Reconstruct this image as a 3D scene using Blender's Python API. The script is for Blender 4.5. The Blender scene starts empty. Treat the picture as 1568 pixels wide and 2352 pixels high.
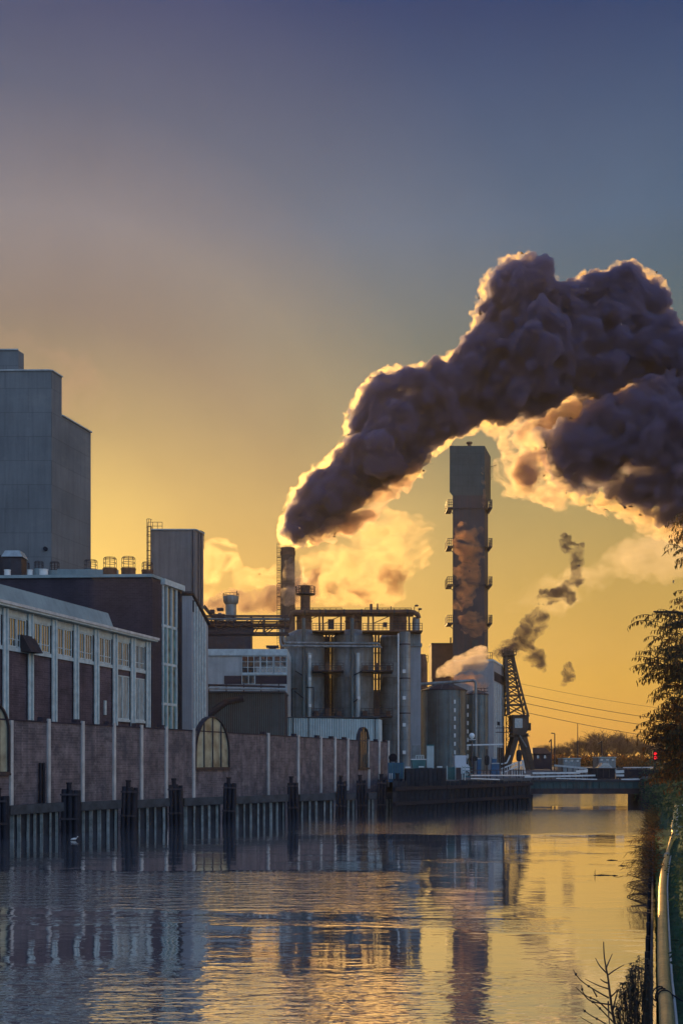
import bpy, bmesh, math, random
from mathutils import Vector, Matrix, noise

sc = bpy.context.scene
COL = sc.collection
F = 2500.0      # focal length, centre column and horizon row measured on the photograph (1568 x 2352 units)
CX, HY, CH = 784.0, 1747.0, 4.5
rad = math.radians


def P(px, py, Y):
    """Survey point: bearing and height angle measured on the photograph, taken at its real distance Y (metres)."""
    return Vector(((px - CX) * Y / F, Y, CH - (py - HY) * Y / F))


def PX(px, Y):
    return (px - CX) * Y / F


def ZZ(py, Y):
    return CH - (py - HY) * Y / F


def lin(r, g, b):
    def f(c):
        c /= 255.0
        return c / 12.92 if c <= 0.04045 else ((c + 0.055) / 1.055) ** 2.4
    return (f(r), f(g), f(b), 1.0)


# ------------------------------------------------------------------ materials
class N:
    def __init__(self, mat):
        self.nt = mat.node_tree

    def __call__(self, kind, **kw):
        n = self.nt.nodes.new(kind)
        for k, v in kw.items():
            if k.startswith('i_'):
                n.inputs[k[2:].replace('_', ' ')].default_value = v
            else:
                setattr(n, k, v)
        return n

    def link(self, a, b):
        self.nt.links.new(a, b)


def new_mat(name):
    m = bpy.data.materials.new(name)
    m.use_nodes = True
    m.node_tree.nodes.clear()
    return m, N(m)


def pmat(name, col, rough=0.75, metal=0.0, var=0.3, scale=0.8, bump=0.25, bscale=6.0, streak=0.35,
         spec=0.35, stain=None, stain_amt=0.5, ribs=None, brick=False, coat=0.0, bloom=None, bloom_amt=.6):
    """Painted / masonry / metal surface: mottled base colour, vertical rain streaks, small relief."""
    m, n = new_mat(name)
    out = n('ShaderNodeOutputMaterial')
    b = n('ShaderNodeBsdfPrincipled')
    b.inputs['Roughness'].default_value = rough
    b.inputs['Metallic'].default_value = metal
    b.inputs['Specular IOR Level'].default_value = spec
    b.inputs['Coat Weight'].default_value = coat
    n.link(b.outputs[0], out.inputs[0])
    tc = n('ShaderNodeTexCoord')
    no = n('ShaderNodeTexNoise', i_Scale=scale, i_Detail=6.0, i_Roughness=0.62)
    n.link(tc.outputs['Object'], no.inputs['Vector'])
    r = n('ShaderNodeValToRGB')
    r.color_ramp.elements[0].position = 0.3
    r.color_ramp.elements[1].position = 0.7
    r.color_ramp.elements[0].color = (*[max(0.004, c * (1 - var)) for c in col[:3]], 1)
    r.color_ramp.elements[1].color = (*[min(0.95, c * (1 + var)) for c in col[:3]], 1)
    n.link(no.outputs['Fac'], r.inputs['Fac'])
    last = r.outputs['Color']
    if brick:
        bt = n('ShaderNodeTexBrick', i_Scale=1.0)
        mp0 = n('ShaderNodeMapping')
        mp0.inputs['Rotation'].default_value = (rad(90), 0, 0)
        n.link(tc.outputs['Object'], mp0.inputs['Vector'])
        n.link(mp0.outputs[0], bt.inputs['Vector'])
        bw, bh, bm_, c2_, mc_ = (0.44, 0.16, 0.016, .62, 1.25) if brick is True else brick
        bt.inputs['Brick Width'].default_value = bw
        bt.inputs['Row Height'].default_value = bh
        bt.inputs['Mortar Size'].default_value = bm_
        bt.inputs['Color1'].default_value = (1, 1, 1, 1)
        bt.inputs['Color2'].default_value = (c2_, c2_ * 1.03, c2_ * 1.06, 1)
        bt.inputs['Mortar'].default_value = (mc_, mc_, mc_, 1)
        mx0 = n('ShaderNodeMix', data_type='RGBA', blend_type='MULTIPLY')
        mx0.inputs['Factor'].default_value = 0.8
        n.link(last, mx0.inputs[6])
        n.link(bt.outputs['Color'], mx0.inputs[7])
        last = mx0.outputs[2]
    if streak > 0:
        mp = n('ShaderNodeMapping')
        mp.inputs['Scale'].default_value = (1.6, 1.6, 0.09)
        n.link(tc.outputs['Object'], mp.inputs['Vector'])
        ns = n('ShaderNodeTexNoise', i_Scale=1.1, i_Detail=5.0, i_Roughness=0.7)
        n.link(mp.outputs[0], ns.inputs['Vector'])
        rs = n('ShaderNodeValToRGB')
        rs.color_ramp.elements[0].position = 0.42
        rs.color_ramp.elements[1].position = 0.72
        n.link(ns.outputs['Fac'], rs.inputs['Fac'])
        ma = n('ShaderNodeMath', operation='MULTIPLY')
        ma.inputs[1].default_value = streak
        n.link(rs.outputs['Color'], ma.inputs[0])
        mx = n('ShaderNodeMix', data_type='RGBA')
        n.link(ma.outputs[0], mx.inputs['Factor'])
        n.link(last, mx.inputs[6])
        mx.inputs[7].default_value = stain if stain else (*[c * 0.45 for c in col[:3]], 1)
        last = mx.outputs[2]
    if stain and stain_amt > 0:
        n2 = n('ShaderNodeTexNoise', i_Scale=scale * 0.45, i_Detail=8.0, i_Roughness=0.7)
        n.link(tc.outputs['Object'], n2.inputs['Vector'])
        r2 = n('ShaderNodeValToRGB')
        r2.color_ramp.elements[0].position = 0.52
        r2.color_ramp.elements[1].position = 0.68
        n.link(n2.outputs['Fac'], r2.inputs['Fac'])
        m2 = n('ShaderNodeMath', operation='MULTIPLY')
        m2.inputs[1].default_value = stain_amt
        n.link(r2.outputs['Color'], m2.inputs[0])
        mx2 = n('ShaderNodeMix', data_type='RGBA')
        n.link(m2.outputs[0], mx2.inputs['Factor'])
        n.link(last, mx2.inputs[6])
        mx2.inputs[7].default_value = stain
        last = mx2.outputs[2]
    if bloom:
        n3 = n('ShaderNodeTexNoise', i_Scale=scale * .8, i_Detail=9.0, i_Roughness=0.75)
        mp3 = n('ShaderNodeMapping')
        mp3.inputs['Location'].default_value = (13.7, 4.1, 8.8)
        mp3.inputs['Scale'].default_value = (.8, .8, 1.5)
        n.link(tc.outputs['Object'], mp3.inputs['Vector'])
        n.link(mp3.outputs[0], n3.inputs['Vector'])
        r3 = n('ShaderNodeValToRGB')
        r3.color_ramp.elements[0].position = 0.54
        r3.color_ramp.elements[1].position = 0.72
        n.link(n3.outputs['Fac'], r3.inputs['Fac'])
        m3 = n('ShaderNodeMath', operation='MULTIPLY')
        m3.inputs[1].default_value = bloom_amt
        n.link(r3.outputs['Color'], m3.inputs[0])
        mx3 = n('ShaderNodeMix', data_type='RGBA')
        n.link(m3.outputs[0], mx3.inputs['Factor'])
        n.link(last, mx3.inputs[6])
        mx3.inputs[7].default_value = (*bloom, 1)
        last = mx3.outputs[2]
    n.link(last, b.inputs['Base Color'])
    nb = n('ShaderNodeTexNoise', i_Scale=bscale, i_Detail=4.0)
    n.link(tc.outputs['Object'], nb.inputs['Vector'])
    h = nb.outputs['Fac']
    if ribs:
        w = n('ShaderNodeTexWave', i_Scale=ribs)
        n.link(tc.outputs['Object'], w.inputs['Vector'])
        ad = n('ShaderNodeMath', operation='ADD')
        n.link(w.outputs['Fac'], ad.inputs[0])
        n.link(h, ad.inputs[1])
        h = ad.outputs[0]
    bp = n('ShaderNodeBump', i_Strength=bump, i_Distance=0.06)
    n.link(h, bp.inputs['Height'])
    n.link(bp.outputs[0], b.inputs['Normal'])
    return m


def glass_mat(name, col, rough=0.05, spec=1.0, wob=0.15):
    m, n = new_mat(name)
    out = n('ShaderNodeOutputMaterial')
    b = n('ShaderNodeBsdfPrincipled')
    b.inputs['Roughness'].default_value = rough
    b.inputs['IOR'].default_value = 2.6
    b.inputs['Specular IOR Level'].default_value = spec * 0.5
    tc = n('ShaderNodeTexCoord')
    no = n('ShaderNodeTexNoise', i_Scale=0.9, i_Detail=3.0)
    n.link(tc.outputs['Object'], no.inputs['Vector'])
    r = n('ShaderNodeValToRGB')
    r.color_ramp.elements[0].color = (*[c * 0.4 for c in col[:3]], 1)
    r.color_ramp.elements[1].color = (*[min(0.9, c * 1.5) for c in col[:3]], 1)
    r.color_ramp.elements[0].position = 0.35
    r.color_ramp.elements[1].position = 0.65
    n.link(no.outputs['Fac'], r.inputs['Fac'])
    n.link(r.outputs['Color'], b.inputs['Base Color'])
    bp = n('ShaderNodeBump', i_Strength=wob, i_Distance=0.05)
    n.link(no.outputs['Fac'], bp.inputs['Height'])
    n.link(bp.outputs[0], b.inputs['Normal'])
    n.link(b.outputs[0], out.inputs[0])
    return m


def leaf_mat(name, col, col2, trans=0.35, rough=0.75):
    m, n = new_mat(name)
    out = n('ShaderNodeOutputMaterial')
    b = n('ShaderNodeBsdfPrincipled')
    b.inputs['Roughness'].default_value = rough
    b.inputs['Specular IOR Level'].default_value = 0.12
    geo = n('ShaderNodeNewGeometry')
    r = n('ShaderNodeValToRGB')
    r.color_ramp.elements[0].color = (*col[:3], 1)
    r.color_ramp.elements[1].color = (*col2[:3], 1)
    n.link(geo.outputs['Random Per Island'], r.inputs['Fac'])
    n.link(r.outputs['Color'], b.inputs['Base Color'])
    t = n('ShaderNodeBsdfTranslucent')
    n.link(r.outputs['Color'], t.inputs['Color'])
    mx = n('ShaderNodeMixShader')
    mx.inputs[0].default_value = trans
    n.link(b.outputs[0], mx.inputs[1])
    n.link(t.outputs[0], mx.inputs[2])
    n.link(mx.outputs[0], out.inputs[0])
    return m


def emit_mat(name, col, s):
    m, n = new_mat(name)
    out = n('ShaderNodeOutputMaterial')
    e = n('ShaderNodeEmission')
    e.inputs[0].default_value = col
    e.inputs[1].default_value = s
    n.link(e.outputs[0], out.inputs[0])
    return m


M = {}
M['brick'] = pmat('brick_wall_weathered', (.185, .145, .145), 0.9, var=.5, scale=.9, streak=.6, stain=(.05, .055, .07, 1), stain_amt=.8, brick=True, bloom=(.36, .31, .30), bloom_amt=.6)
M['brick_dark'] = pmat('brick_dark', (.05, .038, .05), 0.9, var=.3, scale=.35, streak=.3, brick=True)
M['brick_panel'] = pmat('brick_panel', (.105, .075, .085), 0.9, var=.45, scale=.6, streak=.35, brick=True)
M['concrete'] = pmat('concrete_tower', (.17, .175, .175), 0.85, var=.22, scale=.12, bscale=3, streak=.5, stain=(.09, .09, .10, 1), stain_amt=.6, brick=(6.0, 3.1, .05, .84, .62), bloom=(.27, .26, .23), bloom_amt=.5)
M['concrete_lt'] = pmat('concrete_light', (.40, .42, .41), 0.8, var=.2, scale=.5, streak=.4)
M['render_teal'] = pmat('rendered_grey_green', (.25, .31, .31), 0.8, var=.2, scale=.4, streak=.3)
M['white_paint'] = pmat('white_painted_timber', (.50, .58, .57), 0.6, var=.22, scale=2, streak=.35, stain=(.28, .31, .31, 1), stain_amt=.3)
M['pil'] = pmat('pilaster_concrete', (.58, .56, .52), 0.75, var=.25, scale=1.2, streak=.4)
M['beige'] = pmat('beige_cladding', (.19, .165, .155), 0.8, var=.25, scale=.2, streak=.6, bloom=(.30, .27, .24), bloom_amt=.4, ribs=2.2, bump=.15)
M['clad_lt'] = pmat('pale_cladding', (.30, .31, .32), 0.7, var=.15, scale=.3, streak=.4, ribs=1.6)
M['corr'] = pmat('corrugated_pale_steel', (.46, .53, .50), 0.55, var=.18, scale=.6, streak=.4)
M['steel'] = pmat('grey_tank_steel', (.25, .275, .27), 0.5, metal=.25, var=.35, scale=.55, streak=.75, stain=(.10, .07, .055, 1), stain_amt=.55, spec=.5, brick=(7.0, 2.4, .035, .86, .55))
M['steel_lt'] = pmat('pale_tank_steel', (.40, .44, .43), 0.42, metal=.3, var=.22, scale=.5, streak=.5, stain=(.16, .14, .13, 1), stain_amt=.3, spec=.5)
M['steel_dk'] = pmat('dark_structural_steel', (.045, .04, .048), 0.6, metal=.2, var=.4, scale=1.5, streak=.3, stain=(.11, .05, .03, 1), stain_amt=.5)
M['rust'] = pmat('rust_brown_steel', (.15, .075, .045), 0.75, metal=.1, var=.45, scale=.8, streak=.5, stain=(.06, .035, .03, 1))
M['silo'] = pmat('silo_green_grey_steel', (.10, .135, .135), 0.5, metal=.2, var=.35, scale=.5, streak=.7, spec=.5, stain=(.09, .06, .045, 1), stain_amt=.45)
M['chim'] = pmat('chimney_cladding', (.055, .052, .06), 0.75, var=.3, scale=.25, streak=.5, stain=(.15, .075, .045, 1), stain_amt=.55, brick=(3.2, 2.4, .04, .8, .6))
M['chim_brown'] = pmat('brown_brick_chimney', (.12, .075, .055), .85, var=.3, scale=.4, streak=.45, brick=True)
M['chim_head'] = pmat('chimney_head_cladding', (.065, .08, .075), 0.7, var=.25, scale=.3, streak=.45, brick=(2.6, 2.2, .05, .8, .6))
M['rust_clad'] = pmat('red_brown_cladding', (.20, .095, .06), 0.75, var=.3, scale=.4, streak=.4)
M['wood'] = pmat('black_wet_timber', (.010, .010, .018), 0.7, var=.5, scale=2, streak=.5, bump=.5)
M['wood_wet'] = pmat('dark_timber_waling', (.055, .06, .066), 0.75, var=.45, scale=1.6, streak=.2, bump=.5)
M['plank'] = pmat('algae_grey_plank', (.30, .32, .30), 0.8, var=.5, scale=2.2, streak=.7, stain=(.07, .09, .08, 1), stain_amt=.6, bump=.4)
M['plank_dk'] = pmat('dark_sheet_pile', (.03, .032, .04), 0.8, var=.5, scale=1.8, streak=.5, bump=.4)
M['glass'] = glass_mat('window_glass', (.05, .06, .065), .06, wob=.1)
M['glass_old'] = glass_mat('old_arched_glass', (.23, .26, .20), .42, spec=.45, wob=.5)
M['glass_gold'] = glass_mat('clear_arched_glass', (.12, .11, .08), .10, wob=.35)
M['glass_curtain'] = glass_mat('curtained_glass', (.22, .25, .25), .3, spec=.4, wob=.2)
M['glass_teal'] = glass_mat('teal_glass', (.07, .17, .17), .25, spec=.35)
M['dark'] = pmat('black_opening', (.012, .012, .02), .9, var=.2, streak=0)
M['lead'] = pmat('grey_roof_felt', (.12, .13, .14), .9, var=.25, scale=.5, streak=0)
M['white_steel'] = pmat('white_painted_steel', (.72, .72, .68), .45, var=.12, scale=2, streak=.3)
M['teal'] = pmat('teal_painted_steel', (.06, .17, .17), .55, var=.3, scale=1.2, streak=.4)
M['bridge'] = pmat('bridge_grey_green_paint', (.045, .10, .10), .6, var=.35, scale=1.0, streak=.6, stain=(.05, .04, .04, 1), stain_amt=.4)
M['blue'] = pmat('blue_painted_steel', (.04, .12, .22), .5, var=.3, scale=1.2, streak=.4)
M['crane'] = pmat('crane_dark_paint', (.07, .055, .045), .6, metal=.2, var=.35, scale=1, streak=.4, stain=(.14, .07, .035, 1), stain_amt=.5)
M['pipe'] = pmat('worn_plastic_pipe', (.72, .52, .22), .34, metal=.45, var=.22, scale=3, bump=.5, bscale=9, streak=0, spec=.9, stain=(.20, .14, .08, 1), stain_amt=.35)  # base colour carries the gold of the sky reflected on the pipe
M['soil'] = pmat('dark_soil', (.05, .045, .04), .95, var=.4, scale=1.5, streak=0, bump=.8, bscale=5)
M['yard'] = pmat('yard_paving', (.10, .105, .11), .9, var=.3, scale=.5, streak=0)
M['road'] = pmat('bridge_asphalt', (.055, .055, .06), .85, var=.2, scale=1, streak=0)
M['bank'] = pmat('mossy_bank', (.045, .10, .05), .95, var=.5, scale=3, streak=0, bump=.9, bscale=7)
M['bark'] = pmat('dark_bark', (.05, .04, .035), .9, var=.4, scale=5, streak=0, bump=.6, bscale=14)
M['twig'] = pmat('bare_twig', (.10, .062, .045), .8, var=.3, scale=4, streak=0)
M['twig_far'] = pmat('hazed_autumn_twig', (.20, .11, .06), .9, var=.35, scale=.4, streak=0)  # lightened orange-brown: backlight and haze put into the twig colour
M['leaf'] = leaf_mat('hanging_leaf', (.05, .06, .035), (.20, .12, .05), .45)
M['leaf_brown'] = leaf_mat('autumn_leaf', (.05, .045, .025), (.22, .09, .03), .45)
M['leaf_green'] = leaf_mat('hedge_leaf', (.03, .075, .045), (.10, .13, .075), .3)
M['reed'] = leaf_mat('reed_blade', (.10, .075, .04), (.22, .13, .05), .4)
M['weed'] = leaf_mat('weed_leaf', (.05, .055, .06), (.11, .10, .07), .3)
M['grass'] = leaf_mat('bank_grass_blade', (.05, .15, .06), (.12, .22, .09), .35)
M['red'] = emit_mat('red_signal_light', lin(255, 40, 48), 1.6)
M['black'] = pmat('black_signal_board', (.012, .012, .016), .5, var=.2, streak=0)
M['globe'] = pmat('milky_globe', (.8, .8, .76), .3, var=.05, streak=0)
M['bird'] = pmat('white_plumage', (.75, .72, .66), .8, var=.12, scale=8, streak=0)
M['beak'] = pmat('orange_beak', (.45, .2, .04), .5, var=.1, streak=0)
M['car'] = pmat('silver_car_paint', (.34, .38, .40), .25, metal=.6, var=.05, streak=0, coat=.5)
M['van'] = pmat('white_van_paint', (.62, .64, .66), .35, var=.06, streak=.1, coat=.3)
M['tyre'] = pmat('black_rubber', (.02, .02, .022), .8, var=.2, streak=0)


# ------------------------------------------------------------------ mesh building
class MB:
    def __init__(self):
        self.v = []
        self.f = []

    def add(self, vs, fs):
        b = len(self.v)
        self.v.extend(Vector(p) for p in vs)
        self.f.extend(tuple(b + i for i in q) for q in fs)
        return self

    def prism(self, plan, z0, z1, z1b=None):
        """Extruded plan polygon; z1 may be a list of heights per corner."""
        n = len(plan)
        tops = z1 if isinstance(z1, (list, tuple)) else [z1] * n
        a = sum(plan[i][0] * plan[(i + 1) % n][1] - plan[(i + 1) % n][0] * plan[i][1] for i in range(n))
        if a < 0:
            plan = list(reversed(plan))
            tops = list(reversed(tops))
        vs = [(p[0], p[1], z0) for p in plan] + [(p[0], p[1], t) for p, t in zip(plan, tops)]
        fs = [tuple(reversed(range(n))), tuple(range(n, 2 * n))]
        fs += [(i, (i + 1) % n, n + (i + 1) % n, n + i) for i in range(n)]
        return self.add(vs, fs)

    def box(self, x0, x1, y0, y1, z0, z1):
        return self.prism([(x0, y0), (x1, y0), (x1, y1), (x0, y1)], z0, z1)

    def bar(self, p, q, w, h=None):
        p, q = Vector(p), Vector(q)
        h = h or w
        d = (q - p)
        if d.length < 1e-6:
            return self
        d.normalize()
        up = Vector((0, 0, 1)) if abs(d.z) < 0.95 else Vector((0, 1, 0))
        s = d.cross(up).normalized() * (w / 2)
        t = s.cross(d).normalized() * (h / 2)
        vs = [p - s - t, p + s - t, p + s + t, p - s + t, q - s - t, q + s - t, q + s + t, q - s + t]
        return self.add(vs, [(3, 2, 1, 0), (4, 5, 6, 7), (0, 1, 5, 4), (1, 2, 6, 5), (2, 3, 7, 6), (3, 0, 4, 7)])

    def tube(self, pts, r, n=8, cap=True):
        pts = [Vector(p) for p in pts]
        rs = r if isinstance(r, (list, tuple)) else [r] * len(pts)
        b = len(self.v)
        ref = None
        for i, p in enumerate(pts):
            d = (pts[min(i + 1, len(pts) - 1)] - pts[max(i - 1, 0)])
            d = d.normalized() if d.length > 1e-9 else Vector((0, 0, 1))
            if ref is None:
                ref = Vector((0, 0, 1)) if abs(d.z) < 0.9 else Vector((1, 0, 0))
            s = d.cross(ref)
            if s.length < 1e-4:
                s = d.cross(Vector((0.3, 1, 0.2)))
            s.normalize()
            t = s.cross(d).normalized()
            ref = t
            for k in range(n):
                a = 2 * math.pi * k / n
                self.v.append(p + (s * math.cos(a) + t * math.sin(a)) * rs[i])
        for i in range(len(pts) - 1):
            for k in range(n):
                k2 = (k + 1) % n
                self.f.append((b + i * n + k, b + i * n + k2, b + (i + 1) * n + k2, b + (i + 1) * n + k))
        if cap:
            self.f.append(tuple(b + k for k in reversed(range(n))))
            e = b + (len(pts) - 1) * n
            self.f.append(tuple(e + k for k in range(n)))
        return self

    def lathe(self, c, prof, n=24, cap=True):
        b = len(self.v)
        for (r, z) in prof:
            for k in range(n):
                a = 2 * math.pi * k / n
                self.v.append(Vector((c[0] + r * math.cos(a), c[1] + r * math.sin(a), z)))
        for i in range(len(prof) - 1):
            for k in range(n):
                k2 = (k + 1) % n
                self.f.append((b + i * n + k, b + i * n + k2, b + (i + 1) * n + k2, b + (i + 1) * n + k))
        if cap:
            self.f.append(tuple(b + k for k in reversed(range(n))))
            e = b + (len(prof) - 1) * n
            self.f.append(tuple(e + k for k in range(n)))
        return self

    def ring(self, c, R, r, n=28, m=6, a0=0, a1=2 * math.pi):
        full = abs(a1 - a0 - 2 * math.pi) < 1e-6
        k = n if full else n + 1
        pts = [Vector((c[0] + R * math.cos(a0 + (a1 - a0) * i / n), c[1] + R * math.sin(a0 + (a1 - a0) * i / n), c[2])) for i in range(n + 1)]
        return self.tube(pts, r, m)

    def ball(self, c, rx, ry=None, rz=None, n=12, m=8):
        ry = ry or rx
        rz = rz or rx
        prof = []
        b = len(self.v)
        for i in range(m + 1):
            t = math.pi * i / m
            for k in range(n):
                a = 2 * math.pi * k / n
                self.v.append(Vector((c[0] + rx * math.sin(t) * math.cos(a), c[1] + ry * math.sin(t) * math.sin(a), c[2] - rz * math.cos(t))))
        for i in range(m):
            for k in range(n):
                k2 = (k + 1) % n
                self.f.append((b + i * n + k, b + i * n + k2, b + (i + 1) * n + k2, b + (i + 1) * n + k))
        return self

    def build(self, name, mat, parent=None, smooth=False, sharp=40):
        off = Vector((0, 0, 0))
        q = parent
        while q is not None:
            off = off + q.location
            q = q.parent
        me = bpy.data.meshes.new(name)
        me.from_pydata([tuple(p - off) for p in self.v], [], self.f)
        me.materials.append(mat)
        if smooth:
            me.polygons.foreach_set('use_smooth', [True] * len(me.polygons))
            me.set_sharp_from_angle(angle=rad(sharp))
        me.update()
        o = bpy.data.objects.new(name, me)
        COL.objects.link(o)
        o.parent = parent
        return o


def tag(o, label=None, cat=None, group=None, kind=None):
    if label:
        o['label'] = label
    if cat:
        o['category'] = cat
    if group:
        o['group'] = group
    if kind:
        o['kind'] = kind
    return o


def thing(name, label, cat, loc=(0, 0, 0), group=None):
    o = bpy.data.objects.new(name, None)
    o.empty_display_size = 0.5
    COL.objects.link(o)
    o.location = loc
    return tag(o, label, cat, group)


def copy_tree(o, loc, parent=None):
    c = o.copy()
    COL.objects.link(c)
    if parent is not None:
        c.parent = parent
    else:
        c.location = loc
    for ch in list(o.children):
        copy_tree(ch, None, c)
    return c


class Line:
    """A straight building line in plan: passes through bearing px0 at distance Y0 and runs towards the bearing vp."""

    def __init__(self, px0, Y0, vp):
        self.px0, self.Y0, self.vp = px0, Y0, vp
        d = Vector(((vp - CX) / F, 1.0))
        self.d = d.normalized()
        self.n = Vector((self.d.y, -self.d.x))    # outward: right of the line

    def Y(self, px):
        return self.Y0 * (self.vp - self.px0) / (self.vp - px)

    def at(self, px, off=0.0):
        Y = self.Y(px)
        p = Vector((PX(px, Y), Y)) + self.n * off
        return (p.x, p.y)

    def z(self, px, py):
        return ZZ(py, self.Y(px))

    def fbox(self, mb, pa, pb, za, zb, o0, o1):
        a, b = self.at(pa), self.at(pb)
        a, b = Vector(a), Vector(b)
        n = self.n
        plan = [a + n * o0, b + n * o0, b + n * o1, a + n * o1]
        return mb.prism([tuple(p) for p in plan], za, zb)

    def quadwall(self, pxs):
        return [self.at(p) for p in pxs]

# ------------------------------------------------------------------ camera, sky, sun
cam = bpy.data.cameras.new('camera')
cam_o = bpy.data.objects.new('camera', cam)
COL.objects.link(cam_o)
cam_o.location = (0, 0, CH)
cam_o.rotation_euler = (rad(90), 0, 0)
cam.sensor_fit = 'VERTICAL'
cam.sensor_height = 36
cam.lens = 36 * F / 2352
cam.shift_y = (HY - 1176) / 2352
cam.clip_start = 0.1
cam.clip_end = 12000
sc.camera = cam_o

SUN_AZ, SUN_EL = rad(-13.0), rad(12.0)
sun_dir = Vector((math.sin(SUN_AZ) * math.cos(SUN_EL), math.cos(SUN_AZ) * math.cos(SUN_EL), math.sin(SUN_EL)))
sl = bpy.data.lights.new('sun', 'SUN')
so = bpy.data.objects.new('sun', sl)
COL.objects.link(so)
sl.energy = 5.0
sl.color = (1.0, 0.60, 0.20)
sl.angle = rad(0.5)
so.rotation_euler = sun_dir.to_track_quat('Z', 'Y').to_euler()
so.location = (0, 0, 200)

w = bpy.data.worlds.new('World')
sc.world = w
w.use_nodes = True
w.node_tree.nodes.clear()
n = N(w)
wo = n('ShaderNodeOutputWorld')
bg = n('ShaderNodeBackground')
n.link(bg.outputs[0], wo.inputs[0])
tc = n('ShaderNodeTexCoord')
sx = n('ShaderNodeSeparateXYZ')
n.link(tc.outputs['Generated'], sx.inputs[0])
asn = n('ShaderNodeMath', operation='ARCSINE')
n.link(sx.outputs['Z'], asn.inputs[0])
el = n('ShaderNodeMath', operation='DIVIDE')
el.inputs[1].default_value = math.pi / 2
n.link(asn.outputs[0], el.inputs[0])


def ramp(fac, stops):
    r = n('ShaderNodeValToRGB')
    e = r.color_ramp.elements
    for k, (p, c) in enumerate(stops):
        if k < 2:
            e[k].position = p
            e[k].color = c
        else:
            x = e.new(p)
            x.color = c
    n.link(fac, r.inputs['Fac'])
    return r.outputs['Color']


D9 = 1 / 90.0
front = ramp(el.outputs[0], [
    (0.0, lin(204, 140, 50)), (4 * D9, lin(204, 152, 40)), (9 * D9, lin(184, 148, 66)), (13 * D9, lin(162, 141, 84)),
    (17 * D9, lin(120, 118, 92)), (21 * D9, lin(86, 101, 102)), (26 * D9, lin(70, 95, 122)), (35 * D9, lin(20, 54, 104)),
    (60 * D9, lin(66, 78, 118)), (90 * D9, lin(74, 88, 130))])
back = ramp(el.outputs[0], [
    (0.0, lin(150, 170, 194)), (12 * D9, lin(148, 172, 204)), (40 * D9, lin(120, 152, 202)), (90 * D9, lin(78, 102, 158))])
# how far round from the sunset side we look
dotf = n('ShaderNodeVectorMath', operation='DOT_PRODUCT')
dotf.inputs[1].default_value = (math.sin(rad(30)), math.cos(rad(30)), 0)
n.link(tc.outputs['Generated'], dotf.inputs[0])
mr = n('ShaderNodeMapRange', interpolation_type='SMOOTHSTEP')
mr.inputs['From Min'].default_value = -0.25
mr.inputs['From Max'].default_value = 0.60
n.link(dotf.outputs['Value'], mr.inputs['Value'])
mixfb = n('ShaderNodeMix', data_type='RGBA')
n.link(mr.outputs[0], mixfb.inputs['Factor'])
n.link(back, mixfb.inputs[6])
n.link(front, mixfb.inputs[7])
# sky brightened on the right, outside the view, as added light for side faces
dotr = n('ShaderNodeVectorMath', operation='DOT_PRODUCT')
dotr.inputs[1].default_value = (math.sin(rad(112)), math.cos(rad(112)), 0)
n.link(tc.outputs['Generated'], dotr.inputs[0])
mrr = n('ShaderNodeMapRange', interpolation_type='SMOOTHSTEP')
mrr.inputs['From Min'].default_value = 0.25
mrr.inputs['From Max'].default_value = 0.95
mrr.inputs['To Min'].default_value = 1.0
mrr.inputs['To Max'].default_value = 2.6
n.link(dotr.outputs['Value'], mrr.inputs['Value'])
scr = n('ShaderNodeVectorMath', operation='SCALE')
n.link(mixfb.outputs[2], scr.inputs[0])
n.link(mrr.outputs[0], scr.inputs['Scale'])
# warm glow round the hidden sun
dots = n('ShaderNodeVectorMath', operation='DOT_PRODUCT')
dots.inputs[1].default_value = tuple(Vector((math.sin(rad(-15)) * math.cos(rad(9)), math.cos(rad(-15)) * math.cos(rad(9)), math.sin(rad(9)))))
n.link(tc.outputs['Generated'], dots.inputs[0])
ac = n('ShaderNodeMath', operation='ARCCOSINE')
n.link(dots.outputs['Value'], ac.inputs[0])
dv = n('ShaderNodeMath', operation='DIVIDE')
dv.inputs[1].default_value = rad(40)
n.link(ac.outputs[0], dv.inputs[0])
glow = ramp(dv.outputs[0], [
    (0.0, (.46, .30, .03, 1)), (4 / 40, (.33, .18, .012, 1)), (8 / 40, (.20, .085, .004, 1)), (13 / 40, (.15, .055, .01, 1)),
    (17 / 40, (.165, .088, .028, 1)), (22 / 40, (.06, .036, .014, 1)), (30 / 40, (.008, .006, .004, 1)), (1.0, (0, 0, 0, 1))])
addg = n('ShaderNodeMix', data_type='RGBA', blend_type='ADD')
addg.inputs['Factor'].default_value = 1.0
n.link(scr.outputs[0], addg.inputs[6])
n.link(glow, addg.inputs[7])
# fine unevenness of the evening air
nz = n('ShaderNodeTexNoise', i_Scale=5.0, i_Detail=5.0, i_Roughness=0.6)
n.link(tc.outputs['Generated'], nz.inputs['Vector'])
mz = n('ShaderNodeMapRange')
mz.inputs['From Min'].default_value = 0.25
mz.inputs['From Max'].default_value = 0.75
mz.inputs['To Min'].default_value = 0.90
mz.inputs['To Max'].default_value = 1.08
n.link(nz.outputs['Fac'], mz.inputs['Value'])
mulz = n('ShaderNodeVectorMath', operation='SCALE')
n.link(addg.outputs[2], mulz.inputs[0])
n.link(mz.outputs[0], mulz.inputs['Scale'])
bg.inputs['Strength'].default_value = 1.0
n.link(mulz.outputs[0], bg.inputs['Color'])
sky = n('ShaderNodeTexSky', sky_type='NISHITA')
sky.sun_disc = False
sky.sun_elevation = SUN_EL
sky.sun_rotation = SUN_AZ
bg2 = n('ShaderNodeBackground')
bg2.inputs['Strength'].default_value = 0.0035
n.link(sky.outputs[0], bg2.inputs['Color'])
ads = n('ShaderNodeAddShader')
n.link(bg.outputs[0], ads.inputs[0])
n.link(bg2.outputs[0], ads.inputs[1])
n.link(ads.outputs[0], wo.inputs[0])

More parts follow.
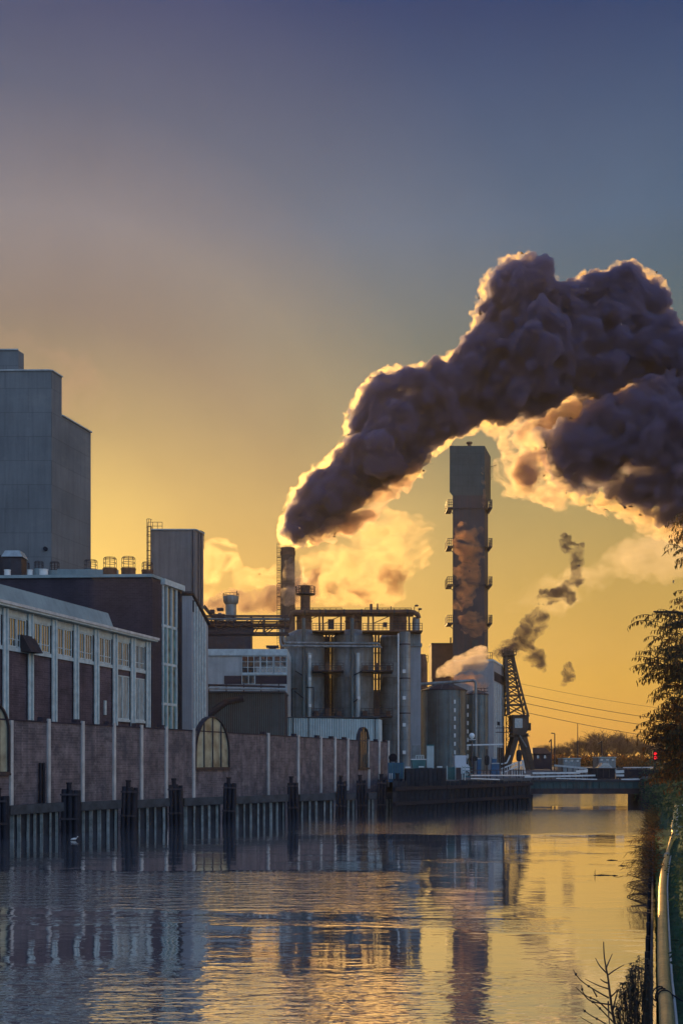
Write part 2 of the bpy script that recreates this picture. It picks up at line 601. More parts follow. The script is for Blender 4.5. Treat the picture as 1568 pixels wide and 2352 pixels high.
# ------------------------------------------------------------------ ground and water
WALL = Line(20, 65.0, 1600)       # quay wall
FAC = Line(0, 75.0, 1500)         # office facade
LZ = 2.8


def bank_x(Y):
    return 0.2864 * Y + 0.05


top = [WALL.at(-1500, -.25), WALL.at(905, -.25), (PX(905, 88.5), 88.5), (PX(1218, 108), 108.0), (PX(1222, 116), 116.0), (25.2, 146.0), (101.6, 400.0),
       (113.3, 400.0), (32.0, 116.0), (PX(1473, 107.5), 107.5), (bank_x(106) + 0.1, 106.0), (bank_x(-12) + 3.2, -12.0), (900, -12), (1200, 1300), (-1200, 1300), (-900, -12)]
# right bank set back from the water
top[10] = (bank_x(106) + 3.2, 106.0)
MB().prism(top, -1.5, LZ).build('ground', M['yard']).update_tag()
g = bpy.data.objects['ground']
tag(g, kind='structure')

b = MB()
ys = [-10 + 4 * i for i in range(30)]
offs = [(0, .55), (0.08, .74), (0.5, .80), (1.1, .92), (2.0, 1.7), (3.3, LZ + .06)]
for Y in ys:
    for o_, z_ in offs:
        b.v.append(Vector((bank_x(Y) + o_, Y, z_ + 0.07 * noise.noise((Y * .6, o_ * 3, 0)))))
k = len(offs)
for i in range(len(ys) - 1):
    for j in range(k - 1):
        b.f.append((i * k + j, i * k + j + 1, (i + 1) * k + j + 1, (i + 1) * k + j))
bk = b.build('canal_bank', M['bank'], smooth=True, sharp=80)
tag(bk, kind='structure')

# water: calm canal with wind-ruffled bands
m, n = new_mat('canal_water')
out = n('ShaderNodeOutputMaterial')
pb = n('ShaderNodeBsdfPrincipled')
pb.inputs['Base Color'].default_value = (.80, .82, .86, 1)
pb.inputs['Metallic'].default_value = .93
pb.inputs['Roughness'].default_value = 0.035
pb.inputs['IOR'].default_value = 1.33
n.link(pb.outputs[0], out.inputs[0])
tc = n('ShaderNodeTexCoord')
sp = n('ShaderNodeSeparateXYZ')
n.link(tc.outputs['Object'], sp.inputs[0])
# distortion of the patch borders
mpn = n('ShaderNodeMapping')
mpn.inputs['Scale'].default_value = (0.05, 0.10, 1)
n.link(tc.outputs['Object'], mpn.inputs['Vector'])
dn = n('ShaderNodeTexNoise', i_Scale=1.0, i_Detail=4.0, i_Roughness=0.6)
n.link(mpn.outputs[0], dn.inputs['Vector'])
ym = n('ShaderNodeMath', operation='MULTIPLY_ADD')
ym.inputs[1].default_value = 9.0
n.link(dn.outputs['Fac'], ym.inputs[0])
ysub = n('ShaderNodeMath', operation='SUBTRACT')
n.link(sp.outputs['Y'], ysub.inputs[0])
ysub.inputs[1].default_value = 4.5
n.link(ysub.outputs[0], ym.inputs[2])
# x border, distorted as well
xm = n('ShaderNodeMath', operation='MULTIPLY_ADD')
xm.inputs[1].default_value = 6.0
n.link(dn.outputs['Fac'], xm.inputs[0])
xsub = n('ShaderNodeMath', operation='SUBTRACT')
n.link(sp.outputs['X'], xsub.inputs[0])
xsub.inputs[1].default_value = 3.0
n.link(xsub.outputs[0], xm.inputs[2])


def sstep(v, a, c, t0=0.0, t1=1.0):
    r = n('ShaderNodeMapRange', interpolation_type='SMOOTHSTEP')
    r.inputs['From Min'].default_value = a
    r.inputs['From Max'].default_value = c
    r.inputs['To Min'].default_value = t0
    r.inputs['To Max'].default_value = t1
    n.link(v, r.inputs['Value'])
    return r.outputs[0]


def mul(a, c):
    r = n('ShaderNodeMath', operation='MULTIPLY')
    n.link(a, r.inputs[0])
    if isinstance(c, float):
        r.inputs[1].default_value = c
    else:
        n.link(c, r.inputs[1])
    return r.outputs[0]


def add(a, c):
    r = n('ShaderNodeMath', operation='ADD')
    n.link(a, r.inputs[0])
    if isinstance(c, float):
        r.inputs[1].default_value = c
    else:
        n.link(c, r.inputs[1])
    return r.outputs[0]


Yd, Xd = ym.outputs[0], xm.outputs[0]
band1 = mul(mul(mul(sstep(Yd, 31.5, 34), sstep(Yd, 44.5, 43, 0.0, 1.0)), sstep(Xd, 3.6, 1.2)), 0.6)
band4 = mul(sstep(Yd, 106, 109), 0.5)
band2 = mul(mul(sstep(Yd, 66, 68), sstep(Yd, 101, 98)), sstep(Xd, -4.5, -1.0))
band3 = mul(mul(sstep(Yd, 24.5, 22.0), sstep(Xd, 4.6, 1.5)), 0.26)
bandc = mul(mul(sstep(Yd, 29.0, 29.8), sstep(Yd, 31.2, 30.6)), sstep(Xd, 6.6, 6.2))
# scattered weak patches
mpw = n('ShaderNodeMapping')
mpw.inputs['Scale'].default_value = (0.16, 0.30, 1)
mpw.inputs['Location'].default_value = (3.1, 7.7, 0)
n.link(tc.outputs['Object'], mpw.inputs['Vector'])
wn = n('ShaderNodeTexNoise', i_Scale=1.0, i_Detail=3.0)
n.link(mpw.outputs[0], wn.inputs['Vector'])
weak = sstep(wn.outputs['Fac'], 0.45, 0.75, 0.0, 0.22)
amp = add(add(add(add(band1, band4), mul(band2, 0.8)), add(band3, mul(bandc, 0.25))), add(weak, 0.045))
# ripples: short wind waves on a slow swell
mp1 = n('ShaderNodeMapping')
mp1.inputs['Scale'].default_value = (1.0, 2.6, 1)
mp1.inputs['Rotation'].default_value = (0, 0, rad(-8))
n.link(tc.outputs['Object'], mp1.inputs['Vector'])
r1 = n('ShaderNodeTexNoise', i_Scale=1.0, i_Detail=3.0, i_Roughness=0.55)
n.link(mp1.outputs[0], r1.inputs['Vector'])
mp2 = n('ShaderNodeMapping')
mp2.inputs['Scale'].default_value = (0.35, 0.7, 1)
n.link(tc.outputs['Object'], mp2.inputs['Vector'])
r2 = n('ShaderNodeTexNoise', i_Scale=1.0, i_Detail=2.0)
n.link(mp2.outputs[0], r2.inputs['Vector'])
hh = add(mul(mul(r1.outputs['Fac'], amp), 0.085), mul(r2.outputs['Fac'], 0.006))
bp = n('ShaderNodeBump', i_Strength=1.0, i_Distance=1.0)
n.link(hh, bp.inputs['Height'])
n.link(bp.outputs[0], pb.inputs['Normal'])
wt = MB()
wt.add([(-300, -12, 0), (300, -12, 0), (300, 420, 0), (-300, 420, 0)], [(0, 1, 2, 3)])
tag(wt.build('canal_water', m), kind='structure')

# ------------------------------------------------------------------ brick quay wall with arched windows
wz = WALL.z(20, 1655)      # top of the wall
qw = thing('brick_quay_wall', 'long dark brick canal wall with pale pilasters and three arched windows', 'wall', (*WALL.at(20), 0))
PILS = [-60, 24.7, 110.7, 188.7, 261, 324, 381, 443.8, 615, 684, 736, 768.5, 798, 846, 870, 891]
body = MB()
WALL.fbox(body, -150, 891.5, -1.4, wz, -0.45, 0)
body.build('wall', M['brick'], qw)
cp = MB()
WALL.fbox(cp, -150, 891.8, wz + .003, wz + .10, -0.5, 0.05)
cp.build('coping', M['brick_dark'], qw)
for px in PILS:
    Y = WALL.Y(px)
    hw = 0.085 * F / Y * .9
    pm = MB()
    WALL.fbox(pm, px - hw, px + hw, 1.0, wz + .25 if px > 100 else wz + .02, 0.003, .13)
    pm.build('pilaster', M['pil'], qw)
    if px > 60 and px not in (443.8,):
        bm_ = MB()
        WALL.fbox(bm_, px - hw * 4.2, px - hw * 1.2, wz + .103, wz + .36, -0.42, -0.02)
        bm_.build('pilaster_cap', M['brick_dark'], qw)


def arched_window(pa, pb, ytop, ysill, mull, gmat='glass_old'):
    """Arched window standing through the wall: curved frame, glass, mullions, sill."""
    A, B = Vector(WALL.at(pa)), Vector(WALL.at(pb))
    W = (B - A).length
    d, nn = (B - A).normalized(), WALL.n
    pc = (pa + pb) / 2
    z1 = WALL.z(pc, ytop)
    z0 = WALL.z(pc, ysill)
    R = W / 2
    rise = R * 0.95
    def outline(ins):
        pts = [(ins, z0 + ins), (W - ins, z0 + ins)]
        for i in range(17):
            t = math.pi * i / 16
            pts.append((R + (R - ins) * math.cos(t), z1 - rise + (rise - ins) * math.sin(t)))
        return pts
    def w3(u, z, o_):
        p = A + d * u + nn * o_
        return (p.x, p.y, z)
    def slab(mb, poly, o0, o1):
        k = len(poly)
        mb.add([w3(u, z, o1) for u, z in poly] + [w3(u, z, o0) for u, z in poly],
               [tuple(range(k)), tuple(reversed(range(k, 2 * k)))] + [(i, i + k, (i + 1) % k + k, (i + 1) % k) for i in range(k)])
    fr = MB()
    slab(fr, outline(0), -.30, .003)
    oo, ii = outline(0), outline(.10)
    k_ = len(oo)
    b0 = len(fr.v)
    for pl_, o_ in ((oo, .004), (oo, .17), (ii, .17), (ii, .012)):
        fr.v.extend(Vector(w3(u, z, o_)) for u, z in pl_)
    for lay in range(3):
        for i in range(k_):
            i2 = (i + 1) % k_
            fr.f.append((b0 + lay * k_ + i, b0 + lay * k_ + i2, b0 + (lay + 1) * k_ + i2, b0 + (lay + 1) * k_ + i))
    win = fr.build('arched_window', M['steel_dk'], qw)
    gl = MB()
    slab(gl, outline(.105), -.2, .02)
    gl.build('arched_glass', M[gmat], win)
    mu = MB()
    for i in range(1, mull + 1):
        u = W * i / (mull + 1)
        zt = z1 - rise + rise * math.sqrt(max(0, 1 - ((u - R) / R) ** 2)) - .1
        a, q = w3(u, z0 + .1, .07), w3(u, zt, .07)
        mu.bar(a, q, .10, .07)
    mu.bar(w3(-.06, z0 - .06, .08), w3(W + .06, z0 - .06, .08), .22, .13)
    poly = outline(.05)
    mu.tube([w3(u, z, .05) for u, z in poly[2:]], .075, 6)
    mu.build('window_bar', M['steel_dk'], win)


arched_window(447, 525, 1645, 1765, 3)
arched_window(822, 846.5, 1670, 1765, 4, 'glass_gold')
arched_window(-75, 19, 1606, 1777, 3)
dp = MB()
for px in (88.5, 96):
    a = WALL.at(px, .16)
    dp.tube([(a[0], a[1], 1.3), (a[0], a[1], WALL.z(92, 1752))], .095, 8)
dp.build('drain_pipe', M['wood'], qw)

# ------------------------------------------------------------------ office building with ribbon windows
ob = thing('office_building', 'low brick office block with white pillars and a ribbon of windows under flat eaves', 'building', (*FAC.at(0), LZ))
E0 = -190
ez = FAC.z(0, 1394)
a0, a1 = FAC.at(E0), FAC.at(337)
back = [tuple(Vector(a1) + Vector((-1, .06)).normalized() * 14), tuple(Vector(a0) + Vector((-1, .06)).normalized() * 14)]
MB().prism([a0, a1, back[0], back[1]], LZ, ez - .02).build('wall', M['brick_panel'], ob)
rf = MB()
FAC.fbox(rf, E0, 346, ez, FAC.z(0, 1384), -14, .75)
rf.build('roof', M['white_paint'], ob)
gt = MB()
FAC.fbox(gt, E0, 347, FAC.z(0, 1384) - .16, FAC.z(0, 1384) + .05, .753, .86)
gt.build('gutter', M['pil'], ob)
# raised roof band
RB = Line(0, 79.5, 1500)
rb = MB()
zt = RB.z(0, 1341)
A, B = Vector(RB.at(E0)), Vector(RB.at(249))
nn = RB.n
rb.add([(*(A + nn * .9), ez + .1), (*(B + nn * .9), ez + .1), (*B, zt), (*A, zt), (*(A - nn * 8), ez + .1), (*(B - nn * 8), ez + .1), (*(B - nn * 7), zt), (*(A - nn * 7), zt)],
       [(0, 1, 2, 3), (3, 2, 6, 7), (4, 7, 6, 5), (1, 5, 6, 2), (0, 3, 7, 4), (0, 4, 5, 1)])
rb.build('roof_monitor', M['render_teal'], ob)
# white band above and below the ribbon
zh, zs0, zs1 = FAC.z(13, 1414), FAC.z(13, 1484), FAC.z(12, 1493)
hb = MB()
FAC.fbox(hb, E0, 336.5, zh, ez - .03, .003, .09)
hb.build('window_header', M['white_paint'], ob)
sb = MB()
FAC.fbox(sb, E0, 336.5, zs1, zs0, .003, .14)
sb.build('window_sill', M['white_paint'], ob)
PILL = [-51, 7, 65, 119.4, 169.8, 216.6, 259.5, 300.7, 335.5]
for px in PILL:
    Y = FAC.Y(px)
    hw = 0.14 * F / Y
    pm = MB()
    FAC.fbox(pm, px - hw, px + hw * .2, LZ, ez - .035, .145, .24)
    FAC.fbox(pm, px + hw * .35, px + hw, LZ, ez - .035, .145, .34)
    pm.build('pillar', M['white_paint'], ob)


def ribbon(pa, pb, z0, z1, lights, parent, bars, low=True, off=.0, gl='glass'):
    """One framed window: frame and bars in one mesh, its panes a sub-part."""
    fr, pn = MB(), MB()
    def at(t):
        Ya, Yb = FAC.Y(pa), FAC.Y(pb)
        A, B = Vector(FAC.at(pa)), Vector(FAC.at(pb))
        return A + (B - A) * t
    def slab(mb, t0, t1, za, zb, o0, o1):
        p, q = at(t0), at(t1)
        mb.prism([tuple(p + FAC.n * o0), tuple(q + FAC.n * o0), tuple(q + FAC.n * o1), tuple(p + FAC.n * o1)], za, zb)
    slab(pn, 0.01, .99, z0 + .02, z1 - .02, .01 + off, .03 + off)
    fw = .035
    for i in range(lights):
        s, e = i / lights + .012, (i + 1) / lights - .012
        slab(fr, s, s + fw, z0, z1, .032 + off, .10 + off)
        slab(fr, e - fw, e, z0, z1, .032 + off, .10 + off)
        slab(fr, s + fw, e - fw, z1 - .09, z1, .032 + off, .10 + off)
        slab(fr, s + fw, e - fw, z0, z0 + .09, .032 + off, .10 + off)
        for k in range(1, bars + 1):
            c = s + fw + (e - s - 2 * fw) * k / (bars + 1)
            slab(fr, c - .012, c + .012, z0 + .09, z1 - .09, .033 + off, .07 + off)
        if low:
            zl = z0 + (z1 - z0) * .27
            slab(fr, s + fw, e - fw, zl - .03, zl + .03, .0335 + off, .068 + off)
    wn_ = fr.build('window', M['white_paint'], parent)
    pn.build('pane', M[gl], wn_)


for i in range(len(PILL) - 1):
    pa, pb = PILL[i], PILL[i + 1]
    gap = .2 * F / FAC.Y(pb)
    ribbon(pa + gap, pb - gap, zs0 + .02, zh - .02, 2, ob, 2)
for i in (6, 7):
    pa, pb = PILL[i], PILL[i + 1]
    gap = .2 * F / FAC.Y(pb)
    ribbon(pa + gap, pb - gap, FAC.z(280, 1652), FAC.z(280, 1552), 2, ob, 2, low=False, gl='glass_curtain')
    sl2 = MB()
    FAC.fbox(sl2, pa + gap, pb - gap, FAC.z(280, 1658), FAC.z(280, 1652.3), .003, .2)
    sl2.build('window_sill', M['white_paint'], ob)
# hopper vent hung out of the second bay and a small wall lamp
hv = MB()
p = Vector(FAC.at(44)); q = Vector(FAC.at(72)); nn = FAC.n
zt_, zb_ = FAC.z(55, 1460), FAC.z(55, 1499)
hv.add([(*(p + nn * .12), zt_), (*(q + nn * .12), zt_), (*(p + nn * .12), zb_), (*(q + nn * .12), zb_), (*(p + nn * 1.0), zb_), (*(q + nn * 1.0), zb_), (*(p + nn * .25), zt_), (*(q + nn * .25), zt_)],
       [(0, 2, 3, 1), (0, 1, 7, 6), (6, 7, 5, 4), (2, 4, 5, 3), (0, 6, 4, 2), (1, 3, 5, 7)])
hv.build('vent_hood', M['steel_dk'], ob)
wl = MB()
FAC.fbox(wl, 238.5, 242.5, FAC.z(240, 1642), FAC.z(240, 1609), .003, .12)
wl.build('wall_lamp', M['white_paint'], ob)

# ------------------------------------------------------------------ flat-roofed dark brick building with glazed stair
BR = Line(350, 103.0, 1500)
rz = ZZ(1326, 103)
br = thing('flat_roofed_building', 'tall dark brick block with a flat roof and a glazed stair strip at its corner', 'building', (PX(350, 103), 103, LZ))
c0 = Vector(BR.at(350))
c1 = Vector(BR.at(371.5))
c2 = Vector(BR.at(413))
lf = Vector((-1, .05)).normalized()
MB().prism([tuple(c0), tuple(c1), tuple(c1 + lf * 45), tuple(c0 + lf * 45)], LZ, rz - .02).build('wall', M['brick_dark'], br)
pr = MB()
e = BR.d * .25
pr.prism([tuple(c0 - e + BR.n * .12), tuple(c1 + BR.n * .12), tuple(c1 + lf * 45), tuple(c0 - e + lf * 45)], rz, rz + .28)
pr.build('roof_edge', M['render_teal'], br)
z2 = BR.z(372, 1343)
st = MB()
st.prism([tuple(c1 + BR.d * .01), tuple(c2), tuple(c2 + lf * 12), tuple(c1 + BR.d * .01 + lf * 12)], LZ, z2)
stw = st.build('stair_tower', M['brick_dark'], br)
cn = MB()
BR.fbox(cn, 369.5, 416, z2 + .003, z2 + .55, -10, .45)
cn.build('stair_roof', M['white_paint'], br)
levels = [1346, 1440, 1527, 1618, 1700]
pxl = [372.5, 381, 392, 403]
for i in range(4):
    zt_, zb_ = BR.z(385, levels[i] + 3), BR.z(385, levels[i + 1] - 3)
    fr = MB()
    pn = MB()
    BR.fbox(pn, 371.8, 404, zb_, zt_, .003, .03)
    for px in pxl:
        BR.fbox(fr, px - .9, px + .9, zb_, zt_, .032, .2)
    BR.fbox(fr, 371.6, 404.4, zt_ + .01, zt_ + .26, .003, .16)
    wn_ = fr.build('stair_window', M['white_paint'], br)
    pn.build('pane', M['glass_teal'] if i else M['glass'], wn_)
pl = MB()
BR.fbox(pl, 405.5, 412, LZ, z2, .003, .3)
pl.build('corner_pier', M['dark'], br)

# roof gear on the flat roof
pent = MB()
pa, pb = PX(132, 118), PX(258, 118)
pent.prism([(pa, 118), (pb, 117), (PX(273, 121), 121), (pa, 130)], rz - .3, [ZZ(1307, 118), ZZ(1308, 117), ZZ(1309, 121), ZZ(1307, 118)])
tag(pent.build('roof_kerb', M['render_teal']), 'long low grey green kerb box on the dark flat roof', 'roof box')


def caged_vent(px, w_, ytop, Y, name_label, curb_mat, ycurb=1308):
    z1, z0 = ZZ(ytop, Y), rz + .28
    zc = ZZ(ycurb, Y)
    r = w_ * Y / F / 2
    t = thing('caged_roof_hatch', name_label, 'roof hatch', (PX(px, Y), Y, z0 - .35), 'caged hatches along the flat roof')
    cb = MB()
    cb.lathe((PX(px, Y), Y), [(r * 1.1, z0 - .35), (r * 1.1, zc - .05), (r * 1.16, zc - .05), (r * 1.16, zc + .08)], 20)
    cb.build('curb', curb_mat, t, smooth=True)
    cg = MB()
    c = (PX(px, Y), Y, 0)
    for k in range(8):
        a = math.pi * 2 * k / 8 + .2
        x, y = c[0] + r * math.cos(a), c[1] + r * math.sin(a)
        cg.tube([(x, y, zc + .05), (x, y, z1 - .12), (c[0] + r * .86 * math.cos(a), c[1] + r * .86 * math.sin(a), z1)], .028, 5)
    for zz in (zc + .15, (zc + z1) / 2 + .05, z1 - .12):
        cg.ring((c[0], c[1], zz), r, .03, 18, 5)
    cg.ring((c[0], c[1], z1), r * .86, .026, 18, 5)
    cg.build('cage', M['steel_dk'], t)


caged_vent(253, 29, 1281, 112, 'caged roof hatch on a rust brown curb, left of the pair nearest the ladder tower', M['rust'])
caged_vent(295.5, 30, 1280, 109, 'caged roof hatch on a rust brown curb, right one of the tall pair', M['rust'])
caged_vent(209, 29, 1287, 120.5, 'caged roof hatch behind the grey roof kerb in front of the pale tower side', M['render_teal'], 1311)
caged_vent(339, 24, 1292, 111, 'low caged roof hatch half hidden behind the ladder of the beige tower', M['rust'], 1312)
caged_vent(126, 21, 1291, 124, 'small caged roof hatch at the corner edge of the great grey tower', M['render_teal'], 1313)
caged_vent(90, 20, 1290, 124, 'dim caged roof hatch over a white vent pot against the dark tower face', M['render_teal'], 1309)
caged_vent(58, 20, 1293, 124, 'dim caged roof hatch left of the others against the dark tower face', M['render_teal'], 1311)
for i, (px, w_, yt, lb) in enumerate([(18, 15, 1311, 'white vent pot at the left end of the flat roof'), (70, 12, 1311, 'narrow white vent pot, middle one on the flat roof edge'),
                                      (101, 21, 1310, 'wide white vent pot, right one of three on the flat roof')]):
    Y = 108
    v_ = MB()
    r = w_ * Y / F / 2
    v_.lathe((PX(px, Y), Y), [(r, rz + .25), (r * .92, ZZ(yt, Y)), (r * 1.02, ZZ(yt, Y)), (r * 1.02, ZZ(yt - 2, Y))], 16)
    tag(v_.build('vent_pot', M['white_steel'], smooth=True), lb, 'vent', 'white vent pots on the flat roof')
Y = 116
t = thing('roof_fan_housing', 'pale hooded fan housing on the flat roof before the dark tower', 'roof vent', (PX(35, Y), Y, rz))
hb = MB()
hb.box(PX(14, Y), PX(56, Y), Y - 1, Y + 1, rz - .3, ZZ(1284, Y))
hb.build('housing', M['steel_dk'], t)
hd = MB()
x0, x1 = PX(11, Y), PX(59, Y)
zt_, zb_ = ZZ(1268, Y), ZZ(1283, Y)
hd.add([(x0, Y - 1.2, zb_), (x1, Y - 1.2, zb_), (x1, Y + 1.2, zb_), (x0, Y + 1.2, zb_), (x0 + .35, Y - .9, zt_), (x1 - .35, Y - .9, zt_), (x1 - .35, Y + .9, zt_), (x0 + .35, Y + .9, zt_)],
       [(3, 2, 1, 0), (4, 5, 6, 7), (0, 1, 5, 4), (1, 2, 6, 5), (2, 3, 7, 6), (3, 0, 4, 7)])
hd.build('hood', M['steel_lt'], t)
hb = MB()
hb.box(PX(-30, 117), PX(11, 117), 116.5, 119, rz - .3, ZZ(1277, 117))
tag(hb.build('plant_box', M['steel_dk']), 'dark plant box on the flat roof at the left picture edge', 'roof box')

# ------------------------------------------------------------------ great stepped tower block
BT = Line(119, 140.0, 1500)
tz = ZZ(852, 140)
bt = thing('concrete_tower_block', 'huge windowless grey tower block with a stepped roof, dark front and paler side', 'tower', (PX(119, 140), 140, LZ))
lf2 = Vector((-1, .012)).normalized()
p0 = Vector(BT.at(119)); p1 = Vector(BT.at(142.5)); p2 = Vector(BT.at(210))
wb = MB()
wb.prism([tuple(p0), tuple(p1), tuple(p1 + lf2 * 34), tuple(p0 + lf2 * 34)], LZ, tz)
wb.build('wall', M['concrete'], bt)
sb2 = MB()
pp = p1 + BT.d * .005
sb2.prism([tuple(pp - BT.n * .06), tuple(p2 - BT.n * .06), tuple(p2 + lf2 * 34), tuple(pp + lf2 * 34)], LZ, ZZ(955, 142.4))
sb2.build('rear_block', M['concrete'], bt)
hp = MB()
q0 = Vector((PX(43, 140.6), 140.6)); q1 = Vector(Line(43, 140.6, 1500).at(55.5))
hp.prism([tuple(q0), tuple(q1), tuple(q1 + lf2 * 20), tuple(q0 + lf2 * 20)], tz, ZZ(805, 140.6))
hp.build('roof_block', M['concrete'], bt)
ed = MB()
for (a, q, z_) in ((p0, p1, tz), (pp, p2, ZZ(955, 142.4))):
    ed.bar((*(a + BT.n * .04), z_ + .08), (*(q + BT.n * .04), z_ + .08), .3, .16)
ed.bar((*(p0 - BT.d * .04), tz + .08), (*(p0 + lf2 * 13.3 - BT.d * .04), tz + .08), .3, .16)
ed.bar((*(q0 - BT.d * .04), ZZ(805, 140.6) + .08), (*(q0 + lf2 * 18 - BT.d * .04), ZZ(805, 140.6) + .08), .3, .16)
ed.build('roof_edge', M['concrete_lt'], bt)
vh = MB()
vh.tube([(PX(105.5, 140), 139.7, ZZ(1261, 140)), (PX(105.5, 140), 140.1, ZZ(1261, 140))], .27, 14)
vh.build('vent_opening', M['dark'], bt)

# ------------------------------------------------------------------ beige ladder tower and annex
PT = Line(449, 125.0, 1500)
pz = ZZ(1218, 125)
pt = thing('beige_tower', 'plain beige rectangular tower with a caged ladder up its left edge', 'tower', (PX(449, 125), 125, LZ))
a = Vector(PT.at(449)); q = Vector(PT.at(467.5))
l3 = Vector((-1, .0)).normalized()
wd = (449 - 346) * 125 / F
MB().prism([tuple(a), tuple(q), tuple(q + l3 * wd), tuple(a + l3 * wd)], LZ, pz).build('wall', M['beige'], pt)
ed = MB()
ed.bar((*(a - PT.d * .05 - l3 * .05), pz + .07), (*(a + l3 * wd - PT.d * .05), pz + .07), .26, .14)
ed.bar((*(a + PT.n * .05), pz + .07), (*(q + PT.n * .05), pz + .07), .26, .14)
ed.build('roof_edge', M['concrete_lt'], pt)
sm = MB()
for px in (455, 461.5):
    c = PT.at(px, .05)
    sm.bar((*c, LZ), (*c, pz), .1)
c = (PX(443, 125) , 124.94)
sm.bar((*c, LZ), (*c, pz), .12)
sm.build('downpipe', M['steel_dk'], pt)


def ladder(x, y, z0, z1, w_, parent, hoop=True, name='ladder', mat='steel_dk', side=Vector((1, 0)), outv=Vector((0, -1))):
    mb = MB()
    for s in (-.5, .5):
        p_ = Vector((x, y)) + side * (s * w_)
        mb.bar((*p_, z0), (*p_, z1), .07)
    zz = z0 + .2
    while zz < z1:
        p_, q_ = Vector((x, y)) - side * (w_ / 2), Vector((x, y)) + side * (w_ / 2)
        mb.bar((*p_, zz), (*q_, zz), .05)
        zz += .55
    if hoop:
        zz = z0 + 2.2
        while zz < z1 + .9:
            pts = []
            for k in range(9):
                t_ = math.pi * k / 8
                v = Vector((x, y)) + side * (math.cos(t_) * w_ * .75) + outv * (math.sin(t_) * .75)
                pts.append((*v, zz))
            mb.tube(pts, .03, 4)
            zz += .9
        for k in (2, 4, 6):
            t_ = math.pi * k / 8
            v = Vector((x, y)) + side * (math.cos(t_) * w_ * .75) + outv * (math.sin(t_) * .75)
            mb.bar((*v, z0 + 2.2), (*v, z1 + .6), .05)
    return mb.build(name, M[mat], parent)


ladder(PX(343, 125), 125.2, rz, ZZ(1207, 125), .42, pt)
rl = MB()
x0, x1 = PX(340, 125.3), PX(373, 125.3)
for zz in (pz + .55, pz + 1.0):
    rl.bar((x0, 125.3, zz), (x1, 125.3, zz), .05)
for i in range(4):
    x = x0 + (x1 - x0) * i / 3
    rl.bar((x, 125.3, pz + .1), (x, 125.3, pz + 1.0), .05)
rl.build('railing', M['steel_dk'], pt)
rl = MB()
for px in (461, 469):
    c = Line(449, 125.6, 1500).at(px)
    rl.bar((*c, pz - 1.6), (*c, pz + .45), .06)
for yy in (.4, .0, -.5):
    rl.bar((*Line(449, 125.6, 1500).at(461), pz + yy), (*Line(449, 125.6, 1500).at(469), pz + yy), .05)
rl.build('railing', M['steel_dk'], pt)

AX = Line(441, 116.0, 1500)
az = ZZ(1366, 116)
ax = thing('pale_clad_annex', 'pale ribbed annex with a sloping roof at the foot of the beige tower', 'building', (PX(441, 116), 116, LZ))
a = Vector(AX.at(441)); q = Vector(AX.at(478))
MB().prism([tuple(a), tuple(q), tuple(q + l3 * 3.2), tuple(a + l3 * 3.2)], LZ, [az, ZZ(1438, AX.Y(478)), ZZ(1438, AX.Y(478)), az]).build('wall', M['clad_lt'], ax)
r_ = MB()
for o_ in ((0,),):
    A3 = Vector((*(a - AX.d * .3 + AX.n * .25), az + .1)); B3 = Vector((*(q + AX.d * .2 + AX.n * .25), ZZ(1438, AX.Y(478)) + .1))
    L3 = Vector((-3.9, 0, 0))
    up = Vector((0, 0, .22))
    r_.add([A3, B3, B3 + L3, A3 + L3, A3 + up, B3 + up, B3 + L3 + up, A3 + L3 + up], [(0, 1, 2, 3), (7, 6, 5, 4), (0, 4, 5, 1), (1, 5, 6, 2), (2, 6, 7, 3), (3, 7, 4, 0)])
r_.build('roof', M['steel_dk'], ax)
for px in (446, 452, 458, 464, 470):
    s_ = MB()
    zt_ = az + (ZZ(1438, AX.Y(478)) - az) * ((AX.Y(px) - 116) / (AX.Y(478) - 116)) - .3
    AX.fbox(s_, px - 1, px + 1, LZ, zt_, .003, .12)
    s_.build('cladding_rib', M['white_paint'], ax)
wnd = MB()
AX.fbox(wnd, 442.5, 449, ZZ(1405, 116), ZZ(1378, 116), .003, .05)
wnd.build('louvre', M['dark'], ax)

# ------------------------------------------------------------------ works building with steel windows
def rect(mb, x0, x1, y0, y1, Y, d0=0.0, d1=0.1):
    """Box facing the canal head: pixel-surveyed width and heights at distance Y, from d0 to d1 in front of it."""
    return mb.prism([(PX(x0, Y), Y - d1), (PX(x1, Y), Y - d1), (PX(x1, Y), Y - d0), (PX(x0, Y), Y - d0)], ZZ(y1, Y), ZZ(y0, Y))


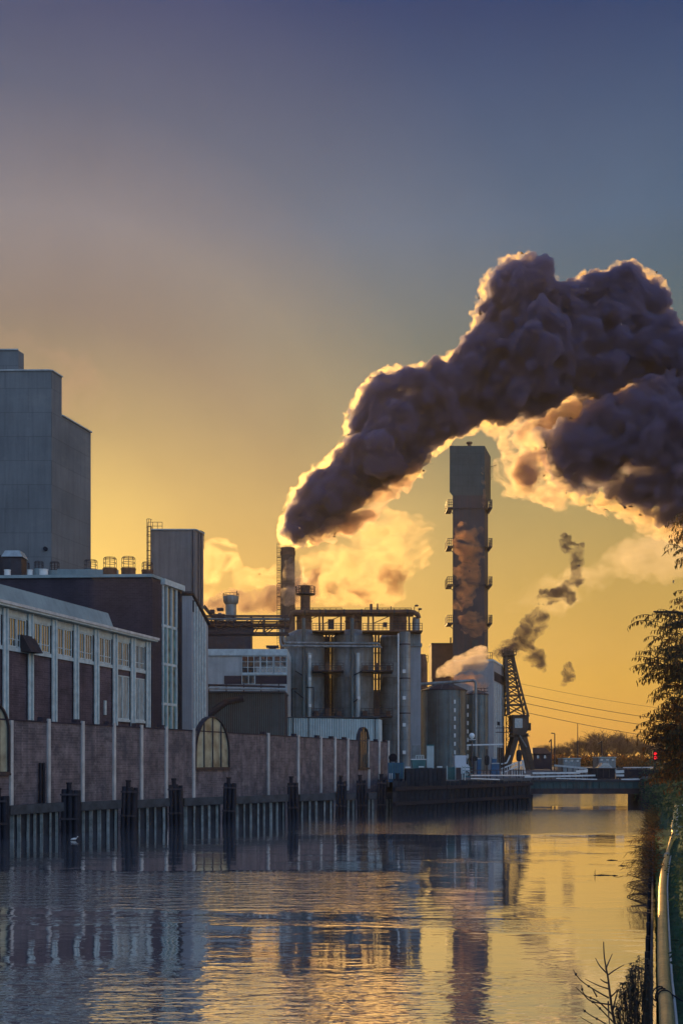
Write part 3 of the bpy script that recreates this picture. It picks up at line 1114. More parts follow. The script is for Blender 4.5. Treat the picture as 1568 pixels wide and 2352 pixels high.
Y = 152.0
wk = thing('works_building', 'pale rendered works hall with multi-paned steel windows left of the tanks', 'building', (PX(565, Y), Y, LZ))
m_ = MB()
m_.prism([(PX(474, Y), Y), (PX(660, Y), Y), (PX(660, Y), Y + 12), (PX(474, Y), Y + 12)], LZ, ZZ(1506, Y))
m_.build('wall', M['concrete_lt'], wk)
m_ = MB()
m_.prism([(PX(473, Y), Y - .25), (PX(660, Y), Y - .25), (PX(660, Y), Y + 12), (PX(473, Y), Y + 12)], ZZ(1506, Y) + .003, ZZ(1491, Y))
m_.build('parapet', M['white_paint'], wk)
m_ = MB()
rect(m_, 515, 659, 1552, 1571, Y, .003, .06)
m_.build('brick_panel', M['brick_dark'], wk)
m_ = MB()
rect(m_, 555, 659, 1546, 1550, Y, .003, .2)
m_.build('window_sill', M['white_paint'], wk)
for (x0, x1, y0, y1, nx, ny) in ((556, 597, 1507.5, 1545.5, 3, 3), (599, 627, 1507.5, 1545.5, 2, 3), (630, 658, 1507.5, 1545.5, 2, 3), (556, 586, 1551, 1571, 2, 1)):
    fr, pn = MB(), MB()
    rect(pn, x0, x1, y0, y1, Y, .07, .09)
    for i in range(nx + 1):
        x = x0 + (x1 - x0) * i / nx
        rect(fr, x - .7, x + .7, y0, y1, Y, .092, .17)
    for j in range(ny + 1):
        yy = y0 + (y1 - y0) * j / ny
        rect(fr, x0 + .7, x1 - .7, yy - .5, yy + .5, Y, .094, .165)
    wn_ = fr.build('window', M['white_paint'], wk)
    pn.build('pane', M['glass'], wn_)
m_ = MB()
rect(m_, 612, 640, 1484, 1488, Y + 3, -1, 1)
rect(m_, 618, 634, 1488.2, 1491, Y + 3, -.7, .7)
m_.build('roof_vent', M['steel_dk'], wk)

# dark shed in front of it, with pipe runs along its eaves
Y = 140.0
sh = thing('dark_corrugated_shed', 'dark blue grey corrugated shed below the pale works hall', 'shed', (PX(558, Y), Y, LZ))
m_ = MB()
x = 412.0
vs = []
kk = 0
m_.prism([(PX(408, Y), Y), (PX(654, Y), Y), (PX(654, Y), Y + 8), (PX(408, Y), Y + 8)], LZ, ZZ(1591, Y))
m_.build('wall', M['steel_dk'], sh)
m_ = MB()
for i in range(40):
    x = 466 + i * 4.75
    m_.bar((PX(x, Y), Y - .05, LZ), (PX(x, Y), Y - .05, ZZ(1592, Y)), .13, .09)
m_.build('cladding', M['silo'], sh)
m_ = MB()
m_.prism([(PX(405, Y), Y - .5), (PX(656, Y), Y - .5), (PX(656, Y), Y + 8), (PX(405, Y), Y + 8)], ZZ(1591, Y) + .003, ZZ(1587.5, Y))
m_.build('roof', M['lead'], sh)
m_ = MB()
m_.tube([(PX(455, Y), Y - .25, ZZ(1662, Y)), (PX(520, Y), Y - .25, ZZ(1612, Y)), (PX(560, Y), Y - .25, ZZ(1604, Y))], .42, 8)
m_.build('inclined_chute', M['steel_dk'], sh, smooth=True)
pr_ = thing('pipe_run', 'two parallel pipes carried along the shed eaves toward the tanks', 'pipe', (PX(412, 139), 139, ZZ(1580, 139)))
m_ = MB()
m_.tube([(PX(412, 138.6), 138.6, ZZ(1568, 138.6)), (PX(470, 138.6), 138.6, ZZ(1573, 138.6)), (PX(655, 138.8), 138.8, ZZ(1577.5, 138.8))], .13, 8)
m_.build('upper_pipe', M['steel_dk'], pr_, smooth=True)
m_ = MB()
m_.tube([(PX(430, 138.6), 138.6, ZZ(1580, 138.6)), (PX(655, 138.6), 138.6, ZZ(1583.5, 138.6))], .15, 8)
m_.build('lower_pipe', M['steel_lt'], pr_, smooth=True)
m_ = MB()
for px in (440, 480, 520, 560, 600, 640):
    m_.bar((PX(px, 139), 139, ZZ(1590, 139)), (PX(px, 139), 139, ZZ(1571, 139)), .14)
m_.build('bracket', M['steel_dk'], pr_)
m_ = MB()
Yp = 128.0
pts = [(PX(421, Yp), Yp, ZZ(1586, Yp)), (PX(444, Yp), Yp, ZZ(1586, Yp))]
for k in range(1, 6):
    a_ = k / 5 * math.pi / 2
    pts.append((PX(444 + 12 * math.sin(a_), Yp), Yp, ZZ(1598 - 12 * math.cos(a_), Yp)))
pts.append((PX(456, Yp), Yp, LZ))
m_.tube(pts, .21, 10)
tag(m_.build('bent_pipe', M['white_steel'], smooth=True), 'white pipe bending down beside the dark shed by the arched window', 'pipe')
m_ = MB()
Yp = 117.0
for (px, r_) in ((418.5, .16), (426, .12)):
    m_.tube([(PX(px, Yp), Yp, LZ), (PX(px, Yp), Yp, ZZ(1455, Yp))], r_, 8)
tag(m_.build('riser_pipe', M['silo'], smooth=True), 'pair of dark riser pipes by the corner of the glazed stair', 'pipe')
m_ = MB()
Yp = 121.0
pts = [(PX(452, Yp), Yp, ZZ(1462, Yp)), (PX(466, Yp), Yp, ZZ(1478, Yp)), (PX(470.5, Yp), Yp, ZZ(1492, Yp)), (PX(470.5, Yp), Yp, ZZ(1572, Yp))]
m_.tube(pts, .30, 10)
tag(m_.build('bent_duct', M['steel_dk'], smooth=True), 'thick dark duct bending down the side of the pale annex', 'pipe')

# ------------------------------------------------------------------ pipe bridge
Y = 130.0
pbx = thing('pipe_bridge', 'rusty trussed pipe bridge spanning from the stair corner to the tanks', 'pipe bridge', (PX(413, Y), Y, ZZ(1454, Y)))
m_ = MB()
for dy in (0, 2.2):
    for py in (1415, 1454):
        m_.bar((PX(412, Y), Y + dy, ZZ(py, Y)), (PX(662, Y), Y + dy, ZZ(py, Y)), .24, .22)
    xs = [414, 455, 496, 537, 578, 605, 655]
    for i, px in enumerate(xs):
        m_.bar((PX(px, Y), Y + dy, ZZ(1415, Y)), (PX(px, Y), Y + dy, ZZ(1454, Y)), .14)
        if i + 1 < len(xs):
            p_, q_ = (px, 1454), (xs[i + 1], 1416)
            m_.bar((PX(p_[0], Y), Y + dy, ZZ(p_[1], Y)), (PX(q_[0], Y), Y + dy, ZZ(q_[1], Y)), .11)
m_.build('truss', M['steel_dk'], pbx)
for (py, r_, mt, dy) in ((1422, .13, 'steel', -.0), (1427, .1, 'rust', .5), (1435, .27, 'rust', .6), (1443, .09, 'steel_dk', .3)):
    m_ = MB()
    m_.tube([(PX(413, Y + dy), Y + dy, ZZ(py, Y)), (PX(640, Y + dy), Y + dy, ZZ(py, Y)), (PX(664, Y + dy), Y + dy + .2, ZZ(py, Y))], r_, 10)
    m_.build('pipe', M[mt], pbx, smooth=True)

# ------------------------------------------------------------------ stack with collar, behind the works hall
Y = 172.0
cs = thing('collared_stack', 'stout dark stack with a wide railed collar behind the pipe bridge', 'stack', (PX(531, Y), Y, LZ))
s = Y / F
m_ = MB()
c = (PX(530.5, Y), Y)
m_.lathe(c, [(14.5 * s, LZ), (14.5 * s, ZZ(1440, Y)), (12.5 * s, ZZ(1430, Y)), (12.5 * s, ZZ(1389, Y)), (17 * s, ZZ(1384, Y)), (18.5 * s, ZZ(1372, Y)), (18.5 * s, ZZ(1370, Y)), (11 * s, ZZ(1369.5, Y))], 24)
m_.build('shaft', M['steel'], cs, smooth=True)
m_ = MB()
for k in range(12):
    a_ = k * math.pi / 6
    m_.bar((c[0] + 18 * s * math.cos(a_), c[1] + 18 * s * math.sin(a_), ZZ(1372, Y)), (c[0] + 18 * s * math.cos(a_), c[1] + 18 * s * math.sin(a_), ZZ(1364, Y)), .06)
m_.ring((c[0], c[1], ZZ(1364, Y)), 18 * s, .04, 24, 5)
m_.bar((PX(545, Y), Y - .5, ZZ(1372, Y)), (PX(545, Y), Y - .5, ZZ(1358, Y)), .12)
m_.build('railing', M['steel_dk'], cs)
for i, (px, r_, yt) in enumerate(((505, 4, 1408), (512, 3, 1415), (562, 7, 1435), (571, 5, 1440))):
    m_ = MB()
    m_.tube([(PX(px, 165), 165, LZ), (PX(px, 165), 165, ZZ(yt, 165))], r_ * 165 / F, 10)
    tag(m_.build('process_column', M['steel'], smooth=True), ['slim steel column just left of the collared stack', 'thinnest steel column close beside the collared stack', 'thicker steel column right of the collared stack', 'steel column farthest right behind the pipe bridge'][i], 'column', 'steel columns beside the collared stack')
# roof clutter in front of the steam
m_ = MB()
for (px, py, w_, h_) in ((484, 1402, 10, 9), (500, 1398, 14, 6), (492, 1412, 26, 12)):
    rect(m_, px, px + w_, py, py + h_, 160, 0, 1)
m_.bar((PX(468, 160), 160, ZZ(1392, 160)), (PX(505, 160), 160, ZZ(1436, 160)), .5)
m_.prism([(PX(476, 160), 161), (PX(575, 160), 161), (PX(575, 160), 164), (PX(476, 160), 164)], LZ, ZZ(1424, 160))
tag(m_.build('roof_plant', M['steel_dk']), 'cluster of dark roof plant and an inclined conveyor right of the beige tower', 'roof plant')

# ------------------------------------------------------------------ round brick chimney
Y = 240.0
s = Y / F
rc = thing('round_chimney', 'round rust brown chimney with a ladder cage, pouring the long smoke plume', 'chimney', (PX(661, Y), Y, LZ))
c = (PX(661, Y), Y)
m_ = MB()
m_.lathe(c, [(18.5 * s, LZ), (17 * s, ZZ(1420, Y)), (16 * s, ZZ(1262, Y)), (16.6 * s, ZZ(1262, Y) + .01), (16.6 * s, ZZ(1259, Y)), (14.8 * s, ZZ(1259, Y)), (14.8 * s, ZZ(1264, Y))], 28)
m_.build('shaft', M['chim_brown'], rc, smooth=True)
m_ = MB()
m_.lathe(c, [(16.5 * s, ZZ(1276, Y)), (17.3 * s, ZZ(1276, Y) + .02), (17.3 * s, ZZ(1266, Y)), (16.4 * s, ZZ(1266, Y) + .02)], 28)
m_.build('band', M['rust'], rc, smooth=True)
ladder(PX(640.2, Y), Y - .2, ZZ(1490, Y), ZZ(1254, Y), .62, rc)
m_ = MB()
for py in (1280, 1310, 1340, 1370, 1400):
    m_.bar((PX(637, Y), Y, ZZ(py, Y)), (PX(648, Y), Y, ZZ(py, Y)), .14)
m_.build('ladder_bracket', M['steel_dk'], rc)

# ------------------------------------------------------------------ evaporator tanks
YT = 166.0
s = YT / F


def tank(px, rpx, neckpx, nr, ycone0, ycone1, yneck, label, body, Y=YT):
    s_ = Y / F
    t_ = thing('evaporator_tank', label, 'tank', (PX(px, Y), Y, LZ), 'evaporator tanks under the gallery duct')
    c_ = (PX(px, Y), Y)
    m_ = MB()
    m_.lathe(c_, [(rpx * s_, LZ), (rpx * s_, ZZ(1560, Y)), (rpx * s_ * 1.015, ZZ(1559, Y)), (rpx * s_ * 1.015, ZZ(1556, Y)), (rpx * s_, ZZ(1555, Y)), (rpx * s_, ZZ(ycone0, Y))], 32)
    m_.build('shell', M[body], t_, smooth=True)
    m_ = MB()
    dx = (neckpx - px) * s_
    n_ = 24
    b0 = []
    for (r_, z_, k_) in ((rpx * s_, ZZ(ycone0, Y) + .004, 0), (rpx * s_ * .93, ZZ(ycone0 - 6, Y), .1), (nr * s_ * 1.05, ZZ(ycone1, Y), 1)):
        b0.append((r_, z_, k_))
    base = len(m_.v)
    for (r_, z_, k_) in b0:
        for k in range(n_):
            a_ = 2 * math.pi * k / n_
            m_.v.append(Vector((c_[0] + dx * k_ + r_ * math.cos(a_), c_[1] + r_ * math.sin(a_), z_)))
    for i in range(2):
        for k in range(n_):
            k2 = (k + 1) % n_
            m_.f.append((base + i * n_ + k, base + i * n_ + k2, base + (i + 1) * n_ + k2, base + (i + 1) * n_ + k))
    m_.build('cone', M[body], t_, smooth=True)
    m_ = MB()
    m_.lathe((c_[0] + dx, c_[1]), [(nr * s_, ZZ(ycone1, Y) - .3), (nr * s_, ZZ(yneck + 22, Y)), (nr * s_ * 1.08, ZZ(yneck + 21, Y)), (nr * s_ * 1.08, ZZ(yneck + 18, Y)), (nr * s_, ZZ(yneck + 17, Y)), (nr * s_, ZZ(yneck, Y))], 24)
    m_.build('neck', M['rust'], t_, smooth=True)
    return t_


tA = tank(699, 46, 698, 17.5, 1464, 1447, 1408, 'leftmost grey evaporator tank, below the vent stack with the ring platform', 'steel')
tB = tank(811, 47, 810, 17.5, 1464, 1447, 1408, 'middle grey evaporator tank with a full-height pipe on its face', 'steel')
tC = tank(899, 27, 916, 17.5, 1466, 1449, 1408, 'slim dark evaporator tank right of the see-through gap', 'steel', YT + 2)
for (t_, px, w_, mt, y0) in ((tA, 697.5, 4.2, 'silo', 1420), (tB, 808.5, 4.2, 'silo', 1420), (tA, 710.5, 5.5, 'steel_lt', 1500), (tB, 821.5, 6, 'steel_lt', 1500)):
    m_ = MB()
    Yq = YT - 3.3
    m_.tube([(PX(px, Yq), Yq, LZ), (PX(px, Yq), Yq, ZZ(y0, Yq))], w_ * Yq / F, 12)
    m_.build('riser_pipe', M[mt], t_, smooth=True)
for (t_, px, ys) in ((tA, 712, (1505, 1556, 1617)), (tB, 824, (1600,))):
    for yy in ys:
        m_ = MB()
        rect(m_, px - 3, px + 3, yy, yy + 7, YT - 3.7, 0, .3)
        m_.build('junction_box', M['white_steel'], t_)
for (t_, x0, y0, x1, y1) in ((tA, 677, 1588, 697, 1604), (tA, 678, 1541, 694, 1551), (tB, 812, 1613, 826, 1602), (tB, 812, 1551, 832, 1541), (tA, 703, 1579, 720, 1579), (tA, 720, 1579, 720, 1645), (tA, 670, 1582, 683, 1582), (tA, 670, 1582, 670, 1645)):
    m_ = MB()
    m_.bar((PX(x0, YT - 3.8), YT - 3.8, ZZ(y0, YT - 3.8)), (PX(x1, YT - 3.8), YT - 3.8, ZZ(y1, YT - 3.8)), .16)
    m_.build('bracket', M['wood'], t_)

# big right-hand riser column, thin bright pipe and pale stair shaft
Y = 160.0
m_ = MB()
m_.tube([(PX(929.5, Y), Y, LZ), (PX(929.5, Y), Y, ZZ(1452, Y))], 12 * Y / F, 20)
t = thing('riser_column', 'thick grey riser column with white junction boxes right of the thin bright pipe', 'column', (PX(929.5, Y), Y, LZ))
m_.build('pipe', M['steel'], t, smooth=True)
for yy in (1538, 1599, 1661, 1724):
    m_ = MB()
    rect(m_, 924, 931, yy, yy + 8, Y - .75, 0, .35)
    m_.build('junction_box', M['white_steel'], t)
for yy in (1482, 1560, 1640):
    m_ = MB()
    m_.lathe((PX(929.5, Y), Y), [(12 * Y / F, ZZ(yy, Y)), (12.8 * Y / F, ZZ(yy, Y) + .01), (12.8 * Y / F, ZZ(yy - 3, Y)), (12 * Y / F, ZZ(yy - 3, Y) + .01)], 20, cap=False)
    m_.build('flange', M['steel_dk'], t, smooth=True)
m_ = MB()
m_.tube([(PX(914.3, 158), 158, LZ), (PX(914.3, 158), 158, ZZ(1455, 158))], .11, 8)
tag(m_.build('thin_pipe', M['white_steel'], smooth=True), 'thin bright vertical pipe running full height before the dark tank', 'pipe')
Y = 164.0
t = thing('stair_shaft', 'pale flat stair shaft at the right end of the tank group', 'stair shaft', (PX(954, Y), Y, LZ))
m_ = MB()
m_.prism([(PX(942, Y), Y), (PX(966, Y), Y), (PX(967, Y), Y + 6), (PX(943, Y), Y + 6)], LZ, ZZ(1485, Y))
m_.build('wall', M['clad_lt'], t)
m_ = MB()
m_.prism([(PX(938, Y), Y - .3), (PX(968.5, Y), Y - .3), (PX(969, Y), Y + 6.3), (PX(938, Y), Y + 6.3)], ZZ(1485, Y) + .003, ZZ(1478, Y))
m_.prism([(PX(940, Y), Y), (PX(966, Y), Y), (PX(966, Y), Y + 6), (PX(940, Y), Y + 6)], ZZ(1478, Y) + .006, ZZ(1455, Y))
m_.build('upper_floor', M['steel'], t)
m_ = MB()
rect(m_, 946, 964, 1712, 1746, Y, .003, .1)
m_.build('louvre_door', M['steel'], t)
m_ = MB()
m_.lathe((PX(955, Y + 2), Y + 2), [(9 * Y / F, ZZ(1450, Y)), (9 * Y / F, ZZ(1424, Y)), (8 * Y / F, ZZ(1414, Y))], 20)
m_.build('drum', M['steel'], t, smooth=True)

# gallery duct along the tops of the tanks
Y = YT - 2.0
gd = thing('gallery_duct', 'long rust stained duct running along the tops of the evaporator tanks', 'duct', (PX(664, Y), Y, ZZ(1406, Y)))
pts = [(PX(655, Y), Y, ZZ(1436, Y)), (PX(661, Y), Y, ZZ(1433, Y)), (PX(664.5, Y), Y, ZZ(1426, Y)), (PX(666, Y), Y, ZZ(1416, Y)), (PX(670, Y), Y, ZZ(1409, Y)), (PX(678, Y), Y, ZZ(1406, Y)), (PX(940, Y), Y, ZZ(1405, Y)), (PX(951, Y), Y, ZZ(1407, Y)), (PX(959, Y), Y, ZZ(1412, Y)), (PX(961, Y), Y, ZZ(1420, Y))]
m_ = MB()
m_.tube(pts, 5.6 * Y / F, 14)
m_.build('pipe', M['rust'], gd, smooth=True)
m_ = MB()
for px in (700, 735, 748, 790, 830, 852, 870, 905, 935):
    m_.tube([(PX(px, Y) - .12, Y, ZZ(1405.6, Y)), (PX(px, Y) + .12, Y, ZZ(1405.6, Y))], 6.6 * Y / F, 14)
m_.build('flange', M['steel_dk'], gd, smooth=True)
m_ = MB()
m_.prism([(PX(672, Y), Y + .9), (PX(950, Y), Y + .9), (PX(950, Y), Y + 1.3), (PX(672, Y), Y + 1.3)], ZZ(1414, Y), ZZ(1408, Y))
for px in (733, 741, 783, 829, 846, 857, 897, 901, 940):
    m_.bar((PX(px, Y), Y + 1.1, ZZ(1449, Y)), (PX(px, Y), Y + 1.1, ZZ(1412, Y)), .26)
for (x0, x1) in ((683, 733), (744, 783), (857, 897)):
    m_.bar((PX(x0, Y), Y + 1.1, ZZ(1430, Y)), (PX(x1, Y), Y + 1.1, ZZ(1412, Y)), .12)
m_.build('support_frame', M['rust'], gd)
m_ = MB()
for (x0, x1) in ((678, 785), (838, 944)):
    for py in (1401, 1397):
        m_.bar((PX(x0, Y), Y - .2, ZZ(py, Y)), (PX(x1, Y), Y - .2, ZZ(py, Y)), .09)
    for i in range(9):
        px = x0 + (x1 - x0) * i / 8
        m_.bar((PX(px, Y), Y - .2, ZZ(1404, Y)), (PX(px, Y), Y - .2, ZZ(1397, Y)), .08)
m_.build('railing', M['steel_dk'], gd)
for (px, w_, y0, y1) in ((760, 14, 1423, 1445), (884, 9, 1430, 1440), (852, 6, 1388, 1404), (866.5, 3, 1387, 1400), (897, 2, 1393, 1401)):
    m_ = MB()
    rect(m_, px - w_ / 2, px + w_ / 2, y0, y1, Y + 2, -.4, .4)
    m_.build('valve_box', M['steel_dk'], gd)
for (px, yt, dx) in ((951, 1391, 5), (961, 1399, 3)):
    m_ = MB()
    m_.tube([(PX(px, Y), Y, ZZ(1408, Y)), (PX(px, Y), Y, ZZ(yt + 4, Y)), (PX(px + dx * .5, Y), Y, ZZ(yt, Y))], .06, 6)
    m_.ball((PX(px + dx, Y), Y, ZZ(yt, Y)), .3, .2, .16)
    m_.build('floodlight', M['steel_dk'], gd)

# vent stack with ring platform
Y = YT - .3
s = Y / F
vsn = thing('vent_stack', 'short rusty vent stack with a railed ring platform above the leftmost tank', 'stack', (PX(701, Y), Y, ZZ(1408, Y)))
c = (PX(701, Y), Y)
m_ = MB()
m_.lathe(c, [(11.3 * s, ZZ(1402, Y)), (11.3 * s, ZZ(1350, Y)), (12 * s, ZZ(1350, Y) + .02), (12 * s, ZZ(1346.5, Y)), (9 * s, ZZ(1346.5, Y)), (9 * s, ZZ(1352, Y))], 24)
m_.build('shaft', M['rust'], vsn, smooth=True)
m_ = MB()
m_.lathe(c, [(11.6 * s, ZZ(1368, Y)), (22.5 * s, ZZ(1366, Y)), (22.5 * s, ZZ(1364, Y)), (11.6 * s, ZZ(1364, Y) + .01)], 24)
m_.build('deck', M['steel_dk'], vsn)
m_ = MB()
for k in range(14):
    a_ = k * math.pi / 7
    m_.bar((c[0] + 22 * s * math.cos(a_), c[1] + 22 * s * math.sin(a_), ZZ(1364.5, Y)), (c[0] + 22.5 * s * math.cos(a_), c[1] + 22.5 * s * math.sin(a_), ZZ(1348, Y)), .08)
for py in (1348, 1356):
    m_.ring((c[0], c[1], ZZ(py, Y)), 22.4 * s, .045, 28, 5)
m_.build('railing', M['steel_dk'], vsn)

# platforms between the tanks
PLAT = [(717, 791, 1450, 'upper railed platform between the left and middle tanks'), (832, 969, 1450, 'long upper railed platform right of the middle tank'),
        (716, 789, 1541, 'mid-height railed platform between the left and middle tanks'), (830, 902, 1541, 'mid-height railed platform right of the middle tank'),
        (716, 789, 1645, 'lowest railed platform between the left and middle tanks'), (828, 901, 1645, 'lowest railed platform right of the middle tank')]
for (x0, x1, py, lb) in PLAT:
    Y = YT - 4.2
    t = thing('platform', lb, 'platform', (PX((x0 + x1) / 2, Y), Y, ZZ(py, Y)), 'railed platforms between the tanks')
    m_ = MB()
    m_.prism([(PX(x0, Y), Y - .8), (PX(x1, Y), Y - .8), (PX(x1, Y), Y + 4), (PX(x0, Y), Y + 4)], ZZ(py + 2, Y), ZZ(py - 1, Y))
    m_.build('deck', M['rust' if py < 1500 else 'steel_dk'], t)
    m_ = MB()
    k = int((x1 - x0) / 9)
    for i in range(k + 1):
        px = x0 + .6 + (x1 - x0 - 1.2) * i / k
        m_.bar((PX(px, Y), Y - .7, ZZ(py - 1, Y)), (PX(px, Y), Y - .7, ZZ(py - 17, Y)), .07)
    for dz in (6, 11.5, 17):
        m_.bar((PX(x0, Y), Y - .7, ZZ(py - dz, Y)), (PX(x1, Y), Y - .7, ZZ(py - dz, Y)), .07)
    m_.build('railing', M['steel_dk'], t)
    if py > 1500:
        for q_ in range(3):
            m_ = MB()
            px = x0 + 10 + q_ * (x1 - x0 - 20) / 2
            rect(m_, px - 5, px + 5, py - 12 - 5 * (q_ % 2), py - 1, Y + 1, -.4, .5)
            m_.build('valve_gear', M['rust'], t)

# steel frame in the gaps
fr_ = thing('support_frame', 'dark steel frame with uprights in the gaps between the tanks', 'steel frame', (PX(755, YT), YT, LZ))
Y = YT + 1.5
for px in (749, 756, 764, 862, 869):
    m_ = MB()
    m_.bar((PX(px, Y), Y, LZ), (PX(px, Y), Y, ZZ(1450, Y)), .32)
    m_.build('upright', M['steel_dk'], fr_)
m_ = MB()
for py in (1475, 1500, 1530, 1560, 1590, 1620):
    m_.bar((PX(742, Y), Y, ZZ(py, Y)), (PX(772, Y), Y, ZZ(py, Y)), .22)
    m_.bar((PX(855, Y), Y, ZZ(py, Y)), (PX(876, Y), Y, ZZ(py, Y)), .18)
m_.build('cross_beam', M['steel_dk'], fr_)
m_ = MB()
m_.prism([(PX(738, Y + 2), Y + 2), (PX(755, Y + 2), Y + 2), (PX(755, Y + 2), Y + 2.4), (PX(738, Y + 2), Y + 2.4)], LZ, ZZ(1462, Y + 2))
m_.prism([(PX(759, Y + 2), Y + 2), (PX(772, Y + 2), Y + 2), (PX(772, Y + 2), Y + 2.4), (PX(759, Y + 2), Y + 2.4)], LZ, ZZ(1462, Y + 2))
m_.prism([(PX(755.2, Y + 2), Y + 2), (PX(758.8, Y + 2), Y + 2), (PX(758.8, Y + 2), Y + 2.4), (PX(755.2, Y + 2), Y + 2.4)], LZ, ZZ(1560, Y + 2))
m_.prism([(PX(850, Y + 2), Y + 2), (PX(880, Y + 2), Y + 2), (PX(880, Y + 2), Y + 2.4), (PX(850, Y + 2), Y + 2.4)], LZ, ZZ(1585, Y + 2))
m_.build('rear_panel', M['steel_dk'], fr_)

# twin cross pipes in front of the tanks
Y = YT - 4.0
tp = thing('cross_pipe', 'pair of grey pipes crossing the tank fronts and turning up to the pipe bridge', 'pipe', (PX(645, Y), Y, ZZ(1480, Y)))
for (dy, yy, xe, xs_) in ((0, 1476.5, 868, 651), (-.25, 1484, 872, 644)):
    m_ = MB()
    pts = [(PX(xs_, Y), Y + dy, ZZ(1434, Y)), (PX(xs_, Y), Y + dy, ZZ(yy - 9, Y)), (PX(xs_ + 1.5, Y), Y + dy, ZZ(yy - 3, Y)), (PX(xs_ + 5, Y), Y + dy, ZZ(yy, Y)), (PX(xe, Y), Y + dy, ZZ(yy + 1.5, Y)), (PX(xe + 4, Y), Y + dy, ZZ(yy + 5, Y))]
    m_.tube(pts, .19, 10)
    m_.build('pipe', M['steel'], tp, smooth=True)

# corrugated low shed before the tanks
Y = 149.0
cr = thing('corrugated_shed', 'long low pale green corrugated shed behind the quay wall', 'shed', (PX(750, Y), Y, LZ))
m_ = MB()
xs = []
k = 90
y0, y1 = Y, Y + 5
prof = []
for i in range(k + 1):
    px = 623 + (871 - 623) * i / k
    prof.append((PX(px, Y), Y - (.09 if i % 2 else 0)))
pts = prof + [(PX(877, Y), Y + .4), (PX(877, Y), Y + 5), (PX(623, Y), Y + 5)]
zt0, zt1 = ZZ(1648, Y), ZZ(1652, Y)
hts = [zt0 + (zt1 - zt0) * min(1, i / k) for i in range(k + 1)] + [zt1 - .1, zt1 - .1, zt0]
m_.prism(pts, LZ, hts)
m_.build('wall', M['corr'], cr)
m_ = MB()
for (px) in (674, 709, 862):
    rect(m_, px - .9, px + .9, 1649, 1710, Y, .1, .2)
m_.build('downpipe', M['wood'], cr)
m_ = MB()
m_.prism([(PX(622, Y), Y - .2), (PX(872, Y), Y - .2), (PX(872, Y), Y + 5), (PX(622, Y), Y + 5)], ZZ(1648, Y) + .003, [ZZ(1646.8, Y), ZZ(1650, Y) + .2, ZZ(1650, Y) + .2, ZZ(1646.8, Y)])
m_.build('roof', M['lead'], cr)

# brown tank with railing right of the tank group
Y = 178.0
t = thing('brown_tank', 'small rust brown tank with a roof railing beside the stair shaft', 'tank', (PX(972, Y), Y, LZ))
m_ = MB()
m_.lathe((PX(970, Y), Y), [(11 * Y / F, LZ), (11 * Y / F, ZZ(1522, Y)), (7 * Y / F, ZZ(1508, Y)), (7 * Y / F, ZZ(1503, Y))], 20)
m_.build('shell', M['rust'], t, smooth=True)
m_ = MB()
for px in (974, 978, 982):
    m_.bar((PX(px, Y), Y, ZZ(1522, Y)), (PX(px, Y), Y, ZZ(1505, Y)), .08)
for py in (1505, 1513):
    m_.bar((PX(973, Y), Y, ZZ(py, Y)), (PX(982, Y), Y, ZZ(py, Y)), .08)
m_.build('railing', M['steel_dk'], t)


# ------------------------------------------------------------------ silos
def silo(px, rpx, yeave, yapex, Y, label, rings, glint_px):
    s_ = Y / F
    c_ = (PX(px, Y), Y)
    t_ = thing('storage_silo', label, 'silo', (c_[0], c_[1], LZ), 'corrugated storage silos by the quay')
    m_ = MB()
    zt_ = ZZ(yeave, Y)
    n_ = 26
    prof = []
    for i in range(n_):
        z_ = LZ + (zt_ - LZ) * i / n_
        z2_ = LZ + (zt_ - LZ) * (i + .5) / n_
        prof += [(rpx * s_, z_), (rpx * s_ * 1.008, z2_)]
    prof.append((rpx * s_, zt_))
    m_.lathe(c_, prof, 40)
    m_.build('shell', M['silo'], t_, smooth=True, sharp=60)
    m_ = MB()
    m_.lathe(c_, [(rpx * s_ * 1.05, zt_ + .004), (rpx * s_ * 1.05, zt_ + .14), (rpx * s_ * .12, ZZ(yapex, Y)), (rpx * s_ * .12, ZZ(yapex - 3, Y)), (0.02, ZZ(yapex - 3, Y) + .02)], 32)
    m_.build('roof', M['steel_dk'], t_, smooth=True, sharp=20)
    m_ = MB()
    for k in range(10):
        a_ = 2 * math.pi * k / 10 + .1
        m_.bar((c_[0] + rpx * s_ * 1.05 * math.cos(a_), c_[1] + rpx * s_ * 1.05 * math.sin(a_), zt_ + .16), (c_[0] + rpx * s_ * .12 * math.cos(a_), c_[1] + rpx * s_ * .12 * math.sin(a_), ZZ(yapex, Y) + .06), .12)
    m_.build('roof_rib', M['lead'], t_)
    m_ = MB()
    for k in range(12):
        a_ = 2 * math.pi * k / 12 + .13
        x_, y_ = c_[0] + rpx * s_ * 1.02 * math.cos(a_), c_[1] + rpx * s_ * 1.02 * math.sin(a_)
        m_.bar((x_, y_, LZ), (x_, y_, zt_), .1)
    m_.build('stiffener', M['silo'], t_)
    m_ = MB()
    y_ = yeave + 22
    a_ = math.asin((glint_px - px) / rpx)
    while y_ < 1738:
        x_ = c_[0] + rpx * s_ * 1.045 * math.sin(a_)
        yy = c_[1] - rpx * s_ * 1.045 * math.cos(a_)
        m_.bar((x_, yy, ZZ(y_, Y)), (x_, yy, ZZ(y_ + 9, Y)), .26, .08)  # white strips stand in for sun glints along the silo flange
        y_ += 19
    m_.build('glint_strip', M['white_steel'], t_)
    return t_


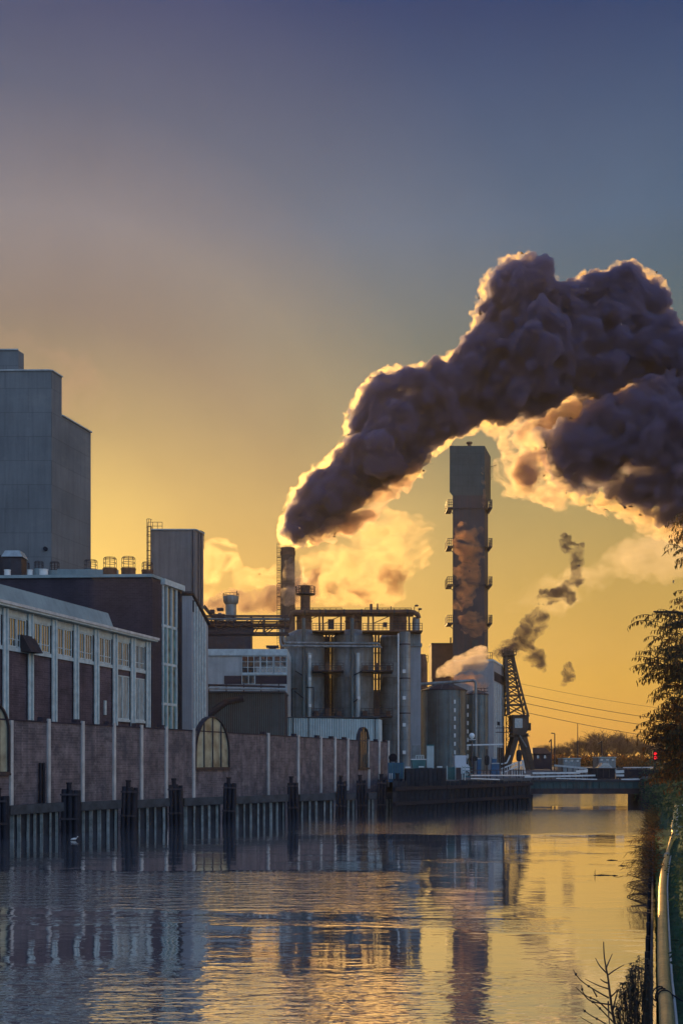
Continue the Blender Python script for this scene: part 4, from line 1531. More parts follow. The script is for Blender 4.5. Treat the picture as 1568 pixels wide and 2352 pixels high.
silo(1019, 51, 1588, 1567, 172, 'wide dark green corrugated silo with a conical roof', 1, 1038)
silo(1093, 27, 1597, 1586, 176, 'narrower corrugated silo right of the wide one under the overhead pipe', 1, 1072.5)
Y = 168
op = thing('overhead_pipe', 'grey pipe crossing over the silo roofs and dropping to the ground', 'pipe', (PX(1091, Y), Y, LZ))
m_ = MB()
m_.tube([(PX(962, Y), Y, ZZ(1571.5, Y)), (PX(1030, Y), Y, ZZ(1567, Y)), (PX(1085, Y), Y, ZZ(1563, Y)), (PX(1089.5, Y), Y, ZZ(1564.5, Y)), (PX(1091.5, Y), Y, ZZ(1569, Y)), (PX(1092, Y), Y, LZ)], .24, 10)
m_.build('pipe', M['steel'], op, smooth=True)
m_ = MB()
for px in (1096, 1104, 1112):
    m_.bar((PX(px, 176), 176, ZZ(1597, 176)), (PX(px, 176), 176, ZZ(1581, 176)), .09)
for py in (1581, 1588):
    m_.bar((PX(1094, 176), 176, ZZ(py, 176)), (PX(1120, 176), 176, ZZ(py, 176)), .09)
tag(m_.build('roof_railing', M['steel_dk']), 'short steel railing on the narrower silo roof', 'railing')

# ------------------------------------------------------------------ square boiler chimney
Y = 220.0
SH = Line(1112, Y, 1500)
sc_ = thing('square_chimney', 'tall square chimney with a wider box head and railed balconies, tallest thing in view', 'chimney', (PX(1075, Y), Y, LZ))


def sqbox(mb, xl, xr, xs, y0, y1):
    a_ = Vector((PX(xr, Y), Y))
    q_ = Vector(Line(xr, Y, 1500).at(xs))
    wv = Vector((-(xr - xl) * Y / F, 0))
    return mb.prism([tuple(a_ + wv), tuple(a_), tuple(q_), tuple(q_ + wv)], ZZ(y1, Y) if y1 else LZ, ZZ(y0, Y))


m_ = MB()
sqbox(m_, 1039, 1112, 1120, 1138, None)
m_.build('shaft', M['chim'], sc_)
m_ = MB()
sqbox(m_, 1032, 1112.5, 1126, 1024, 1130)
hd_ = m_.build('head', M['chim_head'], sc_)
m_ = MB()
A4 = [(PX(1032, Y), Y), (PX(1112.5, Y), Y)]
q1 = Line(1112.5, Y, 1500).at(1126)
q2 = (q1[0] - (1112.5 - 1032) * Y / F, q1[1])
top4 = [A4[0], A4[1], q1, q2]
r1_ = Line(1112, Y, 1500).at(1120)
bot4 = [(PX(1039, Y), Y + .02), (PX(1112, Y), Y + .02), r1_, (r1_[0] - (1112 - 1039) * Y / F, r1_[1])]
zt_, zb_ = ZZ(1130, Y) - .003, ZZ(1139, Y)
m_.add([(*p_, zb_) for p_ in bot4] + [(*p_, zt_) for p_ in top4], [(3, 2, 1, 0), (4, 5, 6, 7), (0, 1, 5, 4), (1, 2, 6, 5), (2, 3, 7, 6), (3, 0, 4, 7)])
m_.build('head_skirt', M['chim_head'], sc_)
m_ = MB()
m_.lathe((PX(1077, Y + 3), Y + 3), [(4.2 * Y / F, ZZ(1026, Y)), (4.2 * Y / F, ZZ(1010, Y)), (7 * Y / F, ZZ(1010, Y) + .05), (7 * Y / F, ZZ(1006, Y))], 16)
m_.build('flue', M['rust'], sc_, smooth=True)
m_ = MB()
m_.bar((*Line(1112.5, Y, 1500).at(1126), ZZ(1048, Y)), (PX(1139, Y + 8), Y + 8, ZZ(1068, Y + 8)), .12)
m_.build('stay_rod', M['steel_dk'], sc_)
for py in (1167, 1255.5, 1343.5, 1431.5):
    m_ = MB()
    for (x0, x1) in ((1026.5, 1039), (1120.5, 1129)):
        yy0, yy1 = (Y - .5, Y + 4.5)
        m_.prism([(PX(x0, Y), yy0), (PX(x1, Y), yy0), (PX(x1, Y), yy1), (PX(x0, Y), yy1)], ZZ(py + 2, Y), ZZ(py - 1, Y))
        for i in range(4):
            px = x0 + .4 + (x1 - x0 - .8) * i / 3
            m_.bar((PX(px, Y), Y - .4, ZZ(py - 1, Y)), (PX(px, Y), Y - .4, ZZ(py - 18, Y)), .1)
        for dz in (7, 12.5, 18):
            m_.bar((PX(x0, Y), Y - .4, ZZ(py - dz, Y)), (PX(x1, Y), Y - .4, ZZ(py - dz, Y)), .1)
            xo = x0 if x0 < 1100 else x1
            m_.bar((PX(xo, Y), Y - .4, ZZ(py - dz, Y)), (PX(xo, Y), Y + 4.4, ZZ(py - dz, Y)), .1)
        xo = x0 if x0 < 1100 else x1
        for yy in (Y + 1.2, Y + 2.8, Y + 4.4):
            m_.bar((PX(xo, Y), yy, ZZ(py - 1, Y)), (PX(xo, Y), yy, ZZ(py - 18, Y)), .1)
        xi = x1 if x0 < 1100 else x0
        m_.bar((PX(xi, Y), Y + .1, ZZ(py + 12, Y)), (PX(xo, Y), Y + .1, ZZ(py + 1, Y)), .14)
    m_.build('balcony', M['steel_dk'], sc_)
    m_ = MB()
    a_ = SH.at(1112, .12)
    q_ = SH.at(1120, .12)
    m_.bar((PX(1039, Y) - .1, Y - .12, ZZ(py, Y)), (a_[0], Y - .12, ZZ(py, Y)), .22, .28)
    m_.bar((a_[0], a_[1] - .1, ZZ(py, Y)), (*q_, ZZ(py, Y)), .22, .28)
    m_.build('ring_beam', M['steel_dk'], sc_)
m_ = MB()
rect(m_, 1083, 1097, 1470, 1500, Y, .003, .3)
m_.build('access_panel', M['chim_head'], sc_)

Y = 227.0
t = thing('boiler_block', 'rust red clad block standing just left of the square chimney', 'building', (PX(1014, Y), Y, LZ))
m_ = MB()
m_.prism([(PX(990.5, Y), Y), (PX(1039, Y), Y), (PX(1040, Y), Y + 7), (PX(991.5, Y), Y + 7)], LZ, ZZ(1479, Y))
m_.build('wall', M['rust_clad'], t)
m_ = MB()
m_.prism([(PX(989.5, Y), Y - .2), (PX(1039, Y), Y - .2), (PX(1040, Y), Y + 7.2), (PX(990.5, Y), Y + 7.2)], ZZ(1479, Y) + .003, ZZ(1477, Y))
m_.build('roof_edge', M['steel_dk'], t)
m_ = MB()
m_.tube([(PX(1035.5, Y), Y + 1, ZZ(1478, Y)), (PX(1035.5, Y), Y + 1, ZZ(1463, Y))], .16, 8)
rect(m_, 992, 998, 1560, 1600, Y - .5, 0, .3)
m_.build('vent_pipe', M['steel_dk'], t)

Y = 190.0
HL = Line(1132, Y, 1500)
hl = thing('pale_process_hall', 'pale ribbed process hall behind the silos with a dark strip below its roof', 'building', (PX(1132, Y), Y, LZ))
a_ = Vector(HL.at(1132)); q_ = Vector(HL.at(1157))
wv = Vector((-(1132 - 1042) * Y / F, .3))
m_ = MB()
hz0 = ZZ(1519, Y)
m_.prism([tuple(a_), tuple(q_), tuple(q_ + wv), tuple(a_ + wv)], LZ, hz0)
m_.build('wall', M['clad_lt'], hl)
m_ = MB()
HL.fbox(m_, 1131.5, 1157.5, hz0 + .003, hz0 + .35, -7, .12)
m_.build('roof_edge', M['white_paint'], hl)
m_ = MB()
HL.fbox(m_, 1134, 1156, ZZ(1562, Y), ZZ(1541, Y), .003, .06)
m_.build('louvre_strip', M['dark'], hl)
for px in range(1134, 1157, 4):
    m_ = MB()
    HL.fbox(m_, px, px + 1, LZ, ZZ(1566, Y), .003, .1)
    m_.build('cladding_rib', M['white_paint'], hl)
m_ = MB()
HL.fbox(m_, 1141, 1146, ZZ(1663, Y), ZZ(1655, Y), .003, .12)
HL.fbox(m_, 1141, 1156, LZ, ZZ(1716, Y), .003, .1)
m_.build('door', M['dark'], hl)
m_ = MB()
for px in (1118, 1122, 1126, 1130):
    m_.bar((PX(px, Y), Y + .3, hz0), (PX(px, Y), Y + .3, ZZ(1498, Y)), .09)
for py in (1498, 1506, 1513):
    m_.bar((PX(1118, Y), Y + .3, ZZ(py, Y)), (PX(1130, Y), Y + .3, ZZ(py, Y)), .09)
m_.build('railing', M['steel_dk'], hl)

# ------------------------------------------------------------------ harbour crane
Y = 200.0
ck = thing('harbour_crane', 'tall dark lattice crane on splayed legs, boom raised almost upright', 'crane', (PX(1193, Y), Y, LZ))
m_ = MB()
for (x0, x1) in ((1187, 1164), (1203, 1223)):
    for dy in (0, 5):
        m_.bar((PX(x0, Y), Y + dy, ZZ(1688, Y)), (PX(x1, Y), Y + dy, LZ), .85, .6)
        m_.build('leg', M['crane'], ck)
        m_ = MB()
m_.prism([(PX(1178, Y), Y - .3), (PX(1212, Y), Y - .3), (PX(1212, Y), Y + 5.3), (PX(1178, Y), Y + 5.3)], ZZ(1692, Y), ZZ(1684, Y))
m_.build('portal_beam', M['crane'], ck)
m_ = MB()
xs = [(1176, 1646), (1176, 1680), (1180, 1684), (1207, 1684), (1213, 1674), (1213, 1646)]
poly = [(PX(a, Y), ZZ(b_, Y)) for a, b_ in xs]
k = len(poly)
m_.add([(x, Y - .2, z) for x, z in poly] + [(x, Y + 4.6, z) for x, z in poly],
       [tuple(range(k)), tuple(reversed(range(k, 2 * k)))] + [(i, i + k, (i + 1) % k + k, (i + 1) % k) for i in range(k)])
cab = m_.build('cab', M['crane'], ck)
m_ = MB()
rect(m_, 1181, 1199, 1650, 1672, Y - .2, .003, .05)
m_.build('cab_window', M['glass'], cab)
m_ = MB()
rect(m_, 1213.2, 1216.5, 1661, 1678, Y + 1, -1, 1)
m_.prism([(PX(1175, Y), Y - .4), (PX(1214, Y), Y - .4), (PX(1214, Y), Y + 4.8), (PX(1175, Y), Y + 4.8)], ZZ(1646, Y) + .003, ZZ(1642, Y))
m_.build('cab_roof', M['crane'], cab)
m_ = MB()


def bl(y, front):
    t_ = (y - 1496) / (1642 - 1496)
    L_ = 1161 + (1166 - 1161) * t_
    R_ = 1177.5 + (1212 - 1177.5) * t_ ** 1.15
    return L_, R_


ysb = [1496, 1510, 1524, 1540, 1557, 1576, 1596, 1618, 1642]
for (dy0, dy1) in ((0.6, 0.0), (2.2, 4.4)):
    for i in range(len(ysb) - 1):
        t0 = i / (len(ysb) - 1)
        t1 = (i + 1) / (len(ysb) - 1)
        l0, r0 = bl(ysb[i], 1)
        l1, r1 = bl(ysb[i + 1], 1)
        ya, yb = Y + dy0 + (dy1 - dy0) * t0, Y + dy0 + (dy1 - dy0) * t1
        pa, pb = (PX(l0, Y), ya, ZZ(ysb[i], Y)), (PX(l1, Y), yb, ZZ(ysb[i + 1], Y))
        qa, qb = (PX(r0, Y), ya, ZZ(ysb[i], Y)), (PX(r1, Y), yb, ZZ(ysb[i + 1], Y))
        m_.bar(pa, pb, .42)
        m_.bar(qa, qb, .34)
        m_.bar(pa, qa, .2)
        m_.bar(pa, qb, .16)
        m_.bar(qa, pb, .16)
for i in range(len(ysb)):
    t0 = i / (len(ysb) - 1)
    l0, r0 = bl(ysb[i], 1)
    ya, yb = Y + .6 - .6 * t0, Y + 2.2 + 2.2 * t0
    for px in (l0, r0):
        m_.bar((PX(px, Y), ya, ZZ(ysb[i], Y)), (PX(px, Y), yb, ZZ(ysb[i], Y)), .16)
        if i:
            l9, r9 = bl(ysb[i - 1], 1)
            t9 = (i - 1) / (len(ysb) - 1)
            p9 = l9 if px == l0 else r9
            m_.bar((PX(p9, Y), Y + .6 - .6 * t9, ZZ(ysb[i - 1], Y)), (PX(px, Y), yb, ZZ(ysb[i], Y)), .14)
m_.build('boom', M['crane'], ck)
m_ = MB()
for i in range(8):
    y0_, y1_ = ysb[i], ysb[i + 1]
    l0, _ = bl(y0_, 1)
    l1, _ = bl(y1_, 1)
    m_.bar((PX(l0 + 2.4, Y), Y + 1.0, ZZ(y0_, Y)), (PX(l1 + 3.2, Y), Y + 1.0, ZZ(y1_, Y)), .5)
m_.build('counter_rod', M['crane'], ck)
m_ = MB()
m_.prism([(PX(1157, Y), Y - .4), (PX(1184.5, Y), Y - .4), (PX(1184.5, Y), Y + 3), (PX(1157, Y), Y + 3)], ZZ(1505, Y), ZZ(1503, Y))
for px in (1157.5, 1164, 1171, 1177.5, 1184):
    for yy in (Y - .3, Y + 2.9):
        m_.bar((PX(px, Y), yy, ZZ(1503, Y)), (PX(px, Y), yy, ZZ(1491, Y)), .1)
for py in (1491, 1497):
    for yy in (Y - .3, Y + 2.9):
        m_.bar((PX(1157, Y), yy, ZZ(py, Y)), (PX(1184.5, Y), yy, ZZ(py, Y)), .1)
m_.tube([(PX(1171, Y) , Y + 1, ZZ(1502, Y)), (PX(1171, Y), Y + 1.4, ZZ(1502, Y))], .6, 12)
m_.build('top_platform', M['crane'], ck)
m_ = MB()
for px in (1165, 1174):
    m_.bar((PX(px, Y), Y + 2, LZ), (PX(px, Y), Y + 2, ZZ(1641, Y)), .16)
zz = LZ + .4
i = 0
while zz < ZZ(1645, Y):
    a_, q_ = ((1165, 1174) if i % 2 else (1174, 1165))
    m_.bar((PX(a_, Y), Y + 2, zz), (PX(q_, Y), Y + 2, zz + .75), .1)
    m_.bar((PX(1165, Y), Y + 2, zz), (PX(1174, Y), Y + 2, zz), .08)
    zz += .75
    i += 1
m_.build('ladder_tower', M['crane'], ck)
m_ = MB()
m_.ring((PX(1196, Y), Y + 2, ZZ(1690, Y)), 1.8, .12, 20, 6)
m_.bar((PX(1192, Y), Y - .35, ZZ(1690, Y)), (PX(1207, Y), Y - .35, ZZ(1716, Y)), .8, .2)
m_.build('slewing_ring', M['steel'], ck)

# ------------------------------------------------------------------ mooring piles and timber fenders
def interp(x, tab):
    for (x0, y0), (x1, y1) in zip(tab, tab[1:]):
        if x <= x1:
            return y0 + (y1 - y0) * (x - x0) / (x1 - x0)
    return tab[-1][1]


FD = [(-80, 61.0), (20, 63.0), (190, 68.5), (560, 79.5), (700, 84.5), (934, 90.5)]


def FY(px):
    return interp(px, FD)


ORD = ['first', 'second', 'third', 'fourth', 'fifth', 'sixth', 'seventh', 'eighth', 'ninth', 'tenth', 'eleventh']
PILE = [(2, 38, 1826, 'black mooring pile cut off by the left picture edge'),
        (164, 41, 1812, 'stout black mooring pile right of the double drain pipe'),
        (296, 35, 1806, 'black mooring pile before the wall, midway between drain pipe and wide arched window'),
        (406, 31, 1801, 'black mooring pile just left of the wide arched window'),
        (526, 29, 1798, 'black mooring pile at the right foot of the wide arched window'),
        (674, 26, 1795, 'black mooring pile below the left part of the pale corrugated shed'),
        (782, 24, 1793, 'black mooring pile a little left of the narrow golden arched window'),
        (832, 23, 1791, 'black mooring pile directly below the narrow golden arched window'),
        (875, 20, 1789, 'black mooring pile at the right end of the brick quay wall'),
        (916, 24, 1787, 'black mooring pile touching the timber quay, below the blue container')]
for (px, w_, yt, lb) in PILE:
    Y = FY(px) - .3
    X = PX(px, Y)
    ww = w_ * Y / F
    zt = ZZ(yt, Y)
    t = thing('mooring_pile', lb, 'mooring pile', (X, Y, 0), 'black mooring piles along the fender')
    m_ = MB()
    R_ = random.Random(int(px))
    for i in range(3):
        for j in range(2):
            cx = X - ww / 2 + ww * (i + .5) / 3
            cy = Y + (j - .5) * ww * .45
            h_ = zt - R_.uniform(0, .1) - (.25 if R_.random() < .12 else 0)
            r_ = ww / 6.1
            m_.lathe((cx, cy), [(r_ * 1.05, -2), (r_, 1), (r_ * .97, h_ - .04), (r_ * .85, h_)], 10)
    m_.build('timber_cluster', M['wood'], t, smooth=True)
    m_ = MB()
    m_.tube([(X - ww * .12, Y, zt - .4), (X - ww * .12, Y, zt + .36)], .15, 10)
    m_.tube([(X - ww * .12, Y, zt + .30), (X - ww * .12, Y, zt + .40)], .19, 10)
    m_.build('head_post', M['wood'], t, smooth=True)
    m_ = MB()
    for zz in (zt - .35, .9):
        m_.bar((X - ww / 2 - .02, Y - ww * .42, zz), (X + ww / 2 + .02, Y - ww * .42, zz), .05, .12)
    m_.build('iron_band', M['steel_dk'], t)
    t.rotation_euler = (rad(R_.uniform(-1.6, 1.2)), rad(R_.uniform(-2.2, 2.2)), 0)
for i in range(len(PILE) - 1):
    xa = PILE[i][0] + PILE[i][1] * .5
    xb = PILE[i + 1][0] - PILE[i + 1][1] * .5
    Ya, Yb = FY(xa), FY(xb)
    A, B = Vector((PX(xa, Ya), Ya)), Vector((PX(xb, Yb), Yb))
    L = (B - A).length
    d = (B - A).normalized()
    nn = Vector((d.y, -d.x))
    t = thing('timber_fender', f'plank fender with a dark rail between the {ORD[i]} and {ORD[i + 1]} mooring piles from the left', 'fender', (*A, 0), 'plank fenders between the mooring piles')
    m_ = MB()
    m_.bar((*(A + nn * .02), 1.62), (*(B + nn * .02), 1.66), .22, .55)
    m_.build('waling', M['wood_wet'], t)
    m_ = MB()
    m_.bar((*(A - nn * .32), .5), (*(B - nn * .32), .52), .12, 1.7)
    m_.build('sheet_piling', M['plank_dk'], t)
    k = max(2, int(L / .62))
    R_ = random.Random(i + 5)
    for q in range(k):
        c = A + d * (L * (q + .5) / k + R_.uniform(-.05, .05))
        wv = R_.uniform(.08, .15)
        m_ = MB()
        ln = R_.uniform(-.03, .03)
        m_.bar((*(c - nn * .12), -1.5), (*(c - nn * .12 + d * ln * 2.2), 1.34), wv * 1.6 * R_.uniform(.6, 1.2), .12)
        m_.build('plank', M['plank'], t)

# ------------------------------------------------------------------ timber quay before the bridge
tq = thing('timber_quay', 'black timber quay front running from the mooring piles to the bridge', 'quay', (PX(927, 90), 90, 0))
QD = [(905, 88.2), (1024, 94.4), (1221, 107.6)]
m_ = MB()
R_ = random.Random(4)
px = 906.0
while px < 1221:
    Y = interp(px, QD) - .12
    h_ = (ZZ(1764, Y) if 929 < px < 1023 else ZZ(1793, Y)) + R_.uniform(-.05, .05)
    m_.bar((PX(px, Y), Y, -1.5), (PX(px, Y), Y, h_), .34, .22)
    px += 10.2
m_.build('plank_facing', M['plank_dk'], tq)
m_ = MB()
for zz in (1.0, 2.2):
    for (a, q) in ((905, 1023), (1024, 1221)):
        Ya, Yq = interp(a, QD) - .36, interp(q, QD) - .36
        m_.bar((PX(a, Ya), Ya, zz), (PX(q, Yq), Yq, zz), .2, .3)
m_.build('waling', M['wood'], tq)
m_ = MB()
Ya, Yq = interp(928, QD) + .3, interp(1023, QD) + .3
m_.prism([(PX(928, Ya), Ya), (PX(1023, Yq), Yq), (PX(1024, Yq + 3), Yq + 3), (PX(929, Ya + 3), Ya + 3)], LZ, ZZ(1766, Ya))
m_.build('raised_deck', M['wood'], tq)
for (px, y_) in ((935, 1762), (966, 1761), (1008, 1761)):
    m_ = MB()
    Y = interp(px, QD) + 1
    rect(m_, px - 5, px + 6, y_ - 1.2, y_ + 2, Y, 0, .5)
    m_.build('cleat', M['white_steel'], tq)

# things standing on the quay
Y = 96.0
t = thing('blue_container', 'blue steel container at the end of the brick wall', 'container', (PX(909, Y), Y, LZ))
m_ = MB()
m_.box(PX(893, Y), PX(927, Y), Y, Y + 2.4, LZ - .2, ZZ(1752, Y))
m_.build('body', M['blue'], t)
m_ = MB()
for px in (895, 901, 907, 913, 919, 925):
    m_.bar((PX(px, Y), Y - .04, LZ), (PX(px, Y), Y - .04, ZZ(1753, Y)), .09, .06)
m_.build('rib', M['teal'], t)
for px in (894.5, 899.5):
    m_ = MB()
    rect(m_, px - 1, px + 1, 1776, 1789, Y, .08, .16)
    m_.build('reflector', M['white_steel'], t)
Y = 140.0
t = thing('dark_drum', 'black round drum end on a stand right of the brick wall', 'drum', (PX(902, Y), Y, LZ))
m_ = MB()
m_.tube([(PX(902.5, Y), Y, ZZ(1740, Y)), (PX(902.5, Y), Y + 1.6, ZZ(1740, Y))], 9.3 * Y / F, 24)
m_.build('drum', M['dark'], t, smooth=True)
m_ = MB()
for px in (896, 909):
    m_.bar((PX(px, Y), Y + .8, LZ - .1), (PX(px, Y), Y + .8, ZZ(1744, Y)), .25)
m_.build('stand', M['steel_dk'], t)
Y = 118.0
t = thing('green_kiosk', 'slim pale green electrical kiosk by the silo foot', 'kiosk', (PX(988, Y), Y, LZ))
m_ = MB()
m_.box(PX(980, Y), PX(996, Y), Y, Y + .8, LZ, ZZ(1713, Y))
m_.build('cabinet', M['corr'], t)
m_ = MB()
m_.box(PX(979, Y), PX(997, Y), Y - .06, Y + .86, ZZ(1713, Y) + .003, ZZ(1710.5, Y))
m_.build('lid', M['teal'], t)
t = thing('green_skip', 'low teal skip with pale rim beside the stair shaft foot', 'skip', (PX(962, 112), 112, LZ))
Y = 112
m_ = MB()
x0, x1, z1 = PX(945, Y), PX(978, Y), ZZ(1745, Y)
m_.add([(x0 + .25, Y, LZ), (x1 - .25, Y, LZ), (x1 - .25, Y + 1.6, LZ), (x0 + .25, Y + 1.6, LZ), (x0, Y - .1, z1), (x1, Y - .1, z1), (x1, Y + 1.7, z1), (x0, Y + 1.7, z1)],
       [(3, 2, 1, 0), (4, 5, 6, 7), (0, 1, 5, 4), (1, 2, 6, 5), (2, 3, 7, 6), (3, 0, 4, 7)])
m_.build('body', M['teal'], t)
m_ = MB()
m_.bar((x0 - .05, Y - .14, z1 + .03), (x1 + .05, Y - .14, z1 + .03), .12, .1)
m_.bar((x0 - .05, Y + 1.74, z1 + .03), (x1 + .05, Y + 1.74, z1 + .03), .12, .1)
m_.build('rim', M['white_steel'], t)
m_ = MB()
for px in (955, 961, 967, 972):
    m_.bar((PX(px, Y), Y, z1), (PX(px, Y), Y, z1 + .45), .1)
m_.bar((PX(954, Y), Y, z1 + .45), (PX(973, Y), Y, z1 + .45), .08)
m_.build('top_rail', M['corr'], t)

Y = 97.5
t = thing('teal_gate', 'teal barred gate at the corner of the timber quay', 'gate', (PX(1036, Y), Y, LZ))
m_ = MB()
for px in (1026, 1045.5, 1061, 1067):
    m_.bar((PX(px, Y), Y, ZZ(1796, Y)), (PX(px, Y), Y, ZZ(1759, Y)), .09)
    m_.build('post', M['corr'], t)
    m_ = MB()
m_ = MB()
for py in (1763, 1770, 1777, 1784):
    m_.bar((PX(1026, Y), Y + .03, ZZ(py, Y)), (PX(1045, Y), Y + .03, ZZ(py, Y)), .07)
    m_.bar((PX(1061, Y), Y + .03, ZZ(py, Y)), (PX(1085, Y), Y + .03, ZZ(py, Y)), .06)
m_.build('rail', M['teal'], t)
m_ = MB()
m_.box(PX(1026.4, Y), PX(1044.6, Y), Y + .12, Y + .2, LZ, ZZ(1762, Y))
m_.build('panel', M['teal'], t)
m_ = MB()
m_.box(PX(1046.5, Y), PX(1058, Y), Y - .1, Y + .5, LZ, ZZ(1763, Y))
tag(m_.build('control_box', M['steel_dk']), 'dark control box between the bars of the teal gate', 'control box')

# quay railing
t = thing('quay_railing', 'pale double railing along the timber quay edge up to the bridge', 'railing', (PX(1082, 100), 100, LZ))
for px in range(1080, 1215, 15):
    m_ = MB()
    Y = interp(px, QD) + .4
    m_.bar((PX(px, Y), Y, LZ - .2), (PX(px, Y), Y, ZZ(1770, Y)), .07)
    m_.build('post', M['steel_dk'], t)
for (py, mt, r_) in ((1781, 'white_steel', .12), (1788, 'white_steel', .1), (1769, 'steel_dk', .06)):
    m_ = MB()
    Ya, Yq = interp(1080, QD) + .36, interp(1216, QD) + .36
    m_.bar((PX(1080, Ya), Ya, ZZ(py, Ya)), (PX(1216 if py != 1788 else 1126, Yq), Yq if py != 1788 else Ya + (Yq - Ya) * .34, ZZ(py, Yq)), r_)
    m_.build('rail', M[mt], t)

# globe lamp
Y = 101.0
t = thing('globe_lamp', 'street lamp with a milky white globe standing on the quay', 'street lamp', (PX(1083, Y), Y, LZ))
m_ = MB()
m_.tube([(PX(1083, Y), Y, LZ - .1), (PX(1083, Y), Y, LZ + .9), (PX(1083, Y), Y, ZZ(1700, Y))], [.09, .08, .055], 10)
m_.build('post', M['steel_dk'], t, smooth=True)
m_ = MB()
m_.lathe((PX(1083, Y), Y), [(.1, ZZ(1702, Y)), (.34, ZZ(1699, Y)), (.34, ZZ(1698, Y)), (.1, ZZ(1697, Y))], 16)
m_.build('collar', M['white_steel'], t, smooth=True)
m_ = MB()
m_.ball((PX(1083, Y), Y, ZZ(1690, Y)), 6.6 * Y / F, n=18, m=12)
m_.build('globe', M['globe'], t, smooth=True)


def signal(px, py0, py1, w_, Y, zbase, label, lights=0, horizontal=False):
    t_ = thing('canal_signal', label, 'signal', (PX(px, Y), Y, zbase), 'oval signal boards by the bridge')
    s_ = Y / F
    m_ = MB()
    m_.tube([(PX(px, Y), Y + .08, zbase - .1), (PX(px, Y), Y + .08, ZZ(py0 - (14 if lights == 0 and not horizontal else -2), Y))], .06, 8)
    m_.build('post', M['steel_dk'], t_, smooth=True)
    m_ = MB()
    cx, cz = PX(px, Y), (ZZ(py0, Y) + ZZ(py1, Y)) / 2
    hw, hh = w_ * s_ / 2, (ZZ(py0, Y) - ZZ(py1, Y)) / 2
    k = 28
    pts = []
    for i in range(k):
        a_ = 2 * math.pi * i / k
        ex = .6
        pts.append((cx + hw * math.copysign(abs(math.cos(a_)) ** ex, math.cos(a_)), cz + hh * math.copysign(abs(math.sin(a_)) ** ex, math.sin(a_))))
    m_.add([(x, Y - .04, z) for x, z in pts] + [(x, Y + .04, z) for x, z in pts],
           [tuple(range(k)), tuple(reversed(range(k, 2 * k)))] + [(i, i + k, (i + 1) % k + k, (i + 1) % k) for i in range(k)])
    m_.build('backboard', M['black'], t_)
    for i in range(2):
        zz = cz + hh * (.36 if i == 0 else -.36)
        m_ = MB()
        if lights:
            m_.tube([(cx, Y - .1, zz), (cx, Y - .044, zz)], hw * .62, 16)
            m_.build('red_light', M['red'], t_, smooth=True)
            m_ = MB()
            m_.tube([(cx, Y - .2, zz), (cx, Y - .044, zz)], hw * .72, 16, cap=False)
            m_.build('hood', M['black'], t_, smooth=True)
        else:
            xx = cx + (hw * (.4 if i else -.4) if horizontal else 0)
            z2_ = cz if horizontal else zz
            m_.tube([(xx, Y - .16, z2_), (xx, Y - .041, z2_)], min(hw, hh) * .6, 12)
            m_.build('lamp_housing', M['black'], t_, smooth=True)
    return t_


signal(1087, 1737, 1748, 18, 103, LZ, 'wide low black signal board on a post right of the globe lamp', horizontal=True)
signal(1117.5, 1735, 1758, 11, 104, LZ, 'upright black signal board on a post, middle one on the quay')
signal(1191, 1722, 1749, 13, 106, LZ, 'tall upright black signal board on a post beside the crane leg')
signal(1503.3, 1723.5, 1748, 12.5, 100, LZ - .9, 'signal board with two glowing red lights in front of the right-hand tree', lights=2)

# mast and barrier arm
Y = 112.0
t = thing('barrier_mast', 'dark mast with two cross arms and a white barrier arm', 'barrier', (PX(1156, Y), Y, LZ))
m_ = MB()
m_.tube([(PX(1201 - 45, Y), Y, LZ), (PX(1156, Y), Y, ZZ(1668, Y))], .07, 8)
for (py, x0, x1) in ((1672, 1138, 1178), (1682, 1137, 1186)):
    m_.bar((PX(x0, Y), Y, ZZ(py, Y)), (PX(x1, Y), Y, ZZ(py, Y)), .08)
m_.build('mast', M['steel_dk'], t)
m_ = MB()
m_.bar((PX(1071, Y), Y - .15, ZZ(1711.5, Y)), (PX(1154, Y), Y - .15, ZZ(1709.5, Y)), .16, .14)
m_.build('barrier_arm', M['white_steel'], t)
Y = 118
t = thing('white_stair_frame', 'white tilted stair frame with rungs beside the crane foot', 'stairs', (PX(1180, Y), Y, LZ))
m_ = MB()
for (x0, y0, x1, y1) in ((1150, 1776, 1200, 1756), (1150, 1766, 1200, 1746), (1200, 1746, 1205, 1776), (1163, 1752, 1171, 1735), (1150, 1755, 1163, 1752)):
    m_.bar((PX(x0, Y), Y, ZZ(y0, Y)), (PX(x1, Y), Y, ZZ(y1, Y)), .13)
m_.build('side_rail', M['white_steel'], t)
m_ = MB()
for i in range(9):
    px = 1152 + i * 5.8
    yb = 1776 - i * 2.35
    m_.bar((PX(px, Y), Y, ZZ(yb, Y)), (PX(px, Y), Y, ZZ(yb - 10, Y)), .08)
    m_.bar((PX(px, Y), Y, LZ), (PX(px, Y), Y, ZZ(yb, Y)), .06)
m_.build('rung', M['white_steel'], t)


